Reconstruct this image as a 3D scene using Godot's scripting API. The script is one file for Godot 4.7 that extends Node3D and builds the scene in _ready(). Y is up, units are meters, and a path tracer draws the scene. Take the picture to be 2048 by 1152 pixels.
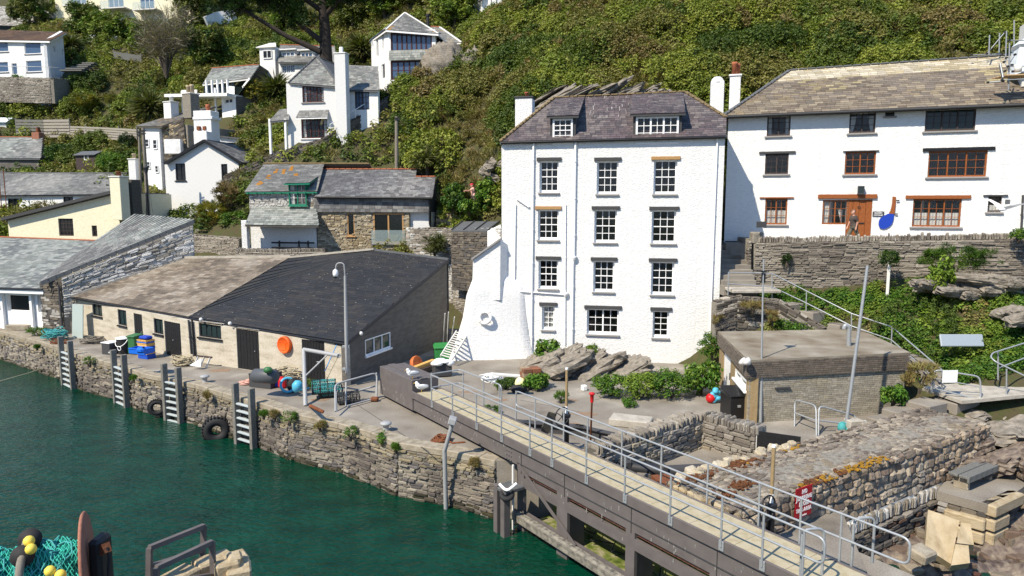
extends Node3D
# A harbour village below a steep hill: quay,sluice gate,cottages and gardens.

var rng := RandomNumberGenerator.new()
var used := {}
var M := {}
var cache := {}
var eye := Vector3(0,8,0)

# ---------------------------------------------------------------- naming
func V3(x: float,y: float,z: float) -> Vector3: return Vector3(x,y,z)
func V2(x: float,y: float) -> Vector2: return Vector2(x,y)
func PV(a: Array) -> PackedVector2Array: return PackedVector2Array(a)
func TB(p: Vector3) -> Transform3D: return Transform3D(Basis(),p)
func b_(c,s,b := 0.0,rot := Basis()):
	var st := S()
	bx(st,c,s,b,rot)
	return st
func r_(a,b,w,t,up := Vector3.UP,bev := 0.0):
	var st := S()
	bar(st,a,b,w,t,up,bev)
	return st
func t_(p,r,n := 8):
	var st := S()
	tube(st,p,r,n)
	return st
func l_(p,xf := Transform3D(),n := 16):
	var st := S()
	lathe(st,p,xf,n)
	return st
func o_(c,r,n := 12):
	var st := S()
	ball(st,c,r,n)
	return st
func u_(xf,a,b,n := 24,m := 8):
	var st := S()
	torus(st,xf,a,b,n,m)
	return st
func nm(n: String) -> String:
	used[n] = used.get(n,-1)+1
	return n if used[n] == 0 else "%s_%03d" % [n,used[n]]
func tag(o,label := "",cat := "",group := "",kind := ""):
	if label: o.set_meta("label",label)
	if cat: o.set_meta("category",cat)
	if group: o.set_meta("group",group)
	if kind: o.set_meta("kind",kind)
	return o
func thing(called,label,cat,at := Vector3.ZERO,turn := 0.0,group := "") -> Node3D:
	var o := Node3D.new()
	o.name = nm(called)
	add_child(o)
	o.position = at
	o.rotation.y = turn
	return tag(o,label,cat,group)
func put(called,st,mat,par = null,xf := Transform3D()) -> MeshInstance3D:
	var o := MeshInstance3D.new()
	if st is SurfaceTool:
		st.generate_normals()
		o.mesh = st.commit()
	else:
		o.mesh = st
	o.material_override = mat
	o.transform = xf
	if par == null:
		o.name = nm(called)
		add_child(o)
	else:
		o.name = called
		par.add_child(o,true)
	return o
func one(called,label,cat,st,mat,group := "",xf := Transform3D()):
	return tag(put(called,st,mat,null,xf),label,cat,group)
func ground(called,st,mat):
	return tag(put(called,st,mat),"","","","structure")
func multi(called,mesh,mat,list,par = null,kind := "stuff") -> MultiMeshInstance3D:
	var mm := MultiMesh.new()
	mm.transform_format = MultiMesh.TRANSFORM_3D
	mm.use_colors = true
	mm.mesh = mesh
	mm.instance_count = list.size()
	for i in list.size():
		mm.set_instance_transform(i,list[i][0])
		mm.set_instance_color(i,list[i][1])
	var o := MultiMeshInstance3D.new()
	o.multimesh = mm
	o.material_override = mat
	if par == null:
		o.name = nm(called)
		add_child(o)
	else:
		o.name = called
		par.add_child(o,true)
	if kind: o.set_meta("kind",kind)
	return o
func S() -> SurfaceTool:
	var st := SurfaceTool.new()
	st.begin(Mesh.PRIMITIVE_TRIANGLES)
	st.set_smooth_group(-1)
	return st
func tri(st,a: Vector3,b: Vector3,c: Vector3,out: Vector3):
	if (b - a).cross(c - a).dot(out) > 0.0:
		var t := b
		b = c
		c = t
	st.add_vertex(a)
	st.add_vertex(b)
	st.add_vertex(c)
func quad(st,a: Vector3,b: Vector3,c: Vector3,d: Vector3,out: Vector3):
	tri(st,a,b,c,out)
	tri(st,a,c,d,out)
func bx(st,c: Vector3,s: Vector3,b := 0.0,rot := Basis()):
	var h := s*0.5
	b = minf(b,minf(h.x,minf(h.y,h.z))*0.8)
	if b <= 0.0:
		for ax in 3:
			var i := (ax+1) % 3
			var j := (ax+2) % 3
			for sg in [-1.0,1.0]:
				var q := []
				for p in [[-1,-1],[1,-1],[1,1],[-1,1]]:
					var v := Vector3()
					v[ax] = sg*h[ax]
					v[i] = p[0]*h[i]
					v[j] = p[1]*h[j]
					q.append(c+rot*v)
				var o := Vector3()
				o[ax] = sg
				quad(st,q[0],q[1],q[2],q[3],rot*o)
		return
	for ax in 3:
		var i := (ax+1) % 3
		var j := (ax+2) % 3
		for sg in [-1.0,1.0]:
			var q := []
			for p in [[-1,-1],[1,-1],[1,1],[-1,1]]:
				var v := Vector3()
				v[ax] = sg*h[ax]
				v[i] = p[0]*(h[i] - b)
				v[j] = p[1]*(h[j] - b)
				q.append(c+rot*v)
			var o := Vector3()
			o[ax] = sg
			quad(st,q[0],q[1],q[2],q[3],rot*o)
		for si in [-1.0,1.0]:
			for sj in [-1.0,1.0]:
				var q := []
				for e in [[0,-1],[0,1],[1,1],[1,-1]]:
					var v := Vector3()
					v[ax] = e[1]*(h[ax] - b)
					v[i] = si*(h[i] if e[0] == 0 else h[i] - b)
					v[j] = sj*(h[j] - b if e[0] == 0 else h[j])
					q.append(c+rot*v)
				var o := Vector3()
				o[i] = si
				o[j] = sj
				quad(st,q[0],q[1],q[2],q[3],rot*o)
	for sx in [-1.0,1.0]:
		for sy in [-1.0,1.0]:
			for sz in [-1.0,1.0]:
				var g := V3(sx,sy,sz)
				var q := []
				for ax in 3:
					var v := Vector3()
					for k in 3:
						v[k] = g[k]*(h[k] if k == ax else h[k] - b)
					q.append(c+rot*v)
				tri(st,q[0],q[1],q[2],rot*g)
func bar(st,a: Vector3,b: Vector3,w: float,t: float,up := Vector3.UP,bev := 0.0):
	var x := (b - a).normalized()
	if absf(x.dot(up)) > 0.98: up = Vector3.RIGHT if absf(x.x) < 0.9 else Vector3.FORWARD
	var z := x.cross(up).normalized()
	var y := z.cross(x).normalized()
	bx(st,(a+b)*0.5,V3((b - a).length(),w,t),bev,Basis(x,y,z))
func tube(st,p,r,n := 8,caps := true):
	var rad := func(i): return float(r[i]) if r is Array else float(r)
	var rings := []
	var side := Vector3()
	for i in p.size():
		var d: Vector3 = (p[mini(i+1,p.size() - 1)] - p[maxi(i - 1,0)]).normalized()
		if i == 0:
			side = d.cross(Vector3.UP if absf(d.y) < 0.9 else Vector3.RIGHT).normalized()
		else:
			side = (side - d*side.dot(d)).normalized()
		var o := d.cross(side).normalized()
		var ring := []
		for k in n:
			var a := TAU*k / n
			ring.append(p[i]+(side*cos(a)+o*sin(a))*rad.call(i))
		rings.append(ring)
	st.set_smooth_group(0)
	for i in p.size() - 1:
		var mid: Vector3 = (p[i]+p[i+1])*0.5
		for k in n:
			var a: Vector3 = rings[i][k]
			var b: Vector3 = rings[i][(k+1) % n]
			quad(st,a,b,rings[i+1][(k+1) % n],rings[i+1][k],(a+b)*0.5 - p[i])
	st.set_smooth_group(-1)
	if caps:
		for e in [0,p.size() - 1]:
			var out: Vector3 = p[0] - p[1] if e == 0 else p[e] - p[e - 1]
			for k in range(1,n - 1):
				tri(st,rings[e][0],rings[e][k],rings[e][k+1],out)
func lathe(st,prof,xf := Transform3D(),n := 16):
	st.set_smooth_group(0)
	for i in prof.size() - 1:
		for k in n:
			var a0 := TAU*k / n
			var a1 := TAU*(k+1) / n
			var q := []
			for e in [[i,a0],[i,a1],[i+1,a1],[i+1,a0]]:
				q.append(xf*V3(prof[e[0]].x*cos(e[1]),prof[e[0]].y,prof[e[0]].x*sin(e[1])))
			var d: Vector2 = prof[i+1] - prof[i]
			var am := (a0+a1)*0.5
			quad(st,q[0],q[1],q[2],q[3],xf.basis*V3(d.y*cos(am),-d.x,d.y*sin(am)))
	st.set_smooth_group(-1)
func ball(st,c: Vector3,r,n := 12):
	var rr: Vector3 = r if r is Vector3 else V3(r,r,r)
	var prof := []
	for i in n / 2+1:
		var a := -PI / 2+PI*i / (n / 2)
		prof.append(V2(cos(a),sin(a)))
	lathe(st,prof,Transform3D(Basis.from_scale(rr),c),n)
func torus(st,xf: Transform3D,ra: float,rb: float,n := 24,m := 8):
	st.set_smooth_group(0)
	for i in n:
		for k in m:
			var q := []
			for e in [[i,k],[i+1,k],[i+1,k+1],[i,k+1]]:
				var a: float = TAU*e[0] / n
				var b: float = TAU*e[1] / m
				q.append(xf*V3((ra+rb*cos(b))*cos(a),rb*sin(b),(ra+rb*cos(b))*sin(a)))
			var a2 := TAU*(i+0.5) / n
			var cc := xf*V3(ra*cos(a2),0,ra*sin(a2))
			quad(st,q[0],q[1],q[2],q[3],(q[0]+q[2])*0.5 - cc)
	st.set_smooth_group(-1)
func extrude(st,poly: PackedVector2Array,z0: float,z1: float,xf := Transform3D()):
	var ids := Geometry2D.triangulate_polygon(poly)
	var f := xf.basis*V3(0,0,signf(z1 - z0))
	for i in range(0,ids.size(),3):
		var a := poly[ids[i]]
		var b := poly[ids[i+1]]
		var c := poly[ids[i+2]]
		tri(st,xf*V3(a.x,a.y,z1),xf*V3(b.x,b.y,z1),xf*V3(c.x,c.y,z1),f)
		tri(st,xf*V3(a.x,a.y,z0),xf*V3(b.x,b.y,z0),xf*V3(c.x,c.y,z0),-f)
	var cw := Geometry2D.is_polygon_clockwise(poly)
	for i in poly.size():
		var a := poly[i]
		var b := poly[(i+1) % poly.size()]
		var e := b - a
		var o := V3(e.y,-e.x,0)*(-1.0 if cw else 1.0)
		quad(st,xf*V3(a.x,a.y,z0),xf*V3(b.x,b.y,z0),xf*V3(b.x,b.y,z1),xf*V3(a.x,a.y,z1),xf.basis*o)
func wallf(st,poly: PackedVector2Array,holes: Array,thick := 0.4,z := 0.0):
	var xs := []
	var ys := []
	var lo := poly[0]
	var hi := poly[0]
	for p in poly:
		lo = lo.min(p)
		hi = hi.max(p)
	for r in holes:
		xs.append_array([r.position.x,r.end.x])
		ys.append_array([r.position.y,r.end.y])
	xs.append_array([lo.x,hi.x])
	ys.append_array([lo.y,hi.y])
	xs.sort()
	ys.sort()
	for i in xs.size() - 1:
		for j in ys.size() - 1:
			if xs[i+1] - xs[i] < 0.001 or ys[j+1] - ys[j] < 0.001: continue
			var m := V2((xs[i]+xs[i+1])*0.5,(ys[j]+ys[j+1])*0.5)
			var open := false
			for r in holes:
				if r.has_point(m): open = true
			if open: continue
			var cell := PV([V2(xs[i],ys[j]),V2(xs[i+1],ys[j]),V2(xs[i+1],ys[j+1]),V2(xs[i],ys[j+1])])
			for q in Geometry2D.intersect_polygons(cell,poly):
				var ids := Geometry2D.triangulate_polygon(q)
				for k in range(0,ids.size(),3):
					for s in [[z,1.0],[z - thick,-1.0]]:
						tri(st,V3(q[ids[k]].x,q[ids[k]].y,s[0]),V3(q[ids[k+1]].x,q[ids[k+1]].y,s[0]),V3(q[ids[k+2]].x,q[ids[k+2]].y,s[0]),V3(0,0,s[1]))
	var loops := [[poly,1.0]]
	for r in holes:
		loops.append([PV([r.position,V2(r.end.x,r.position.y),r.end,V2(r.position.x,r.end.y)]),-1.0])
	for l in loops:
		var pl: PackedVector2Array = l[0]
		var sg: float = l[1]*(-1.0 if Geometry2D.is_polygon_clockwise(pl) else 1.0)
		for i in pl.size():
			var a := pl[i]
			var b := pl[(i+1) % pl.size()]
			var e := b - a
			quad(st,V3(a.x,a.y,z),V3(b.x,b.y,z),V3(b.x,b.y,z - thick),V3(a.x,a.y,z - thick),V3(e.y,-e.x,0)*sg)
func slab(st,a: Vector3,b: Vector3,c: Vector3,d: Vector3,th: float):
	var n := (b - a).cross(d - a).normalized()
	if n.length() < 0.5: n = (c - b).cross(d - a).normalized()
	if n.y < 0: n = -n
	var o := -n*th
	quad(st,a,b,c,d,n)
	quad(st,a+o,b+o,c+o,d+o,-n)
	var m := (a+b+c+d)*0.25
	for e in [[a,b],[b,c],[c,d],[d,a]]:
		quad(st,e[0],e[1],e[1]+o,e[0]+o,(e[0]+e[1])*0.5 - m)
func C(r: float,g: float,b: float) -> Color:
	return Color(r,g,b)
func noise_tex(f: float,ramp: Array,oct := 4,type := FastNoiseLite.TYPE_SIMPLEX_SMOOTH,size := 512,sd := 1,cell := -1) -> NoiseTexture2D:
	var key := "%s %s %s %s %s %s %s" % [f,ramp,oct,type,size,sd,cell]
	if cache.has(key): return cache[key]
	var n := FastNoiseLite.new()
	n.noise_type = type
	n.frequency = f
	n.seed = sd
	n.fractal_octaves = oct
	if oct == 1: n.fractal_type = FastNoiseLite.FRACTAL_NONE
	if cell >= 0:
		n.cellular_return_type = cell
	var t := NoiseTexture2D.new()
	t.width = size
	t.height = size
	t.seamless = true
	t.noise = n
	var g := Gradient.new()
	var offs := PackedFloat32Array()
	var cols := PackedColorArray()
	for i in ramp.size():
		var e = ramp[i]
		offs.append(e[0] if e is Array else float(i) / (ramp.size() - 1))
		cols.append((e[1] if e is Array else e).linear_to_srgb())
	g.offsets = offs
	g.colors = cols
	t.color_ramp = g
	cache[key] = t
	return t
func grey(f: float,lo: float,hi: float,oct := 4,type := FastNoiseLite.TYPE_SIMPLEX_SMOOTH,sd := 2,cell := -1):
	return noise_tex(f,[C(lo,lo,lo),C(hi,hi,hi)],oct,type,512,sd,cell)
func mk(name: String,ramp: Array,period := 4.0,rough := 0.85,rel := 0.0,o := {}) -> StandardMaterial3D:
	var m := StandardMaterial3D.new()
	m.resource_name = name
	m.roughness = rough
	m.metallic_specular = o.get("spec",0.4)
	m.metallic = o.get("metal",0.0)
	if ramp.size() == 1:
		m.albedo_color = ramp[0].linear_to_srgb()
	else:
		m.albedo_texture = noise_tex(o.get("f",0.012),ramp,o.get("oct",5),o.get("type",FastNoiseLite.TYPE_SIMPLEX_SMOOTH),512,o.get("seed",3))
	m.uv1_triplanar = true
	m.uv1_world_triplanar = o.get("world",true)
	var st: Vector3 = o.get("stretch",Vector3.ONE)
	m.uv1_scale = st / period
	if rel != 0.0:
		m.heightmap_enabled = true
		m.heightmap_scale = rel
		m.heightmap_texture = o.get("height",grey(0.05,0.0,1.0,4))
	if o.has("fine"):
		m.detail_enabled = true
		m.detail_blend_mode = BaseMaterial3D.BLEND_MODE_MUL
		m.detail_uv_layer = BaseMaterial3D.DETAIL_UV_2
		m.detail_albedo = o.fine
		m.uv2_triplanar = true
		m.uv2_world_triplanar = o.get("world",true)
		m.uv2_scale = o.get("fine_stretch",Vector3.ONE) / o.get("fine_period",0.8)
	if o.get("vc",false): m.vertex_color_use_as_albedo = true
	M[name] = m
	return m
func flat(name: String,c: Color,rough := 0.6,o := {}) -> StandardMaterial3D:
	return mk(name,[c],1.0,rough,0.0,o)
func rnd(a: float,b: float) -> float:
	return rng.randf_range(a,b)
func pick(a: Array):
	return a[rng.randi() % a.size()]
func vc_mesh(kind: String,col: Color) -> ArrayMesh:
	var key := kind+str(col)
	if cache.has(key): return cache[key]
	var st := S()
	var keep := rng.state
	rng.seed = hash(kind)
	var box := S()
	if kind.begins_with("slate"):
		bx(box,Vector3.ZERO,Vector3.ONE)
	elif kind.begins_with("block"):
		bx(box,Vector3.ZERO,Vector3.ONE,0.05)
	elif kind.begins_with("round"):
		bx(box,Vector3.ZERO,V3(0.98,0.98,1),0.24)
	else:
		bx(box,Vector3.ZERO,V3(0.98,0.98,1),0.14)
	box.generate_normals()
	var arr: Array = box.commit_to_arrays()
	var vs: PackedVector3Array = arr[Mesh.ARRAY_VERTEX]
	var jit := {}
	var amt := 0.0 if kind.begins_with("slate") or kind.begins_with("block") else 0.10 if kind.begins_with("round") else 0.07
	st.set_color(col)
	for v in vs:
		var k := Vector3i((v*1000).round())
		if not jit.has(k): jit[k] = V3(rnd(-amt,amt),rnd(-amt,amt),rnd(-amt,amt))
		st.add_vertex(v+jit[k])
	st.generate_normals()
	cache[key] = st.commit()
	rng.state = keep
	return cache[key]
func lay(par: Node3D,called: String,many: String,pieces: Array,most: int,mat):
	if pieces.is_empty(): return
	var base := par.transform
	if par.get_parent() != self: base = par.get_parent().transform*base
	if most > 0 and pieces.size() > most:
		pieces.sort_custom(func(a,b): return (base*a[0].origin).distance_squared_to(eye) < (base*b[0].origin).distance_squared_to(eye))
	for i in mini(most,pieces.size()):
		put(called,vc_mesh(pieces[i][2],pieces[i][1]),mat,par,pieces[i][0])
	if pieces.size() > most:
		multi(many,vc_mesh(pieces[0][2],Color.WHITE),mat,pieces.slice(most),par)
var patch := FastNoiseLite.new()
func tint(pal: Array,p: Vector3,scale := 1.0) -> Color:
	var v := patch.get_noise_3dv(p*scale)*0.9+0.5+rnd(-0.28,0.28)
	var c: Color = pal[clampi(int(v*pal.size()),0,pal.size() - 1)]
	var k: float = [0.86,1.0,1.13][rng.randi() % 3]
	return Color(c.r*k,c.g*k,c.b*k)
func slates(par,a: Vector3,b: Vector3,c: Vector3,d: Vector3,w: float,course: float,pal: Array,most := 0,o := {}):
	var n := (b - a).cross(d - a)
	if (c - d).length() > (b - a).length(): n = (c - d).cross(d - a)
	n = n.normalized()
	if n.dot(o.get("out",Vector3.UP)) < 0: n = -n
	var hl := maxf((d - a).length(),0.01)
	var perp: float = absf((((d+c)*0.5 - (a+b)*0.5) - (b - a).normalized()*((d+c)*0.5 - (a+b)*0.5).dot((b - a).normalized())).length())
	var rows: int = maxi(1,roundi(perp / course))
	var list := []
	var th: float = o.get("th",0.016)
	for i in rows:
		var v := (i+0.0) / rows
		var v2 := (i+1.0) / rows
		var l := a.lerp(d,v)
		var r := b.lerp(c,v)
		var l2 := a.lerp(d,v2)
		var r2 := b.lerp(c,v2)
		var x := (r - l)
		var len := x.length()
		if len < 0.05: continue
		x /= len
		var up := n.cross(x).normalized()
		if up.dot(l2+r2 - l - r) < 0: up = -up
		var ex := ((l2+r2)*0.5 - (l+r)*0.5).dot(up)
		var off: float = rnd(0.3,0.7)*w if i % 2 == 0 else rnd(-0.1,0.2)*w
		var p := -off
		var sk := ((l2 - l).dot(x)) / maxf(ex,0.01)
		while p < len:
			var ww := w*rnd(1.0 - o.get("vary",0.15),1.0+o.get("vary",0.15))
			var x0 := maxf(p,0.0)
			var x1 := minf(p+ww,len)
			p += ww
			if x1 - x0 < w*0.15: continue
			var lg := ex*1.32
			var tl := atan2(th*1.1,lg)+rnd(-0.006,0.006)
			var y2 := (up*cos(tl) - n*sin(tl)).normalized()
			var z2 := x.cross(y2)
			if z2.dot(n) < 0: z2 = -z2
			var pos := l+x*((x0+x1)*0.5)+up*(lg*0.5 - rnd(0.0,0.012))+n*(th*1.4)
			var col := tint(pal,pos,o.get("patch",0.5))
			list.append([Transform3D(Basis(x*(x1 - x0 - 0.012),y2*lg,z2*th),pos),col,"slate"])
	lay(par,o.get("one","slate"),o.get("many","slates"),list,most,M.get(o.get("mat","slate")))
func rubble(par,bl: Vector3,br: Vector3,tr: Vector3,tl: Vector3,lmin: float,lmax: float,h: float,pal: Array,most := 0,o := {}):
	var n := (br - bl).cross(tl - bl)
	if n.length() < 0.001: n = (br - bl).cross(tr - br)
	n = n.normalized()
	if o.has("out") and n.dot(o.out) < 0: n = -n
	var hl := (tl - bl).length()
	var hr := (tr - br).length()
	var rows: int = maxi(1,roundi(maxf(hl,hr) / h))
	var round_ := str(o.get("kind","stone"))
	var list := []
	var edges := [0.0]
	for i in rows: edges.append(edges[i]+(1.0 if round_ == "block" else rnd(0.7,1.3)))
	for i in rows+1: edges[i] /= edges[rows] if i < rows else 1.0
	edges[rows] = 1.0
	for i in rows:
		var v: float = (edges[i]+edges[i+1])*0.5
		var dv: float = edges[i+1] - edges[i]
		var l := bl.lerp(tl,v)
		var r := br.lerp(tr,v)
		var x := r - l
		var len := x.length()
		if len < lmin*0.5: continue
		x /= len
		var p := -rnd(0.0,lmin)
		while p < len:
			var ww := rnd(lmin,lmax)*(1.0 if rng.randf() < 0.8 else 1.5)
			var x0 := maxf(p,0.0)
			var x1 := minf(p+ww,len)
			p += ww
			if x1 - x0 < lmin*0.3: continue
			var f := (x0+x1)*0.5 / len
			var rh := lerpf(hl,hr,f)*dv
			if rh < 0.02: continue
			var pos := l+x*((x0+x1)*0.5)
			var skip := false
			for q in o.get("holes",[]):
				if q.has_point(V2((pos - bl).dot((br - bl).normalized()),(pos - bl).y)): skip = true
			if skip: continue
			var y := n.cross(x).normalized()
			if y.dot(tl+tr - bl - br) < 0: y = -y
			var turn: float = rnd(-1,1)*o.get("turn",0.03)
			var x2 := x.rotated(n,turn)
			var y2 := y.rotated(n,turn)
			if rng.randf() < 0.5:
				x2 = -x2
				y2 = -y2
			var deep: float = rnd(o.get("d0",0.10),o.get("d1",0.17))
			var gap: float = o.get("gap",0.012)
			pos += n*(deep*0.5 - o.get("sink",0.08))+y*(0.0 if round_ == "block" else rnd(-0.1,0.1))*rh
			var col := tint(pal,pos,o.get("patch",0.6))
			if o.has("low") and pos.y+par.position.y < o.low_y+rnd(-0.15,0.15): col = pick(o.low)
			if o.has("high") and pos.y+par.position.y > o.high_y+rnd(-0.35,0.35): col = pick(o.high)
			list.append([Transform3D(Basis(x2*maxf(x1 - x0 - gap,0.03),y2*maxf(rh*(1.0 if round_ == "block" else rnd(0.82,1.12)) - gap,0.02),x2.cross(y2)*deep),pos),col,round_+str(rng.randi() % 3)])
	lay(par,o.get("one","stone"),o.get("many","stones"),list,most,M.get(o.get("mat","stone")))
func caps(par,a: Vector3,b: Vector3,wide: float,high: float,t0: float,t1: float,pal: Array,most := 0,o := {}):
	var x := b - a
	var len := x.length()
	x /= len
	var z := x.cross(Vector3.UP).normalized()
	var p := 0.0
	var list := []
	while p < len:
		var t := rnd(t0,t1)
		var hh := high*rnd(0.75,1.1)*(1.25 if rng.randf() < o.get("spiky",0.0) else 1.0)
		var lean := x.rotated(z,rnd(-0.12,0.12)+o.get("lean",0.0)).rotated(Vector3.UP,rnd(-0.1,0.1))
		var y := z.cross(lean).normalized()
		if y.y < 0: y = -y
		var pos := a+x*(p+t*0.5)+Vector3.UP*hh*0.45+z*rnd(-0.03,0.03)
		list.append([Transform3D(Basis(lean*t*0.92,y*hh,z*wide*rnd(0.88,1.06)),pos),tint(pal,pos),"stone"+str(rng.randi() % 3)])
		p += t
	lay(par,"cap_stone","cap_stones",list,most,M.get(o.get("mat","stone")))
func leaf_mesh(kind: String) -> ArrayMesh:
	if cache.has("leaf "+kind): return cache["leaf "+kind]
	var st := S()
	var keep := rng.state
	rng.seed = hash("leaf"+kind)
	var count: int = {"ivy": 34,"broad": 16,"fine": 70,"grass": 36,"blade": 46,"twig": 26,"tuft": 44,"needle": 80}[kind]
	for i in count:
		var dir := V3(rnd(-1,1),rnd(-0.35,1),rnd(-1,1)).normalized()
		var k := rnd(0.7,1.25)
		st.set_color(Color(k*rnd(0.92,1.08),k,k*rnd(0.85,1.1)))
		if kind in ["ivy","broad"]:
			var sz := rnd(0.2,0.34) if kind == "ivy" else rnd(0.4,0.62)
			var c := dir*rnd(0.45,1.0)
			var nrm := (dir+V3(rnd(-0.7,0.7),rnd(-0.2,0.9),rnd(-0.7,0.7))).normalized()
			var a := nrm.cross(V3(rnd(-1,1),rnd(-1,1),rnd(-1,1))).normalized()
			var b := nrm.cross(a)
			var fold := nrm*sz*0.18
			tri(st,c - a*sz,c+b*sz*0.55+fold,c+a*sz,nrm)
			tri(st,c - a*sz,c - b*sz*0.55+fold,c+a*sz,nrm)
		else:
			var long := {"fine": 0.5,"grass": 1.0,"blade": 1.5,"twig": 0.9,"tuft": 0.55,"needle": 0.4}[kind] as float
			var wd := {"fine": 0.06,"grass": 0.035,"blade": 0.055,"twig": 0.018,"tuft": 0.05,"needle": 0.05}[kind] as float
			var root := dir*rnd(0.1,0.75)
			if kind in ["grass","blade","tuft"]:
				root = V3(rnd(-0.35,0.35),0,rnd(-0.35,0.35))*(0.2 if kind == "blade" else 1.0)
				dir = V3(rnd(-0.8,0.8),rnd(0.6,1.2),rnd(-0.8,0.8)).normalized()
			if kind == "blade": dir = V3(rnd(-1,1),rnd(-0.1,0.9),rnd(-1,1)).normalized()
			dir = (dir+V3(rnd(-0.3,0.3),rnd(-0.1,0.3),rnd(-0.3,0.3))).normalized()
			var sd := dir.cross(V3(rnd(-1,1),rnd(-1,1),rnd(-1,1))).normalized()*wd
			var mid := root+dir*long*rnd(0.5,0.7)
			var tip := mid+(dir+V3(0,-0.5 if kind in ["grass","blade"] else 0.1,0)).normalized()*long*0.5
			tri(st,root - sd*0.6,root+sd*0.6,mid+sd,sd.cross(dir))
			tri(st,root - sd*0.6,mid+sd,mid - sd,sd.cross(dir))
			tri(st,mid - sd,mid+sd,tip,sd.cross(dir))
	st.generate_normals()
	rng.state = keep
	cache["leaf "+kind] = st.commit()
	return cache["leaf "+kind]
func leaves(called,kind,list,par):
	var arr: Array = leaf_mesh(kind).surface_get_arrays(0)
	var v := PackedVector3Array()
	var n := PackedVector3Array()
	var c := PackedColorArray()
	var base: PackedColorArray = arr[Mesh.ARRAY_COLOR]
	var dyed := []
	for j in 14:
		var d := PackedColorArray()
		var k: Color = list[(j*7) % list.size()][1]
		for b in base: d.append(b*k)
		dyed.append(d)
	for e in list:
		v.append_array(e[0]*arr[Mesh.ARRAY_VERTEX])
		n.append_array(Transform3D(e[0].basis.orthonormalized(),Vector3.ZERO)*arr[Mesh.ARRAY_NORMAL])
		c.append_array(dyed[rng.randi() % 14])
	var out := []
	out.resize(Mesh.ARRAY_MAX)
	out[Mesh.ARRAY_VERTEX] = v
	out[Mesh.ARRAY_NORMAL] = n
	out[Mesh.ARRAY_COLOR] = c
	var m := ArrayMesh.new()
	m.add_surface_from_arrays(Mesh.PRIMITIVE_TRIANGLES,out)
	return put(called,m,M.leaf,par)
func spin(p: Vector3,s: float,upright := false) -> Transform3D:
	var b := Basis(Vector3.UP,rnd(0,TAU))
	if not upright: b = b.rotated(V3(rnd(-1,1),0,rnd(-1,1)).normalized(),rnd(0,0.7))
	return Transform3D(b.scaled(Vector3.ONE*s),p)
func hue(pal: Array) -> Color:
	var a: Color = pick(pal)
	var b: Color = pick(pal)
	var k := rnd(0.8,1.2)
	return a.lerp(b,rng.randf()*0.5)*Color(k,k,k)
func bush(called,label,cat,at: Vector3,r: Vector3,pal: Array,kind := "ivy",size := 0.3,count := 0,group := "",o := {}):
	var t := thing(called,label,cat,at,rnd(0,TAU) if not o.get("still",false) else 0.0,group)
	var st := S()
	for i in 4:
		var q := V3(rnd(-0.5,0.5)*r.x,r.y*rnd(0.6,1.1),rnd(-0.5,0.5)*r.z)
		tube(st,[V3(0,-0.1,0),q*0.4+V3(rnd(-0.05,0.05),0,rnd(-0.05,0.05)),q],[0.05,0.035,0.015],5)
	put("stem",st,M.bark,t)
	var list := []
	size *= 0.74
	if count == 0: count = int(clampf(14.0*(r.x*r.z+r.x*r.y) / (size*size)*0.16,16,900))
	var lobes := []
	for i in 7: lobes.append([V3(rnd(-1,1),rnd(-0.4,1),rnd(-1,1)).normalized(),rnd(0.7,1.12)])
	for i in count:
		var d := V3(rnd(-1,1),rnd(-0.55,1),rnd(-1,1)).normalized()
		var k := 0.82
		for l in lobes: k = maxf(k,l[1]*smoothstep(0.55,0.95,d.dot(l[0]))*1.02)
		var rad := k*pow(rnd(0.25,1.0),0.35)
		var p := V3(d.x*r.x,d.y*r.y+r.y*o.get("lift",0.85),d.z*r.z)*1.0
		p = V3(p.x*rad,(p.y - r.y*o.get("lift",0.85))*rad+r.y*o.get("lift",0.85),p.z*rad)
		if p.y < 0.02: p.y = rnd(0.02,0.15)
		list.append([spin(p,size*rnd(0.7,1.3)),hue(pal)])
	leaves("foliage",kind,list,t)
	return t
func tree(called,label,at: Vector3,high: float,crown: Vector3,pal: Array,kind := "ivy",size := 0.4,clumps := 400,trunk := 0.22,group := "",bark = null):
	var t := thing(called,label,"tree",at,0.0,group)
	var st := S()
	var tops := []
	var fork := high*0.45
	tube(st,[V3(0,-0.6,0),V3(rnd(-0.1,0.1),fork*0.5,rnd(-0.1,0.1)),V3(rnd(-0.2,0.2),fork,rnd(-0.2,0.2)),V3(rnd(-0.3,0.3),high*0.8,rnd(-0.3,0.3))],[trunk,trunk*0.85,trunk*0.7,trunk*0.2],8)
	for i in 9:
		var a := TAU*i / 9.0+rnd(-0.3,0.3)
		var e := V3(cos(a)*crown.x*rnd(0.5,0.9),high - crown.y+rnd(-0.7,0.9)*crown.y,sin(a)*crown.z*rnd(0.5,0.9))
		var s0 := V3(0,fork*rnd(0.7,1.5),0)
		var mid := s0.lerp(e,0.5)+V3(0,rnd(0.0,0.4),0)
		tube(st,[s0,mid,e],[trunk*0.45,trunk*0.25,trunk*0.08],6)
		tops.append(e)
		tops.append(mid)
	put("trunk",st,bark if bark else M.bark,t)
	var list := []
	for i in clumps:
		var p: Vector3
		if rng.randf() < 0.55:
			p = pick(tops)+V3(rnd(-1,1),rnd(-0.7,0.8),rnd(-1,1))*crown*0.36
		else:
			var d := V3(rnd(-1,1),rnd(-0.8,1),rnd(-1,1)).normalized()*pow(rng.randf(),0.4)
			p = V3(0,high - crown.y,0)+d*crown
		list.append([spin(p,size*rnd(0.7,1.3)),hue(pal)])
	leaves("crown",kind,list,t)
	return t
var fx := Transform3D()
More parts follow.
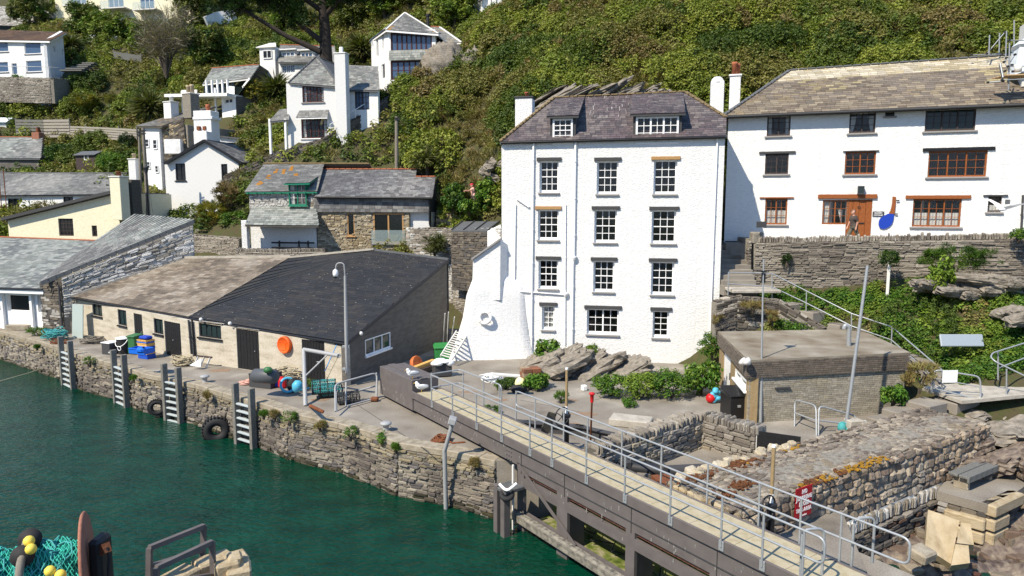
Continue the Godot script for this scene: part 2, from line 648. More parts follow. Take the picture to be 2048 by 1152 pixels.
func window(par,r: Rect2,frame,o := {}):
	var lights: int = o.get("lights",1)
	var cols: int = o.get("cols",3)
	var rows: int = o.get("rows",4)
	var deep: float = o.get("deep",0.16)
	var fw: float = o.get("fw",0.07)
	var z := -deep+float(o.get("z",0.0))
	var st := S()
	var c := r.get_center()
	for s in [-1,1]:
		bx(st,V3(c.x+s*(r.size.x - fw)*0.5,c.y,z),V3(fw,r.size.y,0.09),0.008)
		bx(st,V3(c.x,c.y+s*(r.size.y - fw)*0.5,z+0.002),V3(r.size.x - fw*1.02,fw*(1.0 if s > 0 else o.get("bottom",1.25)),0.09),0.008)
	var iw := (r.size.x - fw*2.0) / lights
	for i in range(1,lights):
		bx(st,V3(r.position.x+fw+iw*i,c.y,z+0.004),V3(fw*0.9,r.size.y - fw*2,0.085),0.006)
	if o.get("sash",false):
		bx(st,V3(c.x,c.y,z+0.012),V3(r.size.x - fw*2,0.05,0.07),0.006)
	var bars = S() if o.has("bar_mat") else st
	var panes := []
	var bw: float = o.get("bar",0.022)
	for i in lights:
		var x0 := r.position.x+fw+iw*i+(fw*0.45 if i > 0 else 0.0)
		var x1 := r.position.x+fw+iw*(i+1) - (fw*0.45 if i < lights - 1 else 0.0)
		var y0 := r.position.y+fw
		var y1 := r.end.y - fw
		for k in range(1,cols):
			bx(bars,V3(lerpf(x0,x1,float(k) / cols),(y0+y1)*0.5,z),V3(bw,y1 - y0,0.04))
		for k in range(1,rows):
			bx(bars,V3((x0+x1)*0.5,lerpf(y0,y1,float(k) / rows),z+0.003),V3(x1 - x0,bw,0.038))
		if o.get("split",true):
			for a in cols:
				for b in rows:
					panes.append(Rect2(lerpf(x0,x1,float(a) / cols),lerpf(y0,y1,float(b) / rows),(x1 - x0) / cols,(y1 - y0) / rows))
		else:
			panes.append(Rect2(x0,y0,x1 - x0,y1 - y0))
	var w := put("window",st,frame,par,fx)
	if o.has("bar_mat"): put("glazing_bar",bars,o.get("bar_mat",frame),w)
	var clear: bool = o.has("curtain")
	for p in panes:
		var t := Transform3D(Basis(V3(p.size.x,0,0),V3(0,p.size.y,0),V3(0,0,0.008)).rotated(Vector3.UP,rnd(-0.012,0.012)).rotated(Vector3.RIGHT,rnd(-0.012,0.012)),V3(p.get_center().x,p.get_center().y,z - 0.012))
		put("pane",vc_mesh("slate",Color.WHITE),M.clear_glass if clear else o.get("glass",M.clear_glass),w,t)
	if clear:
		for q in o.curtain:
			var cu := S()
			var x0 := r.position.x+r.size.x*float(q[0])
			var x1 := r.position.x+r.size.x*float(q[2])
			var y0 := r.position.y+r.size.y*float(q[1])
			var y1 := r.position.y+r.size.y*float(q[3])
			var n := maxi(6,int((x1 - x0) / 0.04))
			for k in n:
				var xa := lerpf(x0,x1,float(k) / n)
				var xb := lerpf(x0,x1,float(k+1) / n)
				var za := z - 0.1+0.018*sin(k*1.9)
				var zb := z - 0.1+0.018*sin((k+1)*1.9)
				var sl: float = float(q[4]) if q.size() > 4 else 0.0
				quad(cu,V3(xa,y1,za),V3(xb,y1,zb),V3(lerpf(xb,x0 if sl < 0 else x1,absf(sl)),y0,zb),V3(lerpf(xa,x0 if sl < 0 else x1,absf(sl)),y0,za),V3(0,0,1))
			put("curtain",cu,M.curtain,w)
	if o.has("lintel"):
		var l := S()
		var lw: float = o.get("lintel_over",0.12)
		var lh: float = o.get("lintel_h",0.17)
		bx(l,V3(c.x,r.end.y+lh*0.5,o.get("z",0.0)+0.02),V3(r.size.x+lw*2,lh,0.13),0.012)
		put("lintel",l,o.lintel,w)
	if o.has("sill"):
		var l := S()
		var sw: float = o.get("sill_over",0.1)
		bx(l,V3(c.x,r.position.y - 0.05,o.get("z",0.0) - 0.02),V3(r.size.x+sw*2,0.09,0.24),0.015)
		put("sill",l,o.sill,w)
	return w
func pipe(par,p: Array,r := 0.045,mat = null,called := "downpipe"):
	var st := S()
	tube(st,p,r,8)
	for i in p.size() - 1:
		var a: Vector3 = p[i]
		var b: Vector3 = p[i+1]
		if (b - a).length() < 1.5: continue
		for k in int((b - a).length() / 1.7):
			var q := a.lerp(b,(k+0.5) / int((b - a).length() / 1.7))
			var d := (b - a).normalized()*0.04
			tube(st,[q - d,q+d],r*1.35,8)
	return put(called,st,mat if mat else M.white_paint,par)
func chimney(par,c: Vector3,s: Vector3,mat,pots: Array,cap = null):
	var st := S()
	bx(st,c+V3(0,s.y*0.5,0),s,0.025)
	var ch := put("chimney",st,mat,par)
	if cap:
		var k := S()
		bx(k,c+V3(0,s.y+0.05,0),V3(s.x+0.12,0.1,s.z+0.12),0.02)
		put("chimney_cap",k,cap,ch)
	for p in pots:
		var q := S()
		var r: float = p[3]
		lathe(q,[V2(r*0.9,0),V2(r,0),V2(r*0.85,p[2]*0.75),V2(r*1.05,p[2]*0.8),V2(r*1.05,p[2]),V2(r*0.7,p[2]),V2(r*0.65,p[2]*0.6),V2(0,p[2]*0.6)],TB(c+V3(p[0],s.y+0.08,p[1])),14)
		put("chimney_pot",q,p[4],ch)
	return ch
func railing(called,label,posts: Array,tops: Array,rails: Array,r := 0.024,mat = null,group := "",cat := "railing"):
	var t := thing(called,label,cat,Vector3.ZERO,0.0,group)
	var m = mat if mat else M.galv
	for i in posts.size():
		var st := S()
		tube(st,[posts[i],tops[i]],r,8)
		put("post",st,m,t)
	for rl in rails:
		var st := S()
		tube(st,rl,r,8)
		put("rail",st,m,t)
	return t
func bend(p: Array,r := 0.12,n := 4) -> Array:
	var o := [p[0]]
	for i in range(1,p.size() - 1):
		var a: Vector3 = p[i - 1]
		var b: Vector3 = p[i]
		var c: Vector3 = p[i+1]
		var k := minf(r,minf((a - b).length(),(c - b).length())*0.45)
		var s0 := b+(a - b).normalized()*k
		var s1 := b+(c - b).normalized()*k
		for j in n+1:
			var t := float(j) / n
			o.append(s0.lerp(b,t).lerp(b.lerp(s1,t),t))
	o.append(p[-1])
	return o
func _ready():
	rng.seed = 20240511
	patch.seed = 5
	patch.frequency = 0.35
	patch.fractal_octaves = 3
	var cam := Camera3D.new()
	cam.name = "camera"
	add_child(cam)
	cam.position = eye
	cam.rotation_degrees = V3(-6.762,0,0)
	cam.fov = 44.725
	cam.near = 0.2
	cam.far = 600.0
	cam.current = true
	var env := Environment.new()
	env.background_mode = Environment.BG_SKY
	var sky := ProceduralSkyMaterial.new()
	sky.sky_top_color = C(0.14, 0.30, 0.62).linear_to_srgb()
	sky.sky_horizon_color = C(0.60, 0.72, 0.86).linear_to_srgb()
	sky.sky_curve = 0.12
	sky.ground_bottom_color = C(0.10, 0.13, 0.11).linear_to_srgb()
	sky.ground_horizon_color = C(0.45, 0.52, 0.56).linear_to_srgb()
	sky.sun_angle_max = 1.0
	env.sky = Sky.new()
	env.sky.sky_material = sky
	env.background_energy_multiplier = 0.95
	env.tonemap_mode = Environment.TONE_MAPPER_LINEAR
	env.tonemap_exposure = 1.5
	env.sdfgi_enabled = true
	env.ssao_enabled = true
	env.ssil_enabled = true
	var we := WorldEnvironment.new()
	we.name = "environment"
	we.environment = env
	add_child(we)
	var sun := DirectionalLight3D.new()
	sun.name = "sun"
	add_child(sun)
	sun.look_at_from_position(V3(-0.473,0.743,0.473) * 50.0, Vector3.ZERO)
	sun.light_energy = 1.5
	sun.light_color = Color(1.0, 0.955, 0.88)
	sun.light_angular_distance = 0.5
	sun.shadow_enabled = true
	materials()
	setting()
	sheds()
	tall_house()
	cottage()
	stone_building()
	hill_houses()
	lower_left_houses()
	pump_house()
	gate()
	pier()
	right_garden()
	quay_things()
	left_things()
	foreground()
	people()
	gardens()
	greenery()
func materials():
	var grain = grey(0.09,0.72,1.0,5)
	var grain2 = grey(0.03,0.6,1.0,5,FastNoiseLite.TYPE_SIMPLEX_SMOOTH,9)
	var rub = noise_tex(0.022,[C(0,0,0),[0.35,C(0.75,0.75,0.75)],C(1,1,1)],2,FastNoiseLite.TYPE_CELLULAR,512,4,FastNoiseLite.RETURN_DISTANCE2_SUB)
	var brick = noise_tex(0.02,[C(0,0,0),C(1,1,1)],1,FastNoiseLite.TYPE_CELLULAR,512,8,FastNoiseLite.RETURN_DISTANCE2_SUB)
	mk("stone", [C(0.62, 0.60, 0.58), C(0.95, 0.94, 0.92), C(1, 1, 1)], 1.3, 0.92, 1.6, {"vc": true, "world": false, "f": 0.02, "fine": grain, "fine_period": 0.5, "height": grey(0.03, 0, 1, 5)})
	mk("slate", [C(0.6, 0.6, 0.6), C(0.92, 0.92, 0.92), C(1, 1, 1)], 2.2, 0.72, 0.5, {"vc": true, "world": true, "f": 0.02, "fine": grain, "fine_period": 0.6})
	mk("leaf", [C(1, 1, 1)], 1.0, 0.5, 0.0, {"vc": true, "spec": 0.35})
	M.leaf.backlight_enabled = true
	M.leaf.backlight = C(0.42,0.48,0.14).linear_to_srgb()
	mk("mortar", [C(0.16, 0.145, 0.12), C(0.27, 0.245, 0.20), C(0.34, 0.31, 0.26)], 1.4, 0.95, 2.0, {"fine": grain, "fine_period": 0.4})
	mk("dark_mortar", [C(0.07, 0.065, 0.055), C(0.14, 0.13, 0.11)], 1.4, 0.95, 2.0, {"fine": grain, "fine_period": 0.4})
	mk("whitewash", [C(0.70, 0.70, 0.68), C(0.80, 0.80, 0.785), C(0.83, 0.83, 0.82)], 5.0, 0.85, 2.0, {"height": rub, "stretch": V3(2.4,7.5,2.4), "f": 0.016, "fine": grey(0.05, 0.93, 1.0), "fine_period": 1.1})
	mk("white_brick", [C(0.70, 0.70, 0.68), C(0.81, 0.81, 0.80)], 3.0, 0.8, 1.2, {"height": brick, "stretch": V3(2.4,7,2.4), "fine": grain, "fine_period": 2.0})
	mk("white_render", [C(0.62, 0.62, 0.60), C(0.78, 0.78, 0.765), C(0.81, 0.81, 0.80)], 5.0, 0.85, 0.6, {"fine": grey(0.04, 0.9, 1.0), "fine_period": 1.0})
	mk("cream_render", [C(0.62, 0.57, 0.40), C(0.74, 0.69, 0.50), C(0.78, 0.74, 0.56)], 4.0, 0.85, 1.0, {"fine": grey(0.04, 0.9, 1.0), "fine_period": 1.0, "height": brick, "stretch": V3(1.5,4.5,1.5)})
	mk("shed_render", [[0.0, C(0.30, 0.26, 0.19)], [0.35, C(0.56, 0.50, 0.39)], [0.6, C(0.62, 0.56, 0.45)], [1.0, C(0.67, 0.62, 0.52)]], 9.0, 0.9, 0.2, {"f": 0.014, "oct": 7, "fine": grain2, "fine_period": 1.6, "height": brick, "stretch": V3(1,3,1)})
	mk("grey_render", [C(0.10, 0.092, 0.082), C(0.15, 0.14, 0.125), C(0.20, 0.185, 0.165)], 5.0, 0.9, 0.2, {"fine": grain2, "fine_period": 1.3, "height": brick, "stretch": V3(1,3,1)})
	mk("concrete", [[0.0, C(0.15, 0.13, 0.105)], [0.3, C(0.25, 0.22, 0.18)], [0.7, C(0.31, 0.28, 0.235)], [1.0, C(0.44, 0.40, 0.34)]], 24.0, 0.92, 0.8, {"f": 0.02, "oct": 8, "fine": grain2, "fine_period": 0.9})
	mk("pale_concrete", [C(0.33, 0.30, 0.25), C(0.48, 0.44, 0.37), C(0.56, 0.52, 0.45)], 4.0, 0.92, 0.8, {"fine": grain2, "fine_period": 0.9})
	mk("algae_concrete", [C(0.05, 0.075, 0.012), C(0.13, 0.17, 0.03), C(0.30, 0.28, 0.15), C(0.38, 0.35, 0.25)], 2.6, 0.6, 1.4, {"fine": grain2, "fine_period": 0.8})
	mk("kerb_stone", [C(0.22, 0.185, 0.13), C(0.36, 0.31, 0.23), C(0.46, 0.42, 0.34)], 2.6, 0.9, 1.2, {"fine": grain2, "fine_period": 0.7})
	mk("granite", [C(0.26, 0.19, 0.10), C(0.42, 0.33, 0.20), C(0.50, 0.41, 0.27), C(0.56, 0.48, 0.34)], 2.2, 0.9, 1.2, {"fine": grain2, "fine_period": 0.35})
	mk("rock", [C(0.11, 0.095, 0.075), C(0.21, 0.185, 0.15), C(0.33, 0.29, 0.235), C(0.44, 0.40, 0.33)], 2.4, 0.93, 4.0, {"stretch": V3(1,2.4,1), "fine": grain2, "fine_period": 0.6, "height": grey(0.02, 0, 1, 6)})
	mk("wet_rock", [C(0.05, 0.035, 0.03), C(0.12, 0.09, 0.075), C(0.26, 0.21, 0.16), C(0.36, 0.31, 0.22)], 1.8, 0.6, 4.0, {"fine": grain2, "fine_period": 0.5, "height": grey(0.02, 0, 1, 6)})
	mk("soil", [C(0.045, 0.04, 0.02), C(0.09, 0.07, 0.035), C(0.06, 0.075, 0.02), C(0.16, 0.12, 0.07)], 5.0, 0.95, 4.0, {"fine": grain2, "fine_period": 0.7})
	mk("lane", [C(0.22, 0.205, 0.18), C(0.34, 0.32, 0.29)], 3.0, 0.93, 0.6, {"fine": grain2, "fine_period": 0.6})
	mk("felt", [C(0.018, 0.019, 0.021), C(0.028, 0.028, 0.03), C(0.038, 0.036, 0.033)], 3.2, 0.86, 0.8, {"stretch": V3(1,1,1), "fine": grey(0.06, 0.55, 1.0, 5), "fine_period": 1.4})
	mk("lead", [C(0.10, 0.105, 0.11), C(0.17, 0.175, 0.18)], 1.4, 0.55, 0.3, {"fine": grain2})
	mk("girder", [C(0.105, 0.092, 0.088), C(0.135, 0.118, 0.112), C(0.155, 0.138, 0.13)], 3.0, 0.55, 0.15, {"fine": grey(0.05, 0.82, 1.0, 5), "fine_period": 0.9, "spec": 0.4})
	mk("fender_rubber", [C(0.05, 0.05, 0.048), C(0.24, 0.22, 0.18), C(0.40, 0.37, 0.30)], 1.2, 0.85, 1.0, {"fine": grain2, "fine_period": 0.5})
	mk("deck_plate", [C(0.42, 0.35, 0.21), C(0.52, 0.45, 0.30), C(0.56, 0.50, 0.36)], 2.0, 0.8, 0.4, {"fine": grey(0.3, 0.5, 1.0, 1), "fine_period": 1.2})
	mk("galv", [C(0.34, 0.36, 0.37), C(0.46, 0.48, 0.49)], 0.8, 0.45, 0.0, {"metal": 0.35, "fine": grain})
	mk("grey_paint", [C(0.33, 0.335, 0.335), C(0.42, 0.425, 0.42)], 1.0, 0.5, 0.0, {"fine": grain})
	mk("timber_grey", [C(0.10, 0.10, 0.092), C(0.19, 0.19, 0.175), C(0.26, 0.26, 0.24)], 1.0, 0.85, 0.8, {"world": false, "stretch": V3(3,0.6,3), "fine": grain, "fine_period": 0.4})
	mk("ladder_post", [C(0.13, 0.13, 0.12), C(0.21, 0.205, 0.185), C(0.34, 0.29, 0.21)], 0.9, 0.85, 0.8, {"world": false, "stretch": V3(3,0.6,3), "fine": grain, "fine_period": 0.4})
	mk("ladder_rung", [C(0.38, 0.44, 0.46), C(0.55, 0.60, 0.60)], 0.6, 0.7, 0.3, {"fine": grain})
	mk("black_board", [C(0.006, 0.006, 0.007), C(0.013, 0.013, 0.014), C(0.03, 0.03, 0.03)], 0.9, 0.6, 0.5, {"f": 0.02, "stretch": V3(3,0.5,3), "fine": grain, "fine_period": 0.5})
	mk("brown_wood", [C(0.19, 0.052, 0.012), C(0.30, 0.092, 0.022), C(0.38, 0.13, 0.035)], 0.7, 0.5, 0.3, {"world": false, "stretch": V3(3,0.4,3), "fine": grain, "fine_period": 0.3})
	mk("oak", [C(0.38, 0.21, 0.08), C(0.52, 0.31, 0.13)], 0.7, 0.6, 0.3, {"world": false, "stretch": V3(0.5,3,3), "fine": grain, "fine_period": 0.3})
	mk("dark_wood", [C(0.045, 0.03, 0.026), C(0.085, 0.06, 0.052)], 0.7, 0.6, 0.3, {"world": false, "fine": grain})
	mk("red_wood", [C(0.05, 0.012, 0.010), C(0.10, 0.024, 0.018)], 0.7, 0.5, 0.2, {"world": false, "fine": grain})
	mk("fence_wood", [C(0.20, 0.175, 0.14), C(0.36, 0.33, 0.28), C(0.46, 0.43, 0.38)], 1.0, 0.85, 0.6, {"stretch": V3(0.5,3,0.5), "fine": grain, "fine_period": 0.4})
	mk("pole_wood", [C(0.17, 0.15, 0.12), C(0.30, 0.27, 0.22)], 0.8, 0.85, 0.6, {"world": false, "stretch": V3(3,0.4,3), "fine": grain, "fine_period": 0.4})
	mk("bark", [C(0.07, 0.055, 0.04), C(0.15, 0.12, 0.09)], 0.7, 0.9, 2.0, {"world": false, "stretch": V3(2,0.6,2), "fine": grain, "fine_period": 0.3})
	mk("dark_bark", [C(0.028, 0.022, 0.018), C(0.07, 0.055, 0.045)], 0.7, 0.9, 2.5, {"world": false, "stretch": V3(2,0.6,2), "fine": grain, "fine_period": 0.3})
	mk("green_cladding", [C(0.010, 0.020, 0.015), C(0.018, 0.032, 0.024)], 1.2, 0.7, 0.3, {"fine": grain})
	mk("rust", [C(0.10, 0.035, 0.018), C(0.22, 0.075, 0.03), C(0.30, 0.12, 0.05)], 0.6, 0.85, 0.8, {"fine": grain2, "fine_period": 0.3})
	mk("rust_pink", [C(0.24, 0.09, 0.055), C(0.38, 0.16, 0.10), C(0.42, 0.20, 0.13)], 0.9, 0.8, 0.5, {"fine": grain2, "fine_period": 0.4})
	mk("terracotta", [C(0.34, 0.10, 0.045), C(0.46, 0.16, 0.075)], 0.8, 0.8, 0.4, {"fine": grain})
	mk("old_ridge", [C(0.18, 0.13, 0.06), C(0.30, 0.22, 0.11)], 0.8, 0.9, 0.8, {"fine": grain2})
	mk("buff_pot", [C(0.45, 0.35, 0.22), C(0.56, 0.46, 0.31)], 0.8, 0.8, 0.3, {"fine": grain})
	mk("buff_brick", [C(0.30, 0.21, 0.10), C(0.42, 0.31, 0.17)], 1.0, 0.88, 0.6, {"vc": false, "fine": grain2, "fine_period": 0.5})
	mk("brick", [C(0.66, 0.66, 0.66), C(1, 1, 1)], 1.8, 0.9, 0.6, {"vc": true, "fine": grain, "fine_period": 0.5, "f": 0.02})
	mk("roof_concrete", [[0.0, C(0.15, 0.115, 0.075)], [0.35, C(0.25, 0.21, 0.155)], [0.65, C(0.31, 0.275, 0.215)], [1.0, C(0.42, 0.38, 0.31)]], 11.0, 0.93, 0.6, {"oct": 8, "fine": grain2, "fine_period": 0.8})
	mk("water", [C(0.001, 0.020, 0.011), C(0.001, 0.033, 0.018), C(0.002, 0.046, 0.025)], 34.0, 0.07, 5.5, {"spec": 0.34, "f": 0.01, "height": noise_tex(0.03, [C(0, 0, 0), C(1, 1, 1)], 5, FastNoiseLite.TYPE_SIMPLEX_SMOOTH, 1024, 12), "stretch": V3(2.6,1,4.6)})
	mk("net_green", [C(0.0, 0.13, 0.10), C(0.0, 0.24, 0.18), C(0.02, 0.33, 0.26)], 0.5, 0.75, 1.5, {"fine": grain2, "fine_period": 0.2})
	mk("lichen", [C(0.40, 0.20, 0.03), C(0.52, 0.30, 0.05)], 0.6, 0.95, 1.0, {"fine": grain})
	mk("rust_moss", [C(0.16, 0.06, 0.025), C(0.27, 0.11, 0.04)], 0.6, 0.95, 1.0, {"fine": grain})
	mk("room_plaster", [C(0.45, 0.42, 0.37), C(0.52, 0.49, 0.44)], 3.0, 0.9)
	mk("floor_boards", [C(0.16, 0.10, 0.055), C(0.22, 0.15, 0.09)], 2.0, 0.7)
	mk("rust_stain", [C(0.22, 0.125, 0.07), C(0.30, 0.20, 0.13), C(0.32, 0.27, 0.22)], 0.8, 0.92, 0.0, {"fine": grain2, "fine_period": 0.4})
	flat("white_paint", C(0.80, 0.80, 0.79), 0.4)
	flat("off_white", C(0.62, 0.61, 0.57), 0.6)
	flat("black_paint", C(0.012, 0.012, 0.013), 0.4)
	flat("charcoal", C(0.05, 0.05, 0.052), 0.7)
	flat("iron", C(0.03, 0.03, 0.032), 0.5, {"metal": 0.3})
	flat("glass", C(0.016, 0.017, 0.018), 0.06, {"spec": 0.4})  # opaque panes; darkness of the rooms behind is painted into their colour
	flat("painted_sky_glass", C(0.05, 0.09, 0.16), 0.05, {"spec": 0.9})  # opaque panes; blue sky reflection painted into the base colour
	flat("green_glass", C(0.02, 0.032, 0.033), 0.08, {"spec": 0.4})
	flat("curtain", C(0.70, 0.70, 0.66), 0.9)
	M.curtain.backlight_enabled = true
	M.curtain.backlight = C(0.3,0.3,0.28)
	flat("red_curtain", C(0.45, 0.25, 0.22), 0.9)
	var g := flat("clear_glass",C(0.02,0.025,0.025),0.03)
	g.transparency = BaseMaterial3D.TRANSPARENCY_ALPHA
	g.albedo_color.a = 0.12
	g.metallic_specular = 0.35
	flat("balcony_glass", C(0.4, 0.5, 0.5), 0.03)
	M.balcony_glass.transparency = BaseMaterial3D.TRANSPARENCY_ALPHA
	M.balcony_glass.albedo_color.a = 0.25
	flat("lintel_grey", C(0.055, 0.055, 0.056), 0.8)
	flat("sill_grey", C(0.26, 0.25, 0.24), 0.85)
	flat("green_paint", C(0.012, 0.17, 0.10), 0.5)
	flat("orange", C(0.78, 0.11, 0.012), 0.45)
	flat("orange_worn", C(0.52, 0.14, 0.04), 0.6)
	flat("pale_pink", C(0.70, 0.38, 0.30), 0.7)
	flat("red", C(0.55, 0.012, 0.015), 0.45)
	flat("sign_red", C(0.34, 0.006, 0.016), 0.4)
	flat("blue", C(0.012, 0.07, 0.42), 0.45)
	flat("bright_blue", C(0.012, 0.13, 0.60), 0.4)
	flat("paddle_blue", C(0.010, 0.045, 0.36), 0.5)
	flat("light_blue", C(0.08, 0.38, 0.55), 0.45)
	flat("yellow", C(0.75, 0.58, 0.08), 0.5)
	flat("pale_yellow", C(0.80, 0.78, 0.42), 0.6)
	flat("crate_orange", C(0.66, 0.38, 0.11), 0.6)
	flat("bin_green", C(0.035, 0.13, 0.045), 0.5)
	flat("skip_green", C(0.03, 0.20, 0.05), 0.5)
	flat("grey_plastic", C(0.075, 0.08, 0.088), 0.5)
	flat("rubber", C(0.022, 0.022, 0.023), 0.75)
	flat("rope", C(0.42, 0.36, 0.24), 0.9)
	flat("teal_rope", C(0.06, 0.30, 0.30), 0.85)
	flat("blue_rope", C(0.05, 0.25, 0.55), 0.85)
	flat("orange_rope", C(0.62, 0.16, 0.06), 0.85)
	flat("plastic_sheet", C(0.74, 0.76, 0.76), 0.35)
	flat("tarp", C(0.62, 0.68, 0.72), 0.45)
	flat("ply", C(0.52, 0.36, 0.19), 0.8)
	flat("grey_board", C(0.36, 0.42, 0.40), 0.7)
	flat("skin", C(0.50, 0.27, 0.19), 0.55)
	M.skin.subsurf_scatter_enabled = true
	M.skin.subsurf_scatter_strength = 0.1
	flat("brown_shirt", C(0.07, 0.055, 0.048), 0.9)
	flat("camo_cloth", C(0.11, 0.10, 0.075), 0.9)
	flat("hair_brown", C(0.16, 0.10, 0.06), 0.7)
	flat("cap_red", C(0.55, 0.02, 0.05), 0.7)
	flat("pink_vest", C(0.72, 0.40, 0.34), 0.85)
	flat("feather_white", C(0.82, 0.82, 0.81), 0.8)
	flat("feather_grey", C(0.36, 0.38, 0.40), 0.8)
	flat("beak", C(0.75, 0.45, 0.05), 0.5)
	flat("steel_sink", C(0.42, 0.46, 0.47), 0.4, {"metal": 0.4})
var tx0 := -110.0
var tz0 := -190.0
var tstep := 1.0
var tw := 161
var td := 186
var tgrid := PackedFloat32Array()
func terrain_points() -> Array:
	return [V3(-30,-1.2,-44),V3(-20,-1.2,-38),V3(-10,-1.2,-32),V3(-1,-1.2,-28),V3(-1,-1.2,-36),V3(8,-1.2,-29),V3(9,-1.5,-24),V3(13,-1.5,-24),V3(10,-1.3,-26.5),V3(14.5,-1,-26.5),V3(9.3,-1.3,-30),V3(14.5,-0.2,-29.3),V3(4,-1.3,-32),V3(8.5,-1.3,-33.5),V3(1,-1.2,-34.5),V3(5,-2,-37),V3(-28,-1.2,-49),V3(-18,-1,-43),V3(-9,-1,-41),V3(-30,-7,-25),V3(-10,-7,-20),V3(-10,-7,-8),V3(10,-6,-8),V3(20,-6,-8),V3(-45,-7,-30),V3(-60,-4,-40),V3(-45,-1.2,-48),V3(-60,1,-54),V3(-34,1,-55),V3(12,-3.2,-18),V3(18,-3.2,-16),V3(28,-3,-14),V3(24,-2.6,-19),V3(-18.5,-1,-43),V3(-3.2,-1,-42.5),V3(-4.2,-1,-46.5),V3(-2.2,-1,-44.5),V3(-6.5,-1,-48),V3(-0.5,-1,-42),V3(9.8,2.5,-36),V3(8.8,-1.2,-31.6),V3(9.9,-1.2,-31.2),V3(9.6,-1.2,-33),V3(8,-1.2,-33),V3(9,-1.2,-32.4),V3(2,4,-43),V3(12,5.4,-39.5),V3(20,5.4,-35.5),V3(24,5.4,-32.5),V3(15,5.5,-41),V3(24,5.5,-37),V3(30,6,-33),V3(36,6,-28),V3(30,2,-24),V3(40,3,-18),V3(-40,4,-58),V3(-55,5,-58),V3(-26,4,-60),V3(-70,6,-60),V3(-90,15,-80),V3(16.577,-0.1,-22.271),V3(17.006,-0.132,-23.6),V3(18.655,0.524,-25),V3(19.802,1.567,-26.5),V3(15.951,1.4,-24.888),V3(18.777,1.6,-26.363),V3(20.003,2.694,-29.5),V3(18.1,2.995,-30.3),V3(16.511,3.257,-31.5),V3(21.233,4.726,-30.6),V3(19.632,4.662,-31.2),V3(15.427,3.329,-32.6),V3(11.802,3.322,-34.4),V3(11.092,2.492,-32.2),V3(13.359,2.127,-32),V3(13.191,2.95,-33),V3(14.042,2.643,-32.5),V3(14.967,2.153,-31.9),V3(14.893,1.771,-31.2),V3(15.74,1.666,-30.8),V3(16.228,1.425,-30),V3(16.622,1.291,-29.2),V3(16.928,1.215,-28.4),V3(16.964,0.964,-27.2),V3(16.416,0.48,-25.2),V3(16.259,15.123,-49),V3(22.039,16.741,-47),V3(31.532,17.174,-44.5),V3(20.24,25.313,-62),V3(40.031,23.916,-57),V3(1.177,26.43,-66),V3(0.924,15.761,-51),V3(9.596,16.286,-50),V3(8.892,20.894,-57),V3(27.809,20.456,-52),V3(24.101,22.528,-56),V3(14.038,19.494,-54),V3(26.136,46.713,-82),V3(-1.768,59.933,-110),V3(60.768,32.119,-70),V3(43.969,19.977,-50),V3(-2.291,8.355,-50.5),V3(-4.724,10.459,-54),V3(-1.679,14.061,-54.5),V3(-3.139,18.11,-61),V3(-0.159,17.447,-57),V3(-8.831,11.524,-56),V3(-13.094,12.415,-57.5),V3(-15.403,11.784,-57),V3(-7.52,17.013,-62),V3(-10.279,19.028,-66),V3(-6.704,19.557,-67),V3(-11.927,14.673,-60),V3(-15.753,13.228,-60),V3(-20.755,12.599,-61),V3(-22.476,12.472,-61),V3(-22.773,8.408,-58),V3(-24.076,6.792,-57),V3(-25.314,6.389,-57),V3(-20.42,4.459,-52.5),V3(-25.48,5.643,-55.5),V3(-12.394,4.391,-53.5),V3(-4.505,6.124,-51),V3(-6.578,4.627,-50),V3(-7.01,4.246,-48),V3(-43.366,6.602,-66),V3(-57.818,11.364,-80),V3(-46.603,6.644,-64),V3(-35.71,11.918,-70),V3(-45.268,12.637,-78),V3(-55.829,14.9,-86),V3(-47.393,15.711,-82),V3(-60.654,18.934,-90),V3(-46.535,18.448,-86),V3(-49.557,22.624,-92),V3(-31.145,17.112,-75),V3(-30.666,20.875,-81),V3(-40.154,20.066,-83),V3(-26.748,22.597,-83),V3(-63.631,24.387,-95),V3(-63.687,19.117,-89),V3(-52.061,30.136,-104),V3(-71.321,34.828,-112),V3(-58.265,37.889,-117),V3(-30.453,28.856,-95),V3(-21.506,28.433,-96),V3(-24.522,35.809,-110),V3(-7.672,31.349,-90),V3(-4.298,23.751,-74),V3(-114.95,64.852,-165),V3(-53.261,64.524,-150),V3(-93.473,27.717,-110),V3(-136.206,49.885,-150),V3(-57.596,25.669,-95)]
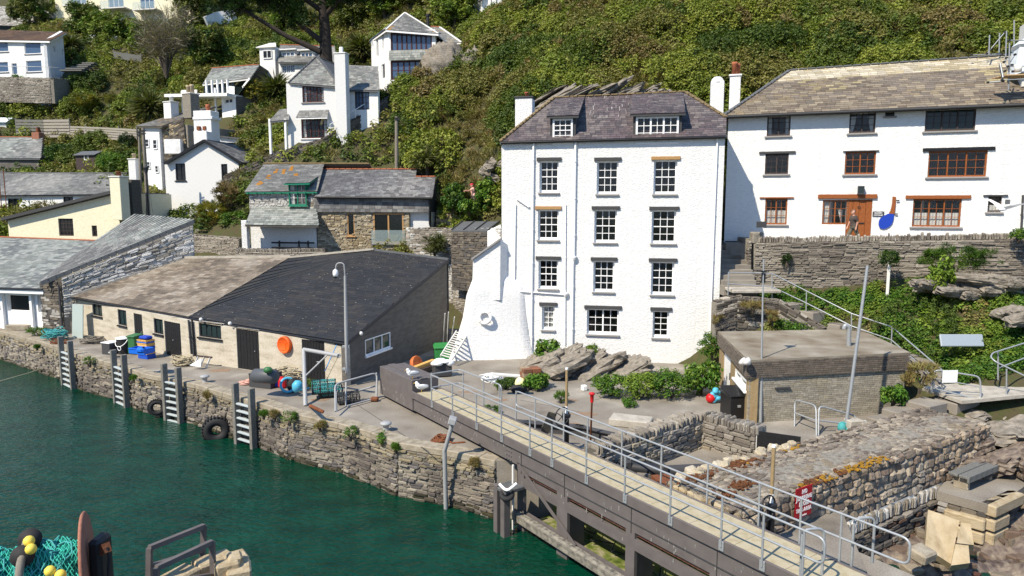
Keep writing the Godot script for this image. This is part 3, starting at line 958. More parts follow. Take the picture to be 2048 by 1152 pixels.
func make_terrain():
	var p := terrain_points()
	var n := p.size()
	var a := []
	for i in n:
		var row := PackedFloat64Array()
		row.resize(n+1)
		for j in n:
			row[j] = V2(p[i].x - p[j].x,p[i].z - p[j].z).length()+(0.6 if i == j else 0.0)*-1.0
		row[n] = p[i].y - 5.0
		a.append(row)
	for c in n:
		var piv := c
		for r in range(c+1,n):
			if absf(a[r][c]) > absf(a[piv][c]): piv = r
		var t = a[c]
		a[c] = a[piv]
		a[piv] = t
		for r in range(c+1,n):
			var f: float = a[r][c] / a[c][c]
			if f == 0.0: continue
			var ra: PackedFloat64Array = a[r]
			var rc: PackedFloat64Array = a[c]
			for k in range(c,n+1): ra[k] -= f*rc[k]
			a[r] = ra
	var w := PackedFloat64Array()
	w.resize(n)
	for c in range(n - 1,-1,-1):
		var v: float = a[c][n]
		for k in range(c+1,n): v -= a[c][k]*w[k]
		w[c] = v / a[c][c]
	var bump := FastNoiseLite.new()
	bump.seed = 11
	bump.frequency = 0.16
	bump.fractal_octaves = 4
	tgrid.resize(tw*td)
	for j in td:
		for i in tw:
			var x := tx0+i*tstep
			var z := tz0+j*tstep
			var y := 5.0
			for k in n:
				var q: Vector3 = p[k]
				y += w[k]*sqrt((x - q.x)*(x - q.x)+(z - q.z)*(z - q.z))
			tgrid[j*tw+i] = y+bump.get_noise_2d(x,z)*(0.9 if y > 7.0 else 0.3)
func gy(x: float,z: float) -> float:
	var u := clampf((x - tx0) / tstep,0,tw - 1.001)
	var v := clampf((z - tz0) / tstep,0,td - 1.001)
	var i := int(u)
	var j := int(v)
	var f := u - i
	var g := v - j
	var k := j*tw+i
	return lerpf(lerpf(tgrid[k],tgrid[k+1],f),lerpf(tgrid[k+tw],tgrid[k+tw+1],f),g)
func on(x: float,z: float,up := 0.0) -> Vector3:
	return V3(x,gy(x,z)+up,z)
func settle(p: Vector3) -> Vector3:
	var d := (p - eye) / -(p - eye).z
	for i in 260:
		var q := eye+d*(46.0+i*0.5)
		if gy(q.x,q.z) >= q.y: return q
	return p
func sheet(st,p: PackedVector2Array,y: float,base := -3.0):
	var ids := Geometry2D.triangulate_polygon(p)
	for i in range(0,ids.size(),3):
		tri(st,V3(p[ids[i]].x,y,p[ids[i]].y),V3(p[ids[i+1]].x,y,p[ids[i+1]].y),V3(p[ids[i+2]].x,y,p[ids[i+2]].y),Vector3.UP)
	var cw := Geometry2D.is_polygon_clockwise(p)
	for i in p.size():
		var a := p[i]
		var b := p[(i+1) % p.size()]
		var e := b - a
		quad(st,V3(a.x,y,a.y),V3(b.x,y,b.y),V3(b.x,base,b.y),V3(a.x,base,a.y),V3(e.y,0,-e.x)*(-1.0 if cw else 1.0))
var PAL := {}
var WATER := -1.85
func setting():
	PAL.quay = [C(0.15,0.13,0.115),C(0.20,0.175,0.15),C(0.25,0.22,0.18),C(0.33,0.29,0.235),C(0.18,0.165,0.16),C(0.42,0.38,0.31)]
	PAL.quay_wet = [C(0.05,0.045,0.03),C(0.075,0.07,0.035),C(0.10,0.085,0.06)]
	PAL.quay_top = [C(0.34,0.29,0.19),C(0.43,0.37,0.25),C(0.27,0.23,0.16),C(0.36,0.33,0.27)]
	PAL.terrace = [C(0.20,0.175,0.15),C(0.27,0.24,0.20),C(0.33,0.295,0.25),C(0.38,0.345,0.29),C(0.45,0.41,0.35)]
	PAL.dark = [C(0.10,0.085,0.07),C(0.16,0.14,0.115),C(0.22,0.19,0.15),C(0.13,0.12,0.11)]
	PAL.tan = [C(0.38,0.30,0.18),C(0.47,0.38,0.24),C(0.54,0.46,0.32),C(0.30,0.25,0.18),C(0.58,0.52,0.40)]
	PAL.washed = [C(0.62,0.61,0.58),C(0.72,0.71,0.68),C(0.50,0.48,0.44),C(0.76,0.75,0.73)]
	PAL.pier = [C(0.36,0.275,0.195),C(0.43,0.345,0.25),C(0.31,0.245,0.185),C(0.25,0.19,0.145),C(0.46,0.39,0.30),C(0.34,0.30,0.25)]
	PAL.slate = [C(0.16,0.16,0.155),C(0.20,0.20,0.19),C(0.245,0.245,0.23),C(0.29,0.285,0.265)]
	PAL.slate_blue = [C(0.12,0.12,0.125),C(0.17,0.17,0.172),C(0.21,0.21,0.21),C(0.145,0.14,0.14),C(0.26,0.255,0.245)]
	PAL.slate_purple = [C(0.085,0.068,0.072),C(0.115,0.09,0.094),C(0.145,0.115,0.115),C(0.10,0.085,0.09),C(0.175,0.15,0.145)]
	PAL.slate_green = [C(0.24,0.26,0.235),C(0.29,0.31,0.285),C(0.34,0.35,0.32),C(0.20,0.215,0.20)]
	PAL.tile_brown = [C(0.17,0.135,0.10),C(0.23,0.185,0.135),C(0.29,0.24,0.17),C(0.20,0.165,0.13)]
	PAL.tile_olive = [C(0.26,0.21,0.10),C(0.32,0.27,0.14),C(0.24,0.19,0.12),C(0.38,0.32,0.18)]
	PAL.tile_pale = [C(0.50,0.44,0.31),C(0.56,0.50,0.38),C(0.46,0.39,0.25)]
	PAL.shed_tile = [C(0.15,0.12,0.09),C(0.21,0.17,0.125),C(0.27,0.22,0.165),C(0.33,0.285,0.225)]
	PAL.ivy = [C(0.043,0.101,0.014),C(0.068,0.135,0.019),C(0.101,0.169,0.024),C(0.032,0.074,0.012)]
	PAL.lime = [C(0.150,0.237,0.027),C(0.200,0.275,0.037),C(0.112,0.188,0.022)]
	PAL.olive = [C(0.128,0.143,0.030),C(0.180,0.188,0.039),C(0.098,0.112,0.024)]
	PAL.brown = [C(0.162,0.105,0.041),C(0.230,0.155,0.068),C(0.121,0.081,0.030),C(0.135,0.121,0.038)]
	PAL.deep = [C(0.022,0.048,0.010),C(0.034,0.072,0.012),C(0.017,0.036,0.008)]
	PAL.gold = [C(0.312,0.260,0.029),C(0.221,0.208,0.026),C(0.143,0.156,0.023),C(0.091,0.111,0.018)]
	PAL.grass = [C(0.10,0.14,0.022),C(0.15,0.17,0.035),C(0.20,0.19,0.06)]
	PAL.straw = [C(0.30,0.24,0.10),C(0.24,0.17,0.06),C(0.20,0.19,0.06)]
	PAL.palm = [C(0.10,0.12,0.035),C(0.16,0.16,0.06),C(0.07,0.09,0.025)]
	PAL.fresh = [C(0.066,0.156,0.017),C(0.102,0.198,0.024),C(0.144,0.228,0.029),C(0.048,0.120,0.014)]
	PAL.hill = [[C(0.099,0.139,0.021),C(0.132,0.172,0.026)],[C(0.158,0.205,0.029),C(0.211,0.251,0.037)],[C(0.224,0.257,0.040),C(0.290,0.310,0.053)],[C(0.178,0.178,0.045),C(0.238,0.218,0.059)],[C(0.066,0.106,0.018),C(0.099,0.145,0.024)],[C(0.185,0.145,0.05),C(0.25,0.195,0.075)]]
	make_terrain()
	var st := S()
	st.set_smooth_group(0)
	var idx := []
	for j in td - 1:
		for i in tw - 1:
			var k := j*tw+i
			var q := []
			for e in [[0,0],[1,0],[1,1],[0,1]]:
				q.append(V3(tx0+(i+e[0])*tstep,tgrid[k+e[0]+e[1]*tw],tz0+(j+e[1])*tstep))
			if q[0].y < -6.5 and q[2].y < -6.5: continue
			quad(st,q[0],q[1],q[2],q[3],Vector3.UP)
	ground("hillside",st,M.soil)
	st = S()
	quad(st,V3(-140,WATER,60),V3(140,WATER,60),V3(140,WATER,-62),V3(-140,WATER,-62),Vector3.UP)
	ground("water",st,M.water)
	var edge := [V3(-38.932,0,-45.408),V3(-32.866,0,-44.3),V3(-29.519,0,-41.91),V3(-26.204,0,-39.469),V3(-22.786,0,-36.535),V3(-20.102,0,-34.879),V3(-17.618,0,-32.753),V3(-14.199,0,-30.776),V3(-11.59,0,-28.705),V3(-10.172,0,-27.732),V3(-8.638,0,-26.419),V3(-6.375,0,-25.101),V3(-4.94,0,-24.013),V3(-3.816,0,-22.962),V3(-2.224,0,-22.277),V3(-0.504,0,-21.277)]
	var kerb := []
	var flat_edge := PackedVector2Array()
	for e in edge: flat_edge.append(V2(e.x,e.z))
	var inner := PV(flat_edge)
	inner.append_array(PV([V2(1.415,-21.242),V2(7.284,-12.778),V2(9.827,-21.541),V2(17,-26),V2(17,-31),V2(9.6,-33.5),V2(3,-44),V2(-4,-45),V2(-12,-47),V2(-22,-50),V2(-34,-56),V2(-60,-54)]))
	st = S()
	sheet(st,inner,0.0,-3.0)
	ground("quay_ground",st,M.concrete)
	var wall := thing("quay_wall","long rubble quay wall rising from the green harbour water","wall")
	st = S()
	for i in edge.size() - 1:
		var a: Vector3 = edge[i]
		var b: Vector3 = edge[i+1]
		var n := (b - a).cross(Vector3.UP).normalized()
		if n.z < 0: n = -n
		quad(st,a+n*0.03+V3(0,-0.02,0),b+n*0.03+V3(0,-0.02,0),b+n*0.25+V3(0,-4,0),a+n*0.25+V3(0,-4,0),n)
	put("wall_core",st,M.mortar,wall)
	var share := 300.0
	for i in edge.size() - 1:
		var a: Vector3 = edge[i]
		var b: Vector3 = edge[i+1]
		var n := (b - a).cross(Vector3.UP).normalized()
		if n.z < 0: n = -n
		var low := V3(0,-2.3,0)+n*0.13
		var top := V3(0,-0.22,0)+n*0.04
		rubble(wall,a+low,b+low,b+top,a+top,0.16,0.5,0.1,PAL.quay,{0: 0,1: 10,2: 10,3: 10,4: 10,5: 10,6: 14,7: 16,8: 16,9: 16,10: 24,11: 28,12: 32,13: 42,14: 52}[i],{"out": n,"low": PAL.quay_wet,"low_y": -1.72,"high": PAL.quay_top,"high_y": -0.55,"turn": 0.06,"d1": 0.2})
		var len := (b - a).length()
		var p := 0.0
		while p < len - 0.05:
			var w := minf(rnd(0.9,1.7),len - p)
			if len - p - w < 0.35: w = len - p
			var c := a.lerp(b,(p+w*0.5) / len) - n*0.22+V3(0,-0.10+rnd(-0.008,0.012),0)
			var x := (b - a) / len
			var k := S()
			bx(k,Vector3.ZERO,V3(w - 0.012,0.24,rnd(0.55,0.62)),0.03)
			put("kerb_stone",k,M.kerb_stone,wall,Transform3D(Basis(x,Vector3.UP,x.cross(Vector3.UP)),c))
			p += w
	for q in [[V3(-3.008,0,-28.705),0.35],[V3(-1.852,0,-29.419),0.5],[V3(2.328,0,-28.099),0.45],[V3(2.775,0,-26.222),0.6],[V3(2.17,0,-24.982),0.4],[V3(-14.214,0,-33.364),0.7],[V3(-0.496,0,-28.173),0.4],[V3(-7.932,0,-28.173),0.5]]:
		st = S()
		var pl := PackedVector2Array()
		for i in 18: pl.append(V2(cos(TAU*i / 18.0),sin(TAU*i / 18.0)*0.55)*q[1]*rnd(0.55,1.1))
		extrude(st,pl,0.0,0.004,Transform3D(Basis(Vector3.RIGHT,-PI / 2),q[0]+V3(0,0.001,0)))
		ground("rust_stain",st,M.rust_stain)
	for q in [[V3(-6.693,0,-28.173),V3(-2.669,0,-21.996)],[V3(-3.353,0,-29.747),V3(-0.251,0,-24.29)],[V3(-9.837,0,-28.939),V3(-9.234,0,-32.954)],[V3(3.429,0,-28.173),V3(6.176,0,-30.6)],[V3(0.331,0,-28.173),V3(3.184,0,-26.093)],[V3(-16.689,0,-32.954),V3(-15.954,0,-36.289)],[V3(-20.972,0,-36.289),V3(-19.967,0,-39.614)],[V3(-1.357,0,-28.939),V3(2.308,0,-29.747)]]:
		ground("slab_joint",r_(q[0]+V3(0,0.001,0),q[1]+V3(0,0.001,0),0.006,0.03),M.dark_mortar)
	st = S()
	var ln := [V3(-27.706,5.621,-56),V3(-23.698,5.351,-55),V3(-19.099,4.425,-53),V3(-14.555,4.311,-53),V3(-8.333,4.232,-52),V3(-8.052,5.322,-54),V3(-15.356,4.823,-56),V3(-21.328,4.766,-57),V3(-25.375,6.091,-60),V3(-29.213,6.219,-60)]
	for i in 4:
		slab(st,ln[i],ln[i+1],ln[8 - i],ln[9 - i],0.5)
	ground("lane",st,M.lane)
	st = S()
	var tp := PV([V2(12.489,-35.95),V2(17.714,-33.75),V2(23.298,-30.95),V2(25.486,-30.4),V2(30.181,-36),V2(11.862,-40),V2(11.299,-37)])
	sheet(st,tp,6.0,3.0)
	ground("terrace_ground",st,M.lane)
func board_door(par,r: Rect2,n: int,mat,o := {}):
	var z: float = o.get("z",-0.06)
	var d := S()
	bx(d,V3(r.get_center().x,r.get_center().y,z - 0.03),V3(r.size.x,r.size.y,0.04))
	var door := put("door",d,mat,par)
	for i in n:
		var b := S()
		var w := r.size.x / n
		bx(b,V3(r.position.x+w*(i+0.5),r.get_center().y,z+0.005+rnd(-0.004,0.006)),V3(w - 0.012,r.size.y - 0.02,0.03),0.004)
		put("board",b,mat,door)
	var h := S()
	bx(h,V3(r.position.x+r.size.x*o.get("knob",0.8),r.position.y+r.size.y*0.48,z+0.05),V3(0.22 if o.get("bolt",false) else 0.05,0.05,0.05),0.01)
	put("handle",h,M.galv,door)
	return door
func roof_solid(par,q: Array,th: float,mat,called := "roof_deck"):
	var st := S()
	for f in q:
		var at := func(i,j): return (f[0] as Vector3).lerp(f[1],i / 6.0).lerp((f[3] as Vector3).lerp(f[2],i / 6.0),j / 6.0) - V3(0,0.02,0)
		var d := V3(0,-th,0)
		for i in 6:
			for j in 6:
				quad(st,at.call(i,j),at.call(i+1,j),at.call(i+1,j+1),at.call(i,j+1),V3(0,1,0.01))
				quad(st,at.call(i,j)+d,at.call(i+1,j)+d,at.call(i+1,j+1)+d,at.call(i,j+1)+d,V3(0,-1,0))
			for e in [[at.call(i,0),at.call(i+1,0)],[at.call(i,6),at.call(i+1,6)],[at.call(0,i),at.call(0,i+1)],[at.call(6,i),at.call(6,i+1)]]:
				quad(st,e[0],e[1],e[1]+d,e[0]+d,(e[0]+e[1])*0.5 - at.call(3,3))
	return put(called,st,mat,par)
func gutter(par,a: Vector3,b: Vector3,mat = null,r := 0.06):
	var st := S()
	tube(st,[a,b],r,8)
	put("gutter",st,mat if mat else M.black_paint,par)
func sheds():
	var t := thing("boat_shed","quayside shed under a wide black felt roof with an orange float lid on its wall","shed",V3(-16.734,0,-35.571),-0.501)
	
	var a := V3(-0.497,2.179,-0.445)
	var b := V3(10.753,1.973,0.004)
	var c := V3(9.357,4.872,-10.178)
	var m := V3(3.693,5.223,-10.495)
	var e := V3(-2.015,4.68,-9.078)
	var win := Rect2(0.911,1.345,1.666,0.774)
	var d1 := Rect2(3.673,0.072,1.548,1.972)
	var d2 := Rect2(8.037,0.071,1.397,1.806)
	d1.size.y += d1.position.y
	d1.position.y = 0.0
	d2.size.y += d2.position.y
	d2.position.y = 0.0
	var len := 10.707
	var st := S()
	wallf(st,PV([V2(0,-0.4),V2(len,-0.4),V2(len,b.y - 0.1),V2(0,a.y - 0.1)]),[win,d1,d2],0.25)
	var front := put("front_wall",st,M.shed_render,t)
	window(t,win,M.black_paint,{"cols": 4,"rows": 1,"glass": M.green_glass,"sill": M.black_paint,"deep": 0.1,"bar": 0.03,"split": true})
	board_door(t,d1,7,M.black_board,{"bolt": false})
	board_door(t,d2,8,M.black_board,{"bolt": true,"knob": 0.72})
	fx = Transform3D(Basis(Vector3.UP,1.711),V3(10.707,0,0))
	var gw := Rect2(1.543,1.036,2.263,0.763)
	var gl := 10.233
	st = S()
	wallf(st,PV([V2(0,-0.4),V2(gl,-0.4),V2(gl,c.y - 0.1),V2(0,b.y - 0.1)]),[gw],0.25)
	put("gable_wall",st,M.grey_render,t,fx)
	window(t,gw,M.white_paint,{"lights": 3,"cols": 1,"rows": 1,"sill": M.white_paint,"deep": 0.04,"fw": 0.055,"glass": M.green_glass,"sill_over": 0.04})
	put("wall_lamp",o_(V3(1.04,2.199,0.12),0.10,10),M.off_white,t,fx)
	fx = Transform3D()
	st = S()
	for s in [[c,m],[m,e],[e,a]]:
		quad(st,s[0] - V3(0,0.1,0),s[1] - V3(0,0.1,0),V3(s[1].x,-0.5,s[1].z),V3(s[0].x,-0.5,s[0].z),V3(0,0,-1))
	put("back_wall",st,M.grey_render,t)
	roof_solid(t,[[a,b,c,m],[a,m,m,e]],0.12,M.felt)
	slates(t,a,b,c,m,0.6,0.24,[C(0.023,0.024,0.027),C(0.031,0.031,0.033),C(0.040,0.037,0.034),C(0.027,0.027,0.029)],0,{"th": 0.013,"one": "felt_strip","many": "felt_shingles","vary": 0.05,"mat": "slate"})
	slates(t,a,a.lerp(m,0.999),m,e,1.0,0.24,[C(0.022,0.023,0.024),C(0.035,0.033,0.031)],0,{"th": 0.007,"one": "felt_strip","many": "felt_shingles","vary": 0.05,"mat": "slate"})
	var list := []
	for i in 190:
		var u := rng.randf()
		var v := rng.randf()
		var p := a.lerp(b,u).lerp(m.lerp(c,u),v)
		list.append([Transform3D(Basis(Vector3.UP,rnd(0,TAU)).scaled(V3(rnd(0.02,0.10),0.012,rnd(0.02,0.06))),p+V3(0,0.04,0)),Color(0.6,0.6,0.57)*rnd(0.4,1.0)])
	multi("gull_droppings",vc_mesh("stone0",Color.WHITE),M.stone,list,t)
	put("ridge_strip",r_(m+V3(0,0.05,0),c+V3(0,0.05,0),0.1,0.16),M.lead,t)
	put("coping",r_(e+V3(0,0.03,0),m+V3(0,0.1,0),0.12,0.3),M.pale_concrete,t)
	put("step_flashing",r_(m+V3(0,0.08,0),m.lerp(c,0.01)+V3(0,-0.35,0.1),0.14,0.3),M.felt,t)
	put("verge_board",r_(b+V3(0.02,-0.07,0),c+V3(0.02,-0.07,0),0.16,0.03),M.charcoal,t)
	put("fascia",r_(a+V3(0,-0.1,0.01),b+V3(0,-0.1,0.01),0.17,0.03),M.black_paint,t)
	gutter(t,a+V3(0,-0.06,0.07),b+V3(0,-0.06,0.07))
	pipe(t,[V3(0.52,2.177,0.08),V3(0.602,0.316,0.08)],0.05,M.black_paint)
	pipe(t,[V3(0.247,2.156,0.08),V3(0.336,0.393,0.08)],0.05,M.charcoal)
	for p in [V3(1.31,2.276,0.15),V3(3.44,2.246,0.15)]:
		put("wall_lamp",o_(p,0.10,10),M.off_white,t)
	one("mooring_float","big round orange float lid fixed to the cream wall between two black doors","float",lid_shape(),M.orange,"",Transform3D(Basis(Vector3.UP,t.rotation.y)*Basis(Vector3.RIGHT,PI / 2),V3(-10.618,1.525,-32.06)))
	t = thing("net_store","low net store with mottled brown tiled roof between rubble house and black shed","shed",V3(-27.72,0,-43.766),-0.641)
	
	var la := V3(0.631,2.314,0.235)
	var lb := V3(13.194,2.179,-0.403)
	var lc := V3(10.499,4.68,-8.747)
	var ld := V3(2.988,4.456,-5.764)
	var holes := [Rect2(2.748,1.352,1.298,0.705),Rect2(6.06,1.095,1.034,0.92),Rect2(7.982,0.014,0.963,1.944),Rect2(10.239,1.063,0.98,0.83),Rect2(11.364,0.122,1.66,1.744)]
	for i in [2,4]:
		holes[i].size.y += holes[i].position.y
		holes[i].position.y = 0.0
	st = S()
	len = 13.706
	wallf(st,PV([V2(0,-0.4),V2(len,-0.4),V2(len,lb.y - 0.08),V2(0,la.y - 0.08)]),holes,0.25)
	put("front_wall",st,M.shed_render,t)
	for i in [0,1,3]: window(t,holes[i],M.black_paint,{"cols": 2,"rows": 1,"sill": M.black_paint,"deep": 0.1,"fw": 0.05,"glass": M.green_glass,"sill_over": 0.05})
	board_door(t,holes[2],4,M.black_board)
	board_door(t,holes[4],8,M.black_board,{"knob": 0.5})
	roof_solid(t,[[la,lb,lc,ld]],0.1,M.dark_mortar)
	slates(t,la,lb,lc,ld,0.46,0.25,PAL.shed_tile,260,{"th": 0.022,"one": "tile","many": "tiles","patch": 0.8})
	gutter(t,la+V3(0,-0.06,0.05),lb+V3(0,-0.06,0.05),null,0.05)
	put("fascia",r_(la+V3(0,-0.08,0),lb+V3(0,-0.08,0),0.12,0.03),M.black_paint,t)
	put("mortar_fillet",r_(la+V3(-0.05,0.06,0),ld+V3(-0.05,0.06,0),0.16,0.3),M.pale_concrete,t)
	put("back_coping",r_(ld+V3(0,0.05,0),lc+V3(0,0.05,0),0.2,0.25),M.pale_concrete,t)
func lid_shape() -> SurfaceTool:
	var st := S()
	lathe(st,[V2(0.30,-0.12),V2(0.40,-0.12),V2(0.405,0.03),V2(0.385,0.06),V2(0.35,0.062),V2(0.335,0.045),V2(0,0.045)],Transform3D(),28)
	bx(st,V3(0,0.052,-0.14),V3(0.62,0.02,0.02),0.004)
	bx(st,V3(0.16,0.052,0.05),V3(0.02,0.02,0.36),0.004)
	bx(st,V3(-0.1,0.052,0.24),V3(0.3,0.02,0.03),0.004)
	return st
func tall_house():
	var t := thing("tall_white_house","tall white four-storey house with grey lintels, sash windows and slate roof above the quay","house",V3(-0.539,0,-36.6),-0.191)
	var len := 11.047
	var el := V3(-0.045,11.201,0.161)
	var er := V3(11.097,11.296,0.194)
	var pr := V3(11.207,12.306,-1.193)
	var rr := V3(9.289,13.951,-3.485)
	var rl := V3(2.245,13.827,-3.417)
	var ql := el.lerp(rl,(pr.y - el.y) / (rl.y - el.y))
	var back := -8.2
	var rects := [
		[Rect2(1.978,8.633,0.987,1.596),3,4,1,"grey",0],[Rect2(4.898,8.549,1.073,1.646),3,4,1,"grey",0],[Rect2(7.705,8.54,1.13,1.671),3,4,1,"oak",0],
		[Rect2(1.912,6.213,1.073,1.557),3,4,1,"oak",0],[Rect2(4.807,6.114,1.133,1.659),3,4,1,"grey",0],[Rect2(7.665,6.094,1.187,1.658),3,4,1,"grey",0],
		[Rect2(1.949,3.675,1.029,1.518),3,4,1,"grey",0],[Rect2(4.792,3.587,1.065,1.597),3,4,1,"grey",0],[Rect2(7.7,3.505,1.124,1.672),3,4,1,"grey",0],
		[Rect2(2.145,1.514,0.666,1.275),2,4,1,"grey",1],[Rect2(4.492,1.366,1.632,1.33),2,3,2,"grey",2],[Rect2(7.831,1.301,0.803,1.387),2,4,1,"grey",2]]
	var holes := []
	for r in rects: holes.append(r[0])
	var st := S()
	wallf(st,PV([V2(0,-1),V2(len,-1),V2(len,er.y - 0.1),V2(0,el.y - 0.1)]),holes,0.45)
	put("front_wall",st,M.whitewash,t)
	st = S()
	for x in [0.0,len]:
		var h := el.y if x == 0.0 else er.y
		quad(st,V3(x,-1,-0.45),V3(x,-1,back),V3(x,h,back),V3(x,h,-0.45),V3(1 if x > 0 else -1,0,0))
	quad(st,V3(len,er.y - 0.1,-0.1),V3(len,er.y - 0.1,back),V3(len,pr.y,back),V3(len,pr.y,pr.z),Vector3.RIGHT)
	quad(st,V3(0,-1,back),V3(len,-1,back),V3(len,el.y,back),V3(0,el.y,back),Vector3.FORWARD)
	put("side_wall",st,M.whitewash,t)
	rooms(t,len,back,[0.15,2.75,5.35,7.95,10.5],[3.4,7.2])
	for r in rects:
		var o := {"cols": r[1],"rows": r[2],"lights": r[3],"sash": r[5] == 0,"deep": 0.2,"fw": 0.085,"bar": 0.03,"lintel": M.oak if r[4] == "oak" else M.lintel_grey,"sill": M.sill_grey,"lintel_over": 0.14,"sill_over": 0.06,"bottom": 1.9}
		if r[5] == 1: o["curtain"] = [[0.05,0.05,0.45,0.95],[0.6,0.05,0.95,0.95]]
		window(t,r[0],M.white_paint,o)
	var eb := V3(len+0.05,er.y,back)
	var lb := V3(-0.1,el.y,back)
	var pb := V3(len+0.05,pr.y,back+(pr.z+0.0))
	var rz := rl.z
	roof_solid(t,[[el,er,pr,ql],[ql,pr,rr,rl],[lb,el,rl,rl],[pr,pb,rr,rr],[eb,lb,rl,rr],[pb,eb,rr,rr]],0.10,M.lead)
	slates(t,el,er,pr,ql,0.30,0.20,PAL.slate_purple,120,{"th": 0.016})
	slates(t,ql,pr,rr,rl,0.30,0.20,PAL.slate_purple,120,{"th": 0.016})
	slates(t,lb,el,rl,rl,0.30,0.20,PAL.slate_purple,0,{"th": 0.016})
	slates(t,pr,pb,rr,rr,0.30,0.20,PAL.slate_purple,0,{"th": 0.016})
	for s in [[rl,rr],[el,rl],[rr,pr]]:
		var n := int((s[1] - s[0]).length() / 0.42)
		for i in n:
			put("ridge_tile",r_(s[0].lerp(s[1],(i+0.04) / n)+V3(0,0.05,0),s[0].lerp(s[1],(i+0.96) / n)+V3(0,0.05,0),0.09,0.24,Vector3.UP,0.03),M.old_ridge,t)
	gutter(t,el+V3(0.05,-0.05,0.03),er+V3(-0.05,-0.05,0.03))
	var list := []
	for i in 70:
		var u := rnd(0.05,0.95)
		var v := rnd(0.45,1.0)
		var p := el.lerp(er,u).lerp(rl.lerp(rr,u),v)
		var up := (rl - el.lerp(er,0.24)).normalized()
		list.append([Transform3D(Basis(V3(rnd(0.02,0.05),0,0),up*rnd(0.06,0.5),V3(0,0.4,0.4)*0.02),p+V3(0,0.045,0.03)),Color(0.52,0.50,0.48)*rnd(0.6,1.0)])
	multi("gull_droppings",vc_mesh("stone1",Color.WHITE),M.stone,list,t)
	dormer(t,Rect2(2.632,11.153,1.024,1.183),V3(2.279,13.792,-3.368),V3(4.034,13.826,-3.389),1,3,4)
	dormer(t,Rect2(6.784,11.091,2.077,1.248),V3(6.879,13.882,-3.425),V3(9.313,13.917,-3.438),3,2,3)
	chimney(t,V3(0.34,12.331,-5.057),V3(1,1.75,0.9),M.whitewash,[[0.1,0,0.3,0.13,M.terracotta]],M.lintel_grey)
	
	pipe(t,[V3(1.678,11.155,0.08),V3(1.625,4.125,0.08),V3(1.612,0.097,0.08)],0.055)
	pipe(t,[V3(3.816,11.119,0.08),V3(3.798,5.534,0.08),V3(3.753,4.943,0.08),V3(3.747,0.504,0.08)],0.06)
	pipe(t,[V3(3.747,0.504,0.08),V3(2.972,0.211,0.35)],0.07)
	pipe(t,[V3(3.337,8.025,0.06),V3(3.376,0.75,0.06)],0.03)
	pipe(t,[V3(0.989,3.506,0.07),V3(3.302,3.404,0.07)],0.035)
	pipe(t,[V3(0.745,8.026,0.06),V3(0.694,3.788,0.06)],0.035)
	pipe(t,[V3(0.824,8.307,0.06),V3(1.452,7.898,0.06)],0.05)
	pipe(t,[V3(10.693,11.244,0.07),V3(10.668,6.289,0.07),V3(10.675,0.138,0.07)],0.04)
	for h in [V3(3.805,5.306,0.12),V3(3.383,3.41,0.1)]:
		put("hopper",l_([V2(0.05,-0.14),V2(0.13,0),V2(0.14,0.1),V2(0,0.1)],TB(h),10),M.white_paint,t)
	var rows := [[V2(-2.809,-0.904),V2(2.243,-0.885),1.9,0.35],[V2(-2.484,0.147),V2(1.711,0.18),1.6,0.2],[V2(-2.156,1.205),V2(1.421,1.267),1.3,0.08],[V2(-1.92,2.143),V2(1.304,2.213),1.05,0.03],[V2(-1.748,3.353),V2(1.22,3.163),0.85,0.02],[V2(-1.437,4.231),V2(1.084,3.949),0.68,0.01],[V2(-1.32,4.451),V2(0.71,4.204),0.5,0.005]]
	st = S()
	st.set_smooth_group(0)
	var ring := []
	for r in rows:
		var l: Vector2 = r[0]
		var q: Vector2 = r[1]
		var zf: float = r[2]
		var zr: float = r[3]
		var ro := [V3(l.x+0.1,l.y,-3.5),V3(l.x,l.y,zf - 0.5),V3(l.x+0.03,l.y,zf - 0.12)]
		for k in 9:
			var f := k / 8.0
			ro.append(V3(lerpf(l.x+0.14,q.x,f),lerpf(l.y,q.y,f)+rnd(-0.02,0.02),lerpf(zf,zr,f)+rnd(-0.03,0.03)*(1.0 - f)))
		ro.append(V3(q.x,q.y,-0.3))
		ring.append(ro)
	for i in rows.size() - 1:
		for k in 12:
			quad(st,ring[i][k],ring[i][k+1],ring[i+1][k+1],ring[i+1][k],V3(-0.8 if k < 2 else 0.1,0.2,1))
	for k in range(1,12): tri(st,ring[-1][0],ring[-1][k],ring[-1][k+1],Vector3.UP)
	put("buttress",st,M.whitewash,t)
	st = S()
	st.set_smooth_group(-1)
	var f := [V3(-1.491,3.051,0.5),V3(0.01,3.09,0.5),V3(0.043,6.21,0.5),V3(-1.423,5.155,0.5)]
	var s2 := [V3(0.308,3.031,0),V3(0.31,5.953,0)]
	quad(st,f[0],f[1],f[2],f[3],V3(0,0,1))
	quad(st,f[1],s2[0],s2[1],f[2],V3(1,0,0.5))
	var bk := V3(0,0,-3.6)
	quad(st,f[3],f[2],f[2]+bk,f[3]+bk,Vector3.UP)
	quad(st,f[2],s2[1],s2[1]+bk,f[2]+bk,Vector3.UP)
	quad(st,f[0],f[3],f[3]+bk,f[0]+bk,Vector3.LEFT)
	put("raking_wall",st,M.whitewash,t)
	put("wall_coping",r_(f[3]+V3(-0.05,0.05,-0.1),f[2]+V3(0,0.05,-0.1),0.09,0.5),M.sill_grey,t)
	st = S()
	torus(st,Transform3D(),0.30,0.09,28,10)
	var ring_t := thing("life_ring","white life ring hung on the white sloping buttress","life ring",V3(-1.401,2.203,-35.891))
	ring_t.basis = Basis(Vector3.UP,-0.241)*Basis(Vector3.RIGHT,PI / 2 - 0.22)
	put("ring",st,M.white_paint,ring_t)
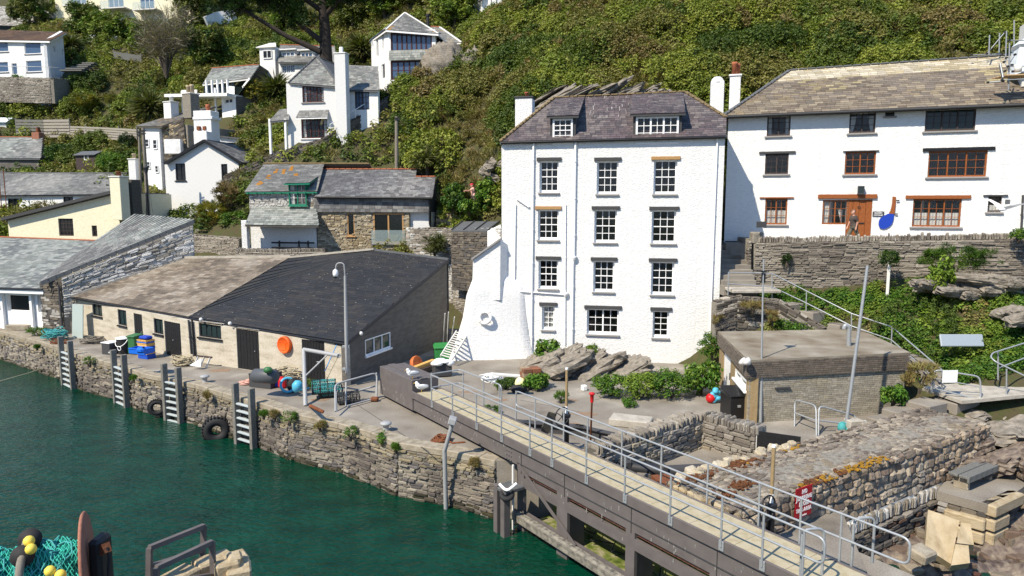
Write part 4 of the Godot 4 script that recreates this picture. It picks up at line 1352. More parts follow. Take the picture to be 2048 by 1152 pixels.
	for k in 4:
		st = S()
		var aa := TAU*k / 4.0+0.75
		torus(st,Transform3D(Basis(Vector3.UP,-aa)*Basis(Vector3.RIGHT,PI / 2),V3(cos(aa)*0.30,0,sin(aa)*0.30)),0.095,0.014,14,6)
		put("rope_loop",st,M.buff_pot,ring_t)
	var c1 := thing("white_chimney","plain white chimney stack with rounded top behind the tall house's right hip","chimney",V3(12.423,12.5,-43.5),-0.23)
	st = S()
	bx(st,V3(0,1.3,0),V3(0.78,3.2,0.7),0.03)
	lathe(st,[V2(0.39,2.85),V2(0.33,3.05),V2(0.2,3.17),V2(0,3.2)],TB(V3(0,0,0)),14)
	put("stack",st,M.whitewash,c1)
	var c2 := thing("terracotta_chimney","white chimney with two terracotta pots at the cottage's left hip","chimney",V3(13.344,12.5,-43),-0.3)
	chimney(c2,V3(0,-1,0),V3(0.62,4.1,0.62),M.whitewash,[[-0.06,0.1,0.75,0.17,M.terracotta],[0.12,-0.2,0.7,0.15,M.terracotta]],M.white_paint)
func rooms(t,w: float,back: float,floors: Array,walls: Array):
	for y in floors: put("storey_floor",b_(V3(w*0.5,y,(back - 0.46)*0.5),V3(w - 0.1,0.16,-back - 0.56)),M.floor_boards,t)
	for x in walls: put("room_wall",b_(V3(x,(floors[0]+floors[-1])*0.5,(back - 0.46)*0.5),V3(0.14,floors[-1] - floors[0] - 0.01,-back - 0.6)),M.room_plaster,t)
	put("rear_lining",b_(V3(w*0.5,(floors[0]+floors[-1])*0.5,back+0.12),V3(w - 0.12,floors[-1] - floors[0],0.06)),M.room_plaster,t)
func dormer(t,r: Rect2,bl: Vector3,br: Vector3,lights: int,cols: int,rows: int):
	var z0 := -0.12
	var x0 := r.position.x - 0.14
	var x1 := r.end.x+0.14
	var y1 := r.end.y+0.12
	var st := S()
	wallf(st,PV([V2(x0,r.position.y - 0.3),V2(x1,r.position.y - 0.3),V2(x1,y1),V2(x0,y1)]),[r],0.1,z0)
	for x in [x0,x1]:
		var s := -1.0 if x == x0 else 1.0
		tri(st,V3(x,r.position.y - 0.3,z0 - 0.1),V3(x,y1,z0 - 0.1),V3(x,bl.y - 0.1,bl.z),V3(s,0,0))
	var d := put("dormer",st,M.charcoal,t)
	window(d,r,M.white_paint,{"lights": lights,"cols": cols,"rows": rows,"deep": 0.04,"z": z0+0.05,"fw": 0.10,"bar": 0.035,"sash": lights == 1,"sill": M.white_paint,"sill_over": 0.02})
	var a := V3(x0 - 0.16,y1 - 0.02,z0+0.22)
	var b := V3(x1+0.16,y1 - 0.02,z0+0.22)
	var c := V3(x1+0.16,br.y+0.02,br.z)
	var e := V3(x0 - 0.16,bl.y+0.02,bl.z)
	roof_solid(d,[[a,b,c,e]],0.09,M.charcoal,"dormer_roof")
	var keep := d.transform
	slates(d,a,b,c,e,0.30,0.2,PAL.slate_purple,0,{"th": 0.016})
	var list := []
	for i in 26:
		var p := a.lerp(b,rnd(0.05,0.95)).lerp(e.lerp(c,rnd(0.05,0.95)),rnd(0.0,1.0))
		list.append([Transform3D(Basis(Vector3.UP,rnd(-1,1)).scaled(V3(rnd(0.05,0.22),0.02,rnd(0.03,0.07))),p+V3(0,0.03,0)),Color(0.5,0.46,0.44)*rnd(0.5,1.0)])
	multi("gull_droppings",vc_mesh("stone1",Color.WHITE),M.stone,list,d)
func cottage():
	var t := thing("white_cottage","long white three-storey cottage with brown timber windows and mossy tiled roof","cottage",V3(11.694,6,-38.3),-0.351)
	var el := V3(-0.328,6.695,0.44)
	var er := V3(17.029,6.693,0.567)
	var rl := V3(2.911,9.521,-3.657)
	var rr := V3(18.454,9.673,-3.767)
	var len := er.x - 0.2
	var w := [Rect2(1.868,5.606,1.149,1.072),Rect2(5.799,5.622,1.197,1.111),Rect2(7.405,6.399,0.418,0.335),Rect2(9.177,5.591,2.14,1.135),
		Rect2(1.849,3.619,1.156,1.064),Rect2(5.696,3.558,1.413,1.132),Rect2(9.436,3.367,2.486,1.252),
		Rect2(1.943,0.973,1.103,1.371),Rect2(4.759,1.001,1.196,1.257),Rect2(8.901,0.926,2.095,1.371),Rect2(12.09,1.665,0.565,0.743)]
	var door := Rect2(5.889,-0.009,1.186,2.29)
	door.size.y += door.position.y
	door.position.y = 0.0
	var holes := w.duplicate()
	holes.append(door)
	var st := S()
	wallf(st,PV([V2(-0.1,-5),V2(len,-5),V2(len,er.y - 0.1),V2(-0.1,el.y - 0.1)]),holes,0.5)
	put("front_wall",st,M.whitewash,t)
	st = S()
	quad(st,V3(-0.1,-5,-0.5),V3(-0.1,-5,-9),V3(-0.1,el.y,-9),V3(-0.1,el.y,-0.5),Vector3.LEFT)
	quad(st,V3(-0.1,-5,-9),V3(len,-5,-9),V3(len,el.y,-9),V3(-0.1,el.y,-9),Vector3.FORWARD)
	quad(st,V3(len,-5,0),V3(len,-5,-9),V3(len,el.y,-9),V3(len,el.y,0),Vector3.RIGHT)
	put("side_wall",st,M.whitewash,t)
	rooms(t,len,-8.9,[-0.1,2.3,4.6,el.y+0.15],[5.2,9.4])
	st = S()
	quad(st,V3(-0.05,-5,0.012),V3(3.1,-5,0.012),V3(3.1,0.05,0.012),V3(-0.05,0.05,0.012),V3(0,0,1))
	put("tarred_base",st,M.black_paint,t)
	window(t,w[0],M.dark_wood,{"lights": 2,"cols": 2,"rows": 3,"curtain": [[0.05,0.05,0.2,0.9],[0.8,0.05,0.95,0.9]],"sill": M.sill_grey,"deep": 0.1})
	window(t,w[1],M.dark_wood,{"lights": 2,"cols": 2,"rows": 3,"curtain": [[0.06,0.05,0.3,0.75,-0.6],[0.7,0.05,0.94,0.75,0.6]],"sill": M.sill_grey,"deep": 0.1})
	window(t,w[2],M.dark_wood,{"cols": 1,"rows": 1,"sill": M.sill_grey,"deep": 0.1,"fw": 0.05})
	window(t,w[3],M.dark_wood,{"lights": 3,"cols": 2,"rows": 3,"sill": M.sill_grey,"deep": 0.1,"glass": M.green_glass})
	window(t,w[4],M.dark_wood,{"lights": 2,"cols": 2,"rows": 3,"sill": M.sill_grey,"lintel": M.lintel_grey,"lintel_over": 0.32,"lintel_h": 0.12,"deep": 0.1})
	window(t,w[5],M.brown_wood,{"lights": 2,"cols": 2,"rows": 3,"sill": M.sill_grey,"lintel": M.lintel_grey,"lintel_over": 0.12,"lintel_h": 0.05,"deep": 0.1})
	window(t,w[6],M.brown_wood,{"lights": 3,"cols": 2,"rows": 3,"sill": M.sill_grey,"lintel": M.black_paint,"lintel_over": 0.28,"lintel_h": 0.16,"deep": 0.12})
	window(t,w[7],M.brown_wood,{"lights": 2,"cols": 2,"rows": 3,"sill": M.sill_grey,"lintel": M.brown_wood,"lintel_over": 0.3,"lintel_h": 0.07,"deep": 0.1,"curtain": [[0.05,0.02,0.48,0.55],[0.52,0.02,0.95,0.55]]})
	window(t,w[8],M.brown_wood,{"lights": 2,"cols": 2,"rows": 3,"deep": 0.1,"curtain": [[0.04,0.05,0.36,0.97,-0.35],[0.62,0.05,0.8,0.6,0.8]]})
	window(t,w[9],M.brown_wood,{"lights": 3,"cols": 2,"rows": 3,"sill": M.sill_grey,"lintel": M.brown_wood,"lintel_over": 0.36,"lintel_h": 0.18,"deep": 0.12,"curtain": [[0.03,0.02,0.33,0.5],[0.35,0.02,0.65,0.5],[0.67,0.02,0.97,0.5]]})
	window(t,w[10],M.dark_wood,{"cols": 1,"rows": 1,"sill": M.sill_grey,"lintel": M.lintel_grey,"lintel_over": 0.22,"lintel_h": 0.08,"deep": 0.14,"curtain": [[0.1,0.05,0.9,0.45]]})
	var dr := put("door",b_(V3(door.get_center().x,door.get_center().y,-0.1),V3(door.size.x,door.size.y,0.06)),M.brown_wood,t)
	for i in 4:
		put("plank",b_(V3(door.position.x+door.size.x*(i+0.5) / 4,door.get_center().y,-0.06),V3(door.size.x / 4 - 0.012,door.size.y - 0.04,0.04),0.006),M.brown_wood,dr)
	put("letter_plate",b_(V3(door.position.x+door.size.x*0.62,door.position.y+door.size.y*0.47,-0.02),V3(0.24,0.06,0.03),0.006),M.iron,dr)
	put("knocker",u_(Transform3D(Basis(Vector3.RIGHT,PI / 2),V3(door.get_center().x,door.position.y+door.size.y*0.82,-0.03)),0.06,0.014,14,6),M.iron,dr)
	st = S()
	var q0 := V2(4.511,2.439)
	var q1 := V2(7.262,2.428)
	bx(st,V3((q0.x+q1.x)*0.5,(q0.y+q1.y)*0.5,0.03),V3(q1.x - q0.x,0.22,0.16),0.015)
	put("door_lintel",st,M.oak if false else M.brown_wood,t)
	var eb := V3(er.x,er.y,-10)
	var lb := V3(el.x,el.y,-10)
	roof_solid(t,[[el,er,rr,rl],[lb,el,rl,rl],[eb,lb,rl,rr]],0.12,M.dark_mortar)
	var bands := [[0.0,0.42,PAL.tile_brown,170],[0.42,0.74,PAL.tile_olive,80],[0.74,1.0,PAL.tile_pale,50]]
	for k in bands:
		var pal: Array = k[2].duplicate()
		if k[0] > 0.0 and k[1] < 1.0: pal.append_array(PAL.tile_brown)
		if k[0] == 0.0: pal.append_array(PAL.tile_brown+[PAL.tile_olive[2]])
		slates(t,el.lerp(rl,k[0]),er.lerp(rr,k[0]),er.lerp(rr,k[1]),el.lerp(rl,k[1]),0.42,0.215,pal,k[3],{"th": 0.018,"one": "tile","many": "tiles","vary": 0.06,"patch": 0.7})
	slates(t,lb,el,rl,rl,0.42,0.215,PAL.tile_brown,0,{"th": 0.018,"one": "tile","many": "tiles"})
	for s in [[rl,rr],[el,rl]]:
		var n := int((s[1] - s[0]).length() / 0.45)
		for i in n:
			put("ridge_tile",r_(s[0].lerp(s[1],(i+0.03) / n)+V3(0,0.05,0),s[0].lerp(s[1],(i+0.97) / n)+V3(0,0.05,0),0.09,0.26,Vector3.UP,0.03),M.lead,t)
	gutter(t,el+V3(0,-0.06,0.05),er+V3(0,-0.06,0.05),M.charcoal,0.065)
	pipe(t,[V3(13.47,2.473,0.07),V3(13.527,0.574,0.07)],0.05,M.charcoal)
	var ang := t.rotation.y
	var la := thing("door_lantern","black box lantern above the cottage's wooden door","lantern",V3(17.747,8.531,-35.955),ang)
	st = S()
	bx(st,V3(0,0.02,0.06),V3(0.32,0.05,0.26),0.01)
	bx(st,V3(0,0.40,0.06),V3(0.30,0.06,0.24),0.02)
	for sx in [-1,1]:
		for sz in [-1,1]: bx(st,V3(sx*0.13,0.21,0.06+sz*0.1),V3(0.03,0.36,0.03))
	put("case",st,M.charcoal,la)
	put("glass",b_(V3(0,0.21,0.06),V3(0.24,0.32,0.19)),M.green_glass,la)
	var np := thing("name_plate","small dark slate name plate lettered in white beside the cottage door","sign",V3(18.599,7.546,-35.739),ang)
	put("plate",b_(Vector3.ZERO,V3(0.52,0.25,0.03),0.004),M.charcoal,np)
	var k := 0.0
	for s in ["QUARRY","COTTAGE"]:
		put("lettering",text_mesh(s,0.07),M.white_paint,np,TB(V3(0,0.05 - k,0.016)))
		k += 0.11
	var ru := thing("painted_rudder","blue-bladed wooden boat rudder hung on the white wall as an ornament","rudder",V3(18.985,7.498,-35.577),ang)
	st = S()
	
	extrude(st,PV([V2(0.172,0.927),V2(0.318,0.914),V2(0.33,0.502),V2(0.31,0.077),V2(0.289,0.052),V2(0.052,0.076),V2(0.122,0.227),V2(0.171,0.552)]),-0.03,0.03)
	put("stock",st,M.brown_wood,ru)
	st = S()
	extrude(st,PV([V2(0.052,0.076),V2(0.289,0.052),V2(0.281,-0.199),V2(0.227,-0.426),V2(0.123,-0.578),V2(-0.029,-0.681),V2(-0.186,-0.708),V2(-0.326,-0.646),V2(-0.379,-0.508),V2(-0.379,-0.305),V2(-0.308,-0.153),V2(-0.178,-0.051)]),-0.025,0.025)
	put("blade",st,M.paddle_blue,ru)
	st = S()
	for p in [V3(0.42,0.72,0.03),V3(0.38,0.05,0.03)]: bx(st,p,V3(0.14,0.06,0.05),0.01)
	put("pintle",st,M.iron,ru)
	one("wall_plaque","small square grey plaque beside the cottage's smallest ground floor window","plaque",b_(Vector3.ZERO,V3(0.2,0.18,0.03),0.005),M.lead,"",Transform3D(Basis(Vector3.UP,ang),V3(23.782,8.167,-33.852)))
	scaffold()
func text_mesh(s: String,h: float,deep := 0.006) -> TextMesh:
	var m := TextMesh.new()
	m.text = s
	var f := SystemFont.new()
	f.font_names = PackedStringArray(["Droid Sans"])
	f.font_weight = 700
	m.font = f
	m.font_size = 48
	m.pixel_size = h / 36.0
	m.depth = deep
	return m
func scaffold():
	var t := thing("chimney_scaffold","tube scaffold with board platform round the sheeted chimney on the cottage roof","scaffold")
	var poles := [[V3(23.592,14.765,-34.5),V3(23.519,16.218,-34.5)],[V3(23.013,13.293,-33.3),V3(22.883,15.399,-33.3)],[V3(24.744,14.363,-35.5),V3(24.524,16.975,-35.5)],[V3(24.095,15.524,-36.5),V3(24.042,16.5,-36.5)],[V3(24.938,15.628,-37),V3(24.874,16.715,-37)],[V3(24.671,13.692,-33),V3(24.437,16.779,-33)],[V3(22.507,13.804,-33),V3(22.519,14.507,-33.3)]]
	var rails := [[V3(22.47,13.692,-33),V3(24.515,13.694,-32.5)],[V3(22.833,14.331,-33.2),V3(24.842,14.338,-33)],[V3(22.919,15.533,-33.4),V3(24.739,15.465,-33)],[V3(23.529,15.628,-37),V3(25.087,15.677,-37)],[V3(24.186,15.66,-36.8),V3(24.811,16.646,-36.5)],[V3(22.905,14.611,-33.6),V3(23.151,14.126,-33.3)],[V3(22.985,14.204,-33.6),V3(23.179,14.887,-33.3)],[V3(23.006,14.791,-33.6),V3(23.081,14.418,-33.3)],[V3(22.234,13.682,-33.6),V3(22.656,13.682,-33.2)]]
	for p in poles:
		var st := S()
		tube(st,p,0.032,8)
		put("pole",st,M.galv,t)
	for p in rails:
		var st := S()
		tube(st,p,0.026,8)
		put("ledger",st,M.galv,t)
		for e in p:
			put("clamp",b_(e,V3(0.11,0.09,0.11),0.02),M.iron,t)
	for i in 4:
		var st := S()
		bar(st,V3(22.636,13.929,-33.2)+V3(0,0,-0.24*i),V3(24.799,13.909,-32.6)+V3(0,0,-0.24*i),0.04,0.225)
		put("board",st,M.ply,t)
	var st := S()
	bar(st,V3(22.728,14.498,-33.6),V3(22.579,13.777,-33.1),0.2,0.04)
	put("toe_board",st,M.timber_grey,t)
	one("builder_bucket","pale plastic bucket standing on the scaffold boards","bucket",l_([V2(0,0),V2(0.14,0),V2(0.17,0.32),V2(0.15,0.32),V2(0.13,0.05),V2(0,0.05)],TB(V3(23.244,14.067,-33.1)),14),M.off_white)
	var c := thing("sheeted_chimney","cottage chimney wrapped in pale grey sheeting inside the scaffold","chimney",V3(25.126,14.202,-34.6),-0.34)
	st = S()
	var rows := [[0.0,1.05,0.8],[0.7,1.0,0.75],[1.25,0.93,0.72],[1.36,1.02,0.78],[1.75,0.62,0.5],[2.2,0.55,0.42],[2.6,0.40,0.34]]
	var rings := []
	for r in rows:
		var q := []
		for k in 12:
			var a := TAU*k / 12.0
			var sx: float = signf(cos(a))*pow(absf(cos(a)),0.5)*r[1]
			var sz: float = signf(sin(a))*pow(absf(sin(a)),0.5)*r[2]
			q.append(V3(sx+rnd(-0.04,0.04),r[0]+rnd(-0.04,0.04),sz+rnd(-0.04,0.04)))
		rings.append(q)
	for i in rows.size() - 1:
		for k in 12: quad(st,rings[i][k],rings[i][(k+1) % 12],rings[i+1][(k+1) % 12],rings[i+1][k],rings[i][k]*V3(1,0,1)+V3(0,0.1,0))
	put("sheeting",st,M.tarp,c)
	put("stack",b_(V3(0,0.9,0),V3(1.3,3,1),0.02),M.off_white,c)
func wl(par,called,poly: PackedVector2Array,holes: Array,mat,thick := 0.35,z := 0.0):
	var st := S()
	wallf(st,poly,holes,thick,z)
	return put(called,st,mat,par,fx)
func stone_building():
	var t := thing("stone_studio","stone building with slate-hung band and oak glass doors above the black shed","house",V3(-14.318,4.6,-51.5),-0.118)
	var el := V3(0.028,4.012,0.299)
	var er := V3(8.779,3.929,0.373)
	var rl := V3(-0.754,6.135,-3.447)
	var rr := V3(6.672,6.091,-3.431)
	var r2 := V3(6.862,5.482,-2.357)
	var r3 := V3(8.39,5.475,-2.357)
	var dr := Rect2(4.24,0.594,2.299,2.23)
	var sl := Rect2(2.289,1.154,0.556,1.668)
	var bot := V2(0.285,2.892)
	var rp := V2(6.951,2.9)
	var re := V2(8.384,2.901)
	wl(t,"front_wall",PV([V2(0,-3),V2(rp.x,-3),V2(rp.x,bot.y),V2(0,bot.y)]),[dr,sl],M.mortar,0.3,-0.1)
	rubble(t,V3(0,-1.2,-0.1),V3(rp.x,-1.2,-0.1),V3(rp.x,bot.y,-0.1),V3(0,bot.y,-0.1),0.16,0.5,0.105,PAL.tan,200,{"holes": [Rect2(dr.position - V2(0.05,-1.2),dr.size+V2(0.1,0.05)),Rect2(sl.position - V2(0.05,-1.2),sl.size+V2(0.1,0.1))],"out": V3(0,0,1)})
	wl(t,"rendered_panel",PV([V2(rp.x,-3),V2(re.x,-3),V2(re.x,bot.y+0.1),V2(rp.x,bot.y+0.1)]),[],M.white_brick,0.2,-0.35)
	slates(t,V3(-0.12,bot.y,0.06),V3(re.x+0.1,bot.y,0.06),V3(re.x+0.1,er.y - 0.12,0.02),V3(-0.12,el.y - 0.12,0.02),0.42,0.23,PAL.slate_blue,110,{"th": 0.016,"out": V3(0,0,1),"one": "hung_slate","many": "hung_slates"})
	wl(t,"slate_backing",PV([V2(-0.1,bot.y),V2(re.x+0.1,bot.y),V2(re.x+0.1,er.y - 0.1),V2(-0.1,el.y - 0.1)]),[],M.charcoal,0.3)
	window(t,dr,M.oak,{"lights": 2,"cols": 1,"rows": 1,"deep": 0.12,"fw": 0.13,"bottom": 1.6,"sill": M.lead})
	window(t,sl,M.oak,{"cols": 1,"rows": 1,"deep": 0.1,"fw": 0.08,"sill": M.oak,"z": -0.06})
	var st := S()
	bx(st,V3(dr.get_center().x,dr.position.y+0.5,0.06),V3(dr.size.x+0.2,1,0.02))
	put("balcony_pane",st,M.balcony_glass,t)
	st = S()
	var b := -6.0
	quad(st,V3(re.x+0.12,-3,-0.3),V3(re.x+0.12,-3,b),V3(re.x+0.12,bot.y,b),V3(re.x+0.12,bot.y,-0.3),Vector3.RIGHT)
	put("end_wall",st,M.white_brick,t)
	st = S()
	for q in [[V3(re.x+0.14,bot.y,0),V3(re.x+0.14,bot.y,b),V3(re.x+0.14,er.y,b),V3(re.x+0.14,er.y,0)],[V3(re.x+0.14,er.y,0),V3(re.x+0.14,er.y,b),V3(re.x+0.14,r3.y,r3.z),V3(re.x+0.14,r3.y,r3.z)]]:
		quad(st,q[0],q[1],q[2],q[3],Vector3.RIGHT)
	put("slate_gable",st,M.charcoal,t)
	var eb := V3(er.x,er.y,rl.z*2.0 - er.z)
	var lb := V3(el.x,el.y,rl.z*2.0 - el.z)
	roof_solid(t,[[el,er,r3,el.lerp(rl,(r3.y - el.y) / (rl.y - el.y))],[el.lerp(rl,(r3.y - el.y) / (rl.y - el.y)),r2,rr,rl],[eb,lb,rl,rr]],0.1,M.lead)
	var ql := el.lerp(rl,(r3.y - el.y) / (rl.y - el.y))
	slates(t,el,er,r3,ql,0.36,0.21,PAL.slate_blue,90,{"th": 0.016})
	slates(t,ql,r2,rr,rl,0.36,0.21,PAL.slate_blue,40,{"th": 0.016})
	for s in [[rl,rr],[r2,r3]]:
		var n := int((s[1] - s[0]).length() / 0.45)
		for i in n:
			put("ridge_tile",r_(s[0].lerp(s[1],(i+0.03) / n)+V3(0,0.04,0),s[0].lerp(s[1],(i+0.97) / n)+V3(0,0.04,0),0.1,0.26,Vector3.UP,0.03),M.terracotta,t)
	gutter(t,el+V3(0,-0.05,0.06),er+V3(0,-0.05,0.06))
	pipe(t,[V3(8.495,3.861,0.1),V3(8.469,2.046,0.1),V3(8.575,1.761,0.1)],0.06,M.black_paint)
	
	t = thing("porch_cottage","older whitewashed stone cottage with green dormer window and open porch","house",V3(-19.434,4.7,-52.2),-0.118)
	el = V3(-0.182,4.248,0.324)
	er = V3(5.344,4.273,0.272)
	rl = V3(-0.382,6.488,-3.348)
	rr = V3(8.218,6.404,-3.228)
	var rm := V3(4.535,6.431,-3.265)
	var len := 5.087
	var lt := V2(2.351,3.044)
	var zf := 1.5
	var le := V3(0.357,1.868,1.5)
	var lr := V3(5.874,1.833,1.5)
	var gw := Rect2(3.183,3.264,1.354,1.56)
	wl(t,"front_wall",PV([V2(0,lt.y - 0.4),V2(len,lt.y - 0.4),V2(len,el.y),V2(0,el.y)]),[],M.mortar,0.35)
	rubble(t,V3(0,lt.y - 0.1,0),V3(len,lt.y - 0.1,0),V3(len,er.y - 0.1,0),V3(0,el.y - 0.1,0),0.18,0.5,0.12,PAL.washed+[C(0.36,0.32,0.26)],0,{"out": V3(0,0,1),"holes": [Rect2(gw.position.x - 0.1,0,gw.size.x+0.2,3.0)],"d0": 0.1,"d1": 0.14})
	wl(t,"porch_back",PV([V2(0,-1),V2(len,-1),V2(len,lt.y),V2(0,lt.y)]),[],M.whitewash,0.3)
	put("porch_pillar",b_(V3(0.2,0.5,zf - 0.35),V3(0.42,3.4,0.45),0.02),M.whitewash,t)
	for y in [0.55,0.18]:
		put("bench_rail",r_(V3(1.8,y,0.45),V3(len,y,0.45),0.12,0.05),M.black_paint,t)
	for x in [2.4,3.9,4.6]:
		put("bench_post",b_(V3(x,0.3,0.42),V3(0.1,0.8,0.1)),M.black_paint,t)
	roof_solid(t,[[le,lr,V3(len,lt.y+0.1,0),V3(0.2,lt.y+0.1,0)]],0.1,M.dark_mortar,"porch_roof")
	slates(t,le,lr,V3(len,lt.y+0.1,0),V3(0.2,lt.y+0.1,0),0.36,0.2,PAL.slate_green,70,{"th": 0.02})
	var lb2 := V3(el.x,el.y,rl.z*2.0 - el.z)
	roof_solid(t,[[el,er,rm,rl],[V3(rr.x,el.y,lb2.z),lb2,rl,rr]],0.1,M.dark_mortar)
	slates(t,el,er,rm,rl,0.34,0.2,PAL.slate+[C(0.34,0.33,0.28)],90,{"th": 0.02})
	var list := []
	for c in [[0.28,0.72],[0.22,0.5],[0.4,0.7],[0.62,0.55],[0.5,0.82],[0.15,0.3]]:
		for i in 14:
			var p := el.lerp(er,c[0]+rnd(-0.05,0.05)).lerp(rl.lerp(rm,c[0]),c[1]+rnd(-0.08,0.08))
			list.append([Transform3D(Basis(Vector3.UP,rnd(0,6)).scaled(V3(rnd(0.08,0.26),0.02,rnd(0.06,0.16))).rotated(Vector3.RIGHT,0.7),p+V3(0,0.045,0.02)),Color(1,1,1)*rnd(0.7,1.0)])
	multi("orange_lichen",vc_mesh("stone2",Color(0.50,0.22,0.03)),M.stone,list,t)
	put("ridge",r_(rl+V3(0,0.05,0),rr+V3(0,0.05,0),0.12,0.28,Vector3.UP,0.03),M.old_ridge,t)
	for x in 9:
		put("rafter_end",b_(V3(lerpf(0.1,len,x / 8.0),el.y - 0.1,0.2),V3(0.08,0.12,0.4)),M.green_paint,t)
	put("eaves_board",r_(el+V3(0.1,-0.08,-0.02),er+V3(0,-0.08,-0.02),0.1,0.04),M.green_paint,t)
	window(t,gw,M.green_paint,{"lights": 2,"cols": 2,"rows": 3,"bar_mat": M.off_white,"sill": M.green_paint,"z": 0.24,"deep": 0.0,"fw": 0.09,"curtain": [[0.06,0.05,0.3,0.95]]})
	var df := [V3(3.008,4.847,0.6),V3(4.935,4.876,0.6),V3(4.727,5.428,-1.62),V3(2.65,5.478,-1.699)]
	roof_solid(t,[df],0.1,M.green_paint,"dormer_roof")
	slates(t,df[0],df[1],df[2],df[3],0.3,0.2,PAL.slate,0,{"th": 0.02})
	st = S()
	for x in [gw.position.x - 0.02,gw.end.x+0.02]:
		quad(st,V3(x,gw.position.y,0.2),V3(x,gw.end.y+0.05,0.2),V3(x,gw.end.y+0.05,-2),V3(x,gw.position.y,-2),Vector3.RIGHT)
	bx(st,V3(gw.get_center().x,gw.end.y+0.08,0.25),V3(gw.size.x+0.3,0.12,0.1))
	put("dormer_cheek",st,M.green_paint,t)
	st = S()
	quad(st,V3(0,-3,0),V3(0,-3,lb2.z),V3(0,el.y,lb2.z),V3(0,el.y,0),Vector3.LEFT)
	tri(st,V3(0,el.y,0),V3(0,el.y,lb2.z),V3(0.4,rl.y,rl.z),Vector3.LEFT)
	put("end_wall",st,M.mortar,t)
	lane_wall("lane_parapet","low lane parapet topped with upright stones below the porch cottage",[V3(-20.04,4.659,-50.6),V3(-16.588,4.627,-50),V3(-13.261,4.725,-49.6)],2.6,PAL.terrace,true,0.5)
	lane_wall("lane_end_wall","grey rubble garden wall above the tiled shed roof, beside the lane",[V3(-25.308,5.698,-54.2),V3(-20.254,5.495,-52)],3.2,PAL.terrace,false,0.45)
	lane_wall("retaining_wall","tall pale rubble retaining wall behind the black shed, left of the white buttress",[V3(-7.548,6.338,-50),V3(-4.034,6.35,-47.6),V3(-0.683,6.489,-43.6)],7.2,PAL.terrace+PAL.washed,false,0.6)
	lane_wall("garden_wall","tan stone garden wall below the sunlit ivy where the person in a red cap stands",[V3(-5.572,7.345,-51.6),V3(-0.739,7.336,-49.5)],2.0,PAL.tan,true,0.4)
	var l := thing("lean_to","small lean-to with dark sheet roof wedged against the tall white house","outbuilding")
	var p := [V3(-4.016,6.352,-46.6),V3(-1.504,6.444,-44),V3(-0.794,6.949,-46.5),V3(-3.415,6.893,-49)]
	roof_solid(l,[p],0.1,M.lead)
	for i in 4:
		put("roof_batten",r_(p[0].lerp(p[1],i / 3.0)+V3(0,0.03,0),p[3].lerp(p[2],i / 3.0)+V3(0,0.03,0),0.05,0.05),M.charcoal,l)
	st = S()
	quad(st,p[0] - V3(0,0.1,0),p[1] - V3(0,0.1,0),p[1] - V3(0,4,0),p[0] - V3(0,4,0),V3(0,0,1))
	put("front_wall",st,M.dark_mortar,l)
	rubble(l,p[0] - V3(0,4,0),p[1] - V3(0,4,0),p[1] - V3(0,0.15,0),p[0] - V3(0,0.15,0),0.2,0.6,0.15,PAL.dark,60,{"out": V3(0,0,1)})
	st = S()
	quad(st,V3(-1.532,6.385,-43.9),V3(-0.728,6.774,-44.5),V3(-0.676,5.499,-43),V3(-1.491,5.37,-42.6),V3(0,0,1))
	put("end_wall",st,M.whitewash,l)
func lane_wall(called,label,p: Array,high: float,pal: Array,upright: bool,thick: float):
	var t := thing(called,label,"wall")
	for i in p.size() - 1:
		var a: Vector3 = p[i]
		var b: Vector3 = p[i+1]
		var n := (b - a).cross(Vector3.UP).normalized()
		if n.z < 0: n = -n
		var st := S()
		var d := V3(0,-high,0)
		quad(st,a,b,b+d,a+d,n)
		quad(st,a - n*thick,b - n*thick,b+d - n*thick,a+d - n*thick,-n)
		quad(st,a,b,b - n*thick,a - n*thick,Vector3.UP)
		quad(st,a,a - n*thick,a+d - n*thick,a+d,a - b)
		quad(st,b,b - n*thick,b+d - n*thick,b+d,b - a)
		put("wall_core",st,M.mortar,t)
		rubble(t,a+d,b+d,b,a,0.18,0.6,0.13,pal,90,{"out": n})
		caps(t,a - n*thick*0.5,b - n*thick*0.5,thick*1.05,0.26 if upright else 0.1,0.07 if upright else 0.25,0.13 if upright else 0.5,pal,60,{"lean": 0.25 if upright else 0.0})
func win(t,r: Rect2,mat,lights := 1,cols := 1,rows := 1,o := {}):
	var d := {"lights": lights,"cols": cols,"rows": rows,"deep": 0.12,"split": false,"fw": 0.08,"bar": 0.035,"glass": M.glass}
	d.merge(o,true)
	return window(t,r,mat,d)
func shell(t,w: float,h0: float,h1: float,d: float,mat,low := -4.0,called := "back_wall"):
	var st := S()
	quad(st,V3(0,low,0),V3(0,low,-d),V3(0,h0,-d),V3(0,h0,0),Vector3.LEFT)
	quad(st,V3(w,low,0),V3(w,low,-d),V3(w,h1,-d),V3(w,h1,0),Vector3.RIGHT)
	quad(st,V3(0,low,-d),V3(w,low,-d),V3(w,h1,-d),V3(0,h0,-d),Vector3.FORWARD)
	return put(called,st,mat,t)
func ridge_line(t,a: Vector3,b: Vector3,mat,w := 0.24):
	var st := S()
	bar(st,a+V3(0,0.04,0),b+V3(0,0.04,0),0.1,w,Vector3.UP,0.03)
	put("ridge",st,mat,t)
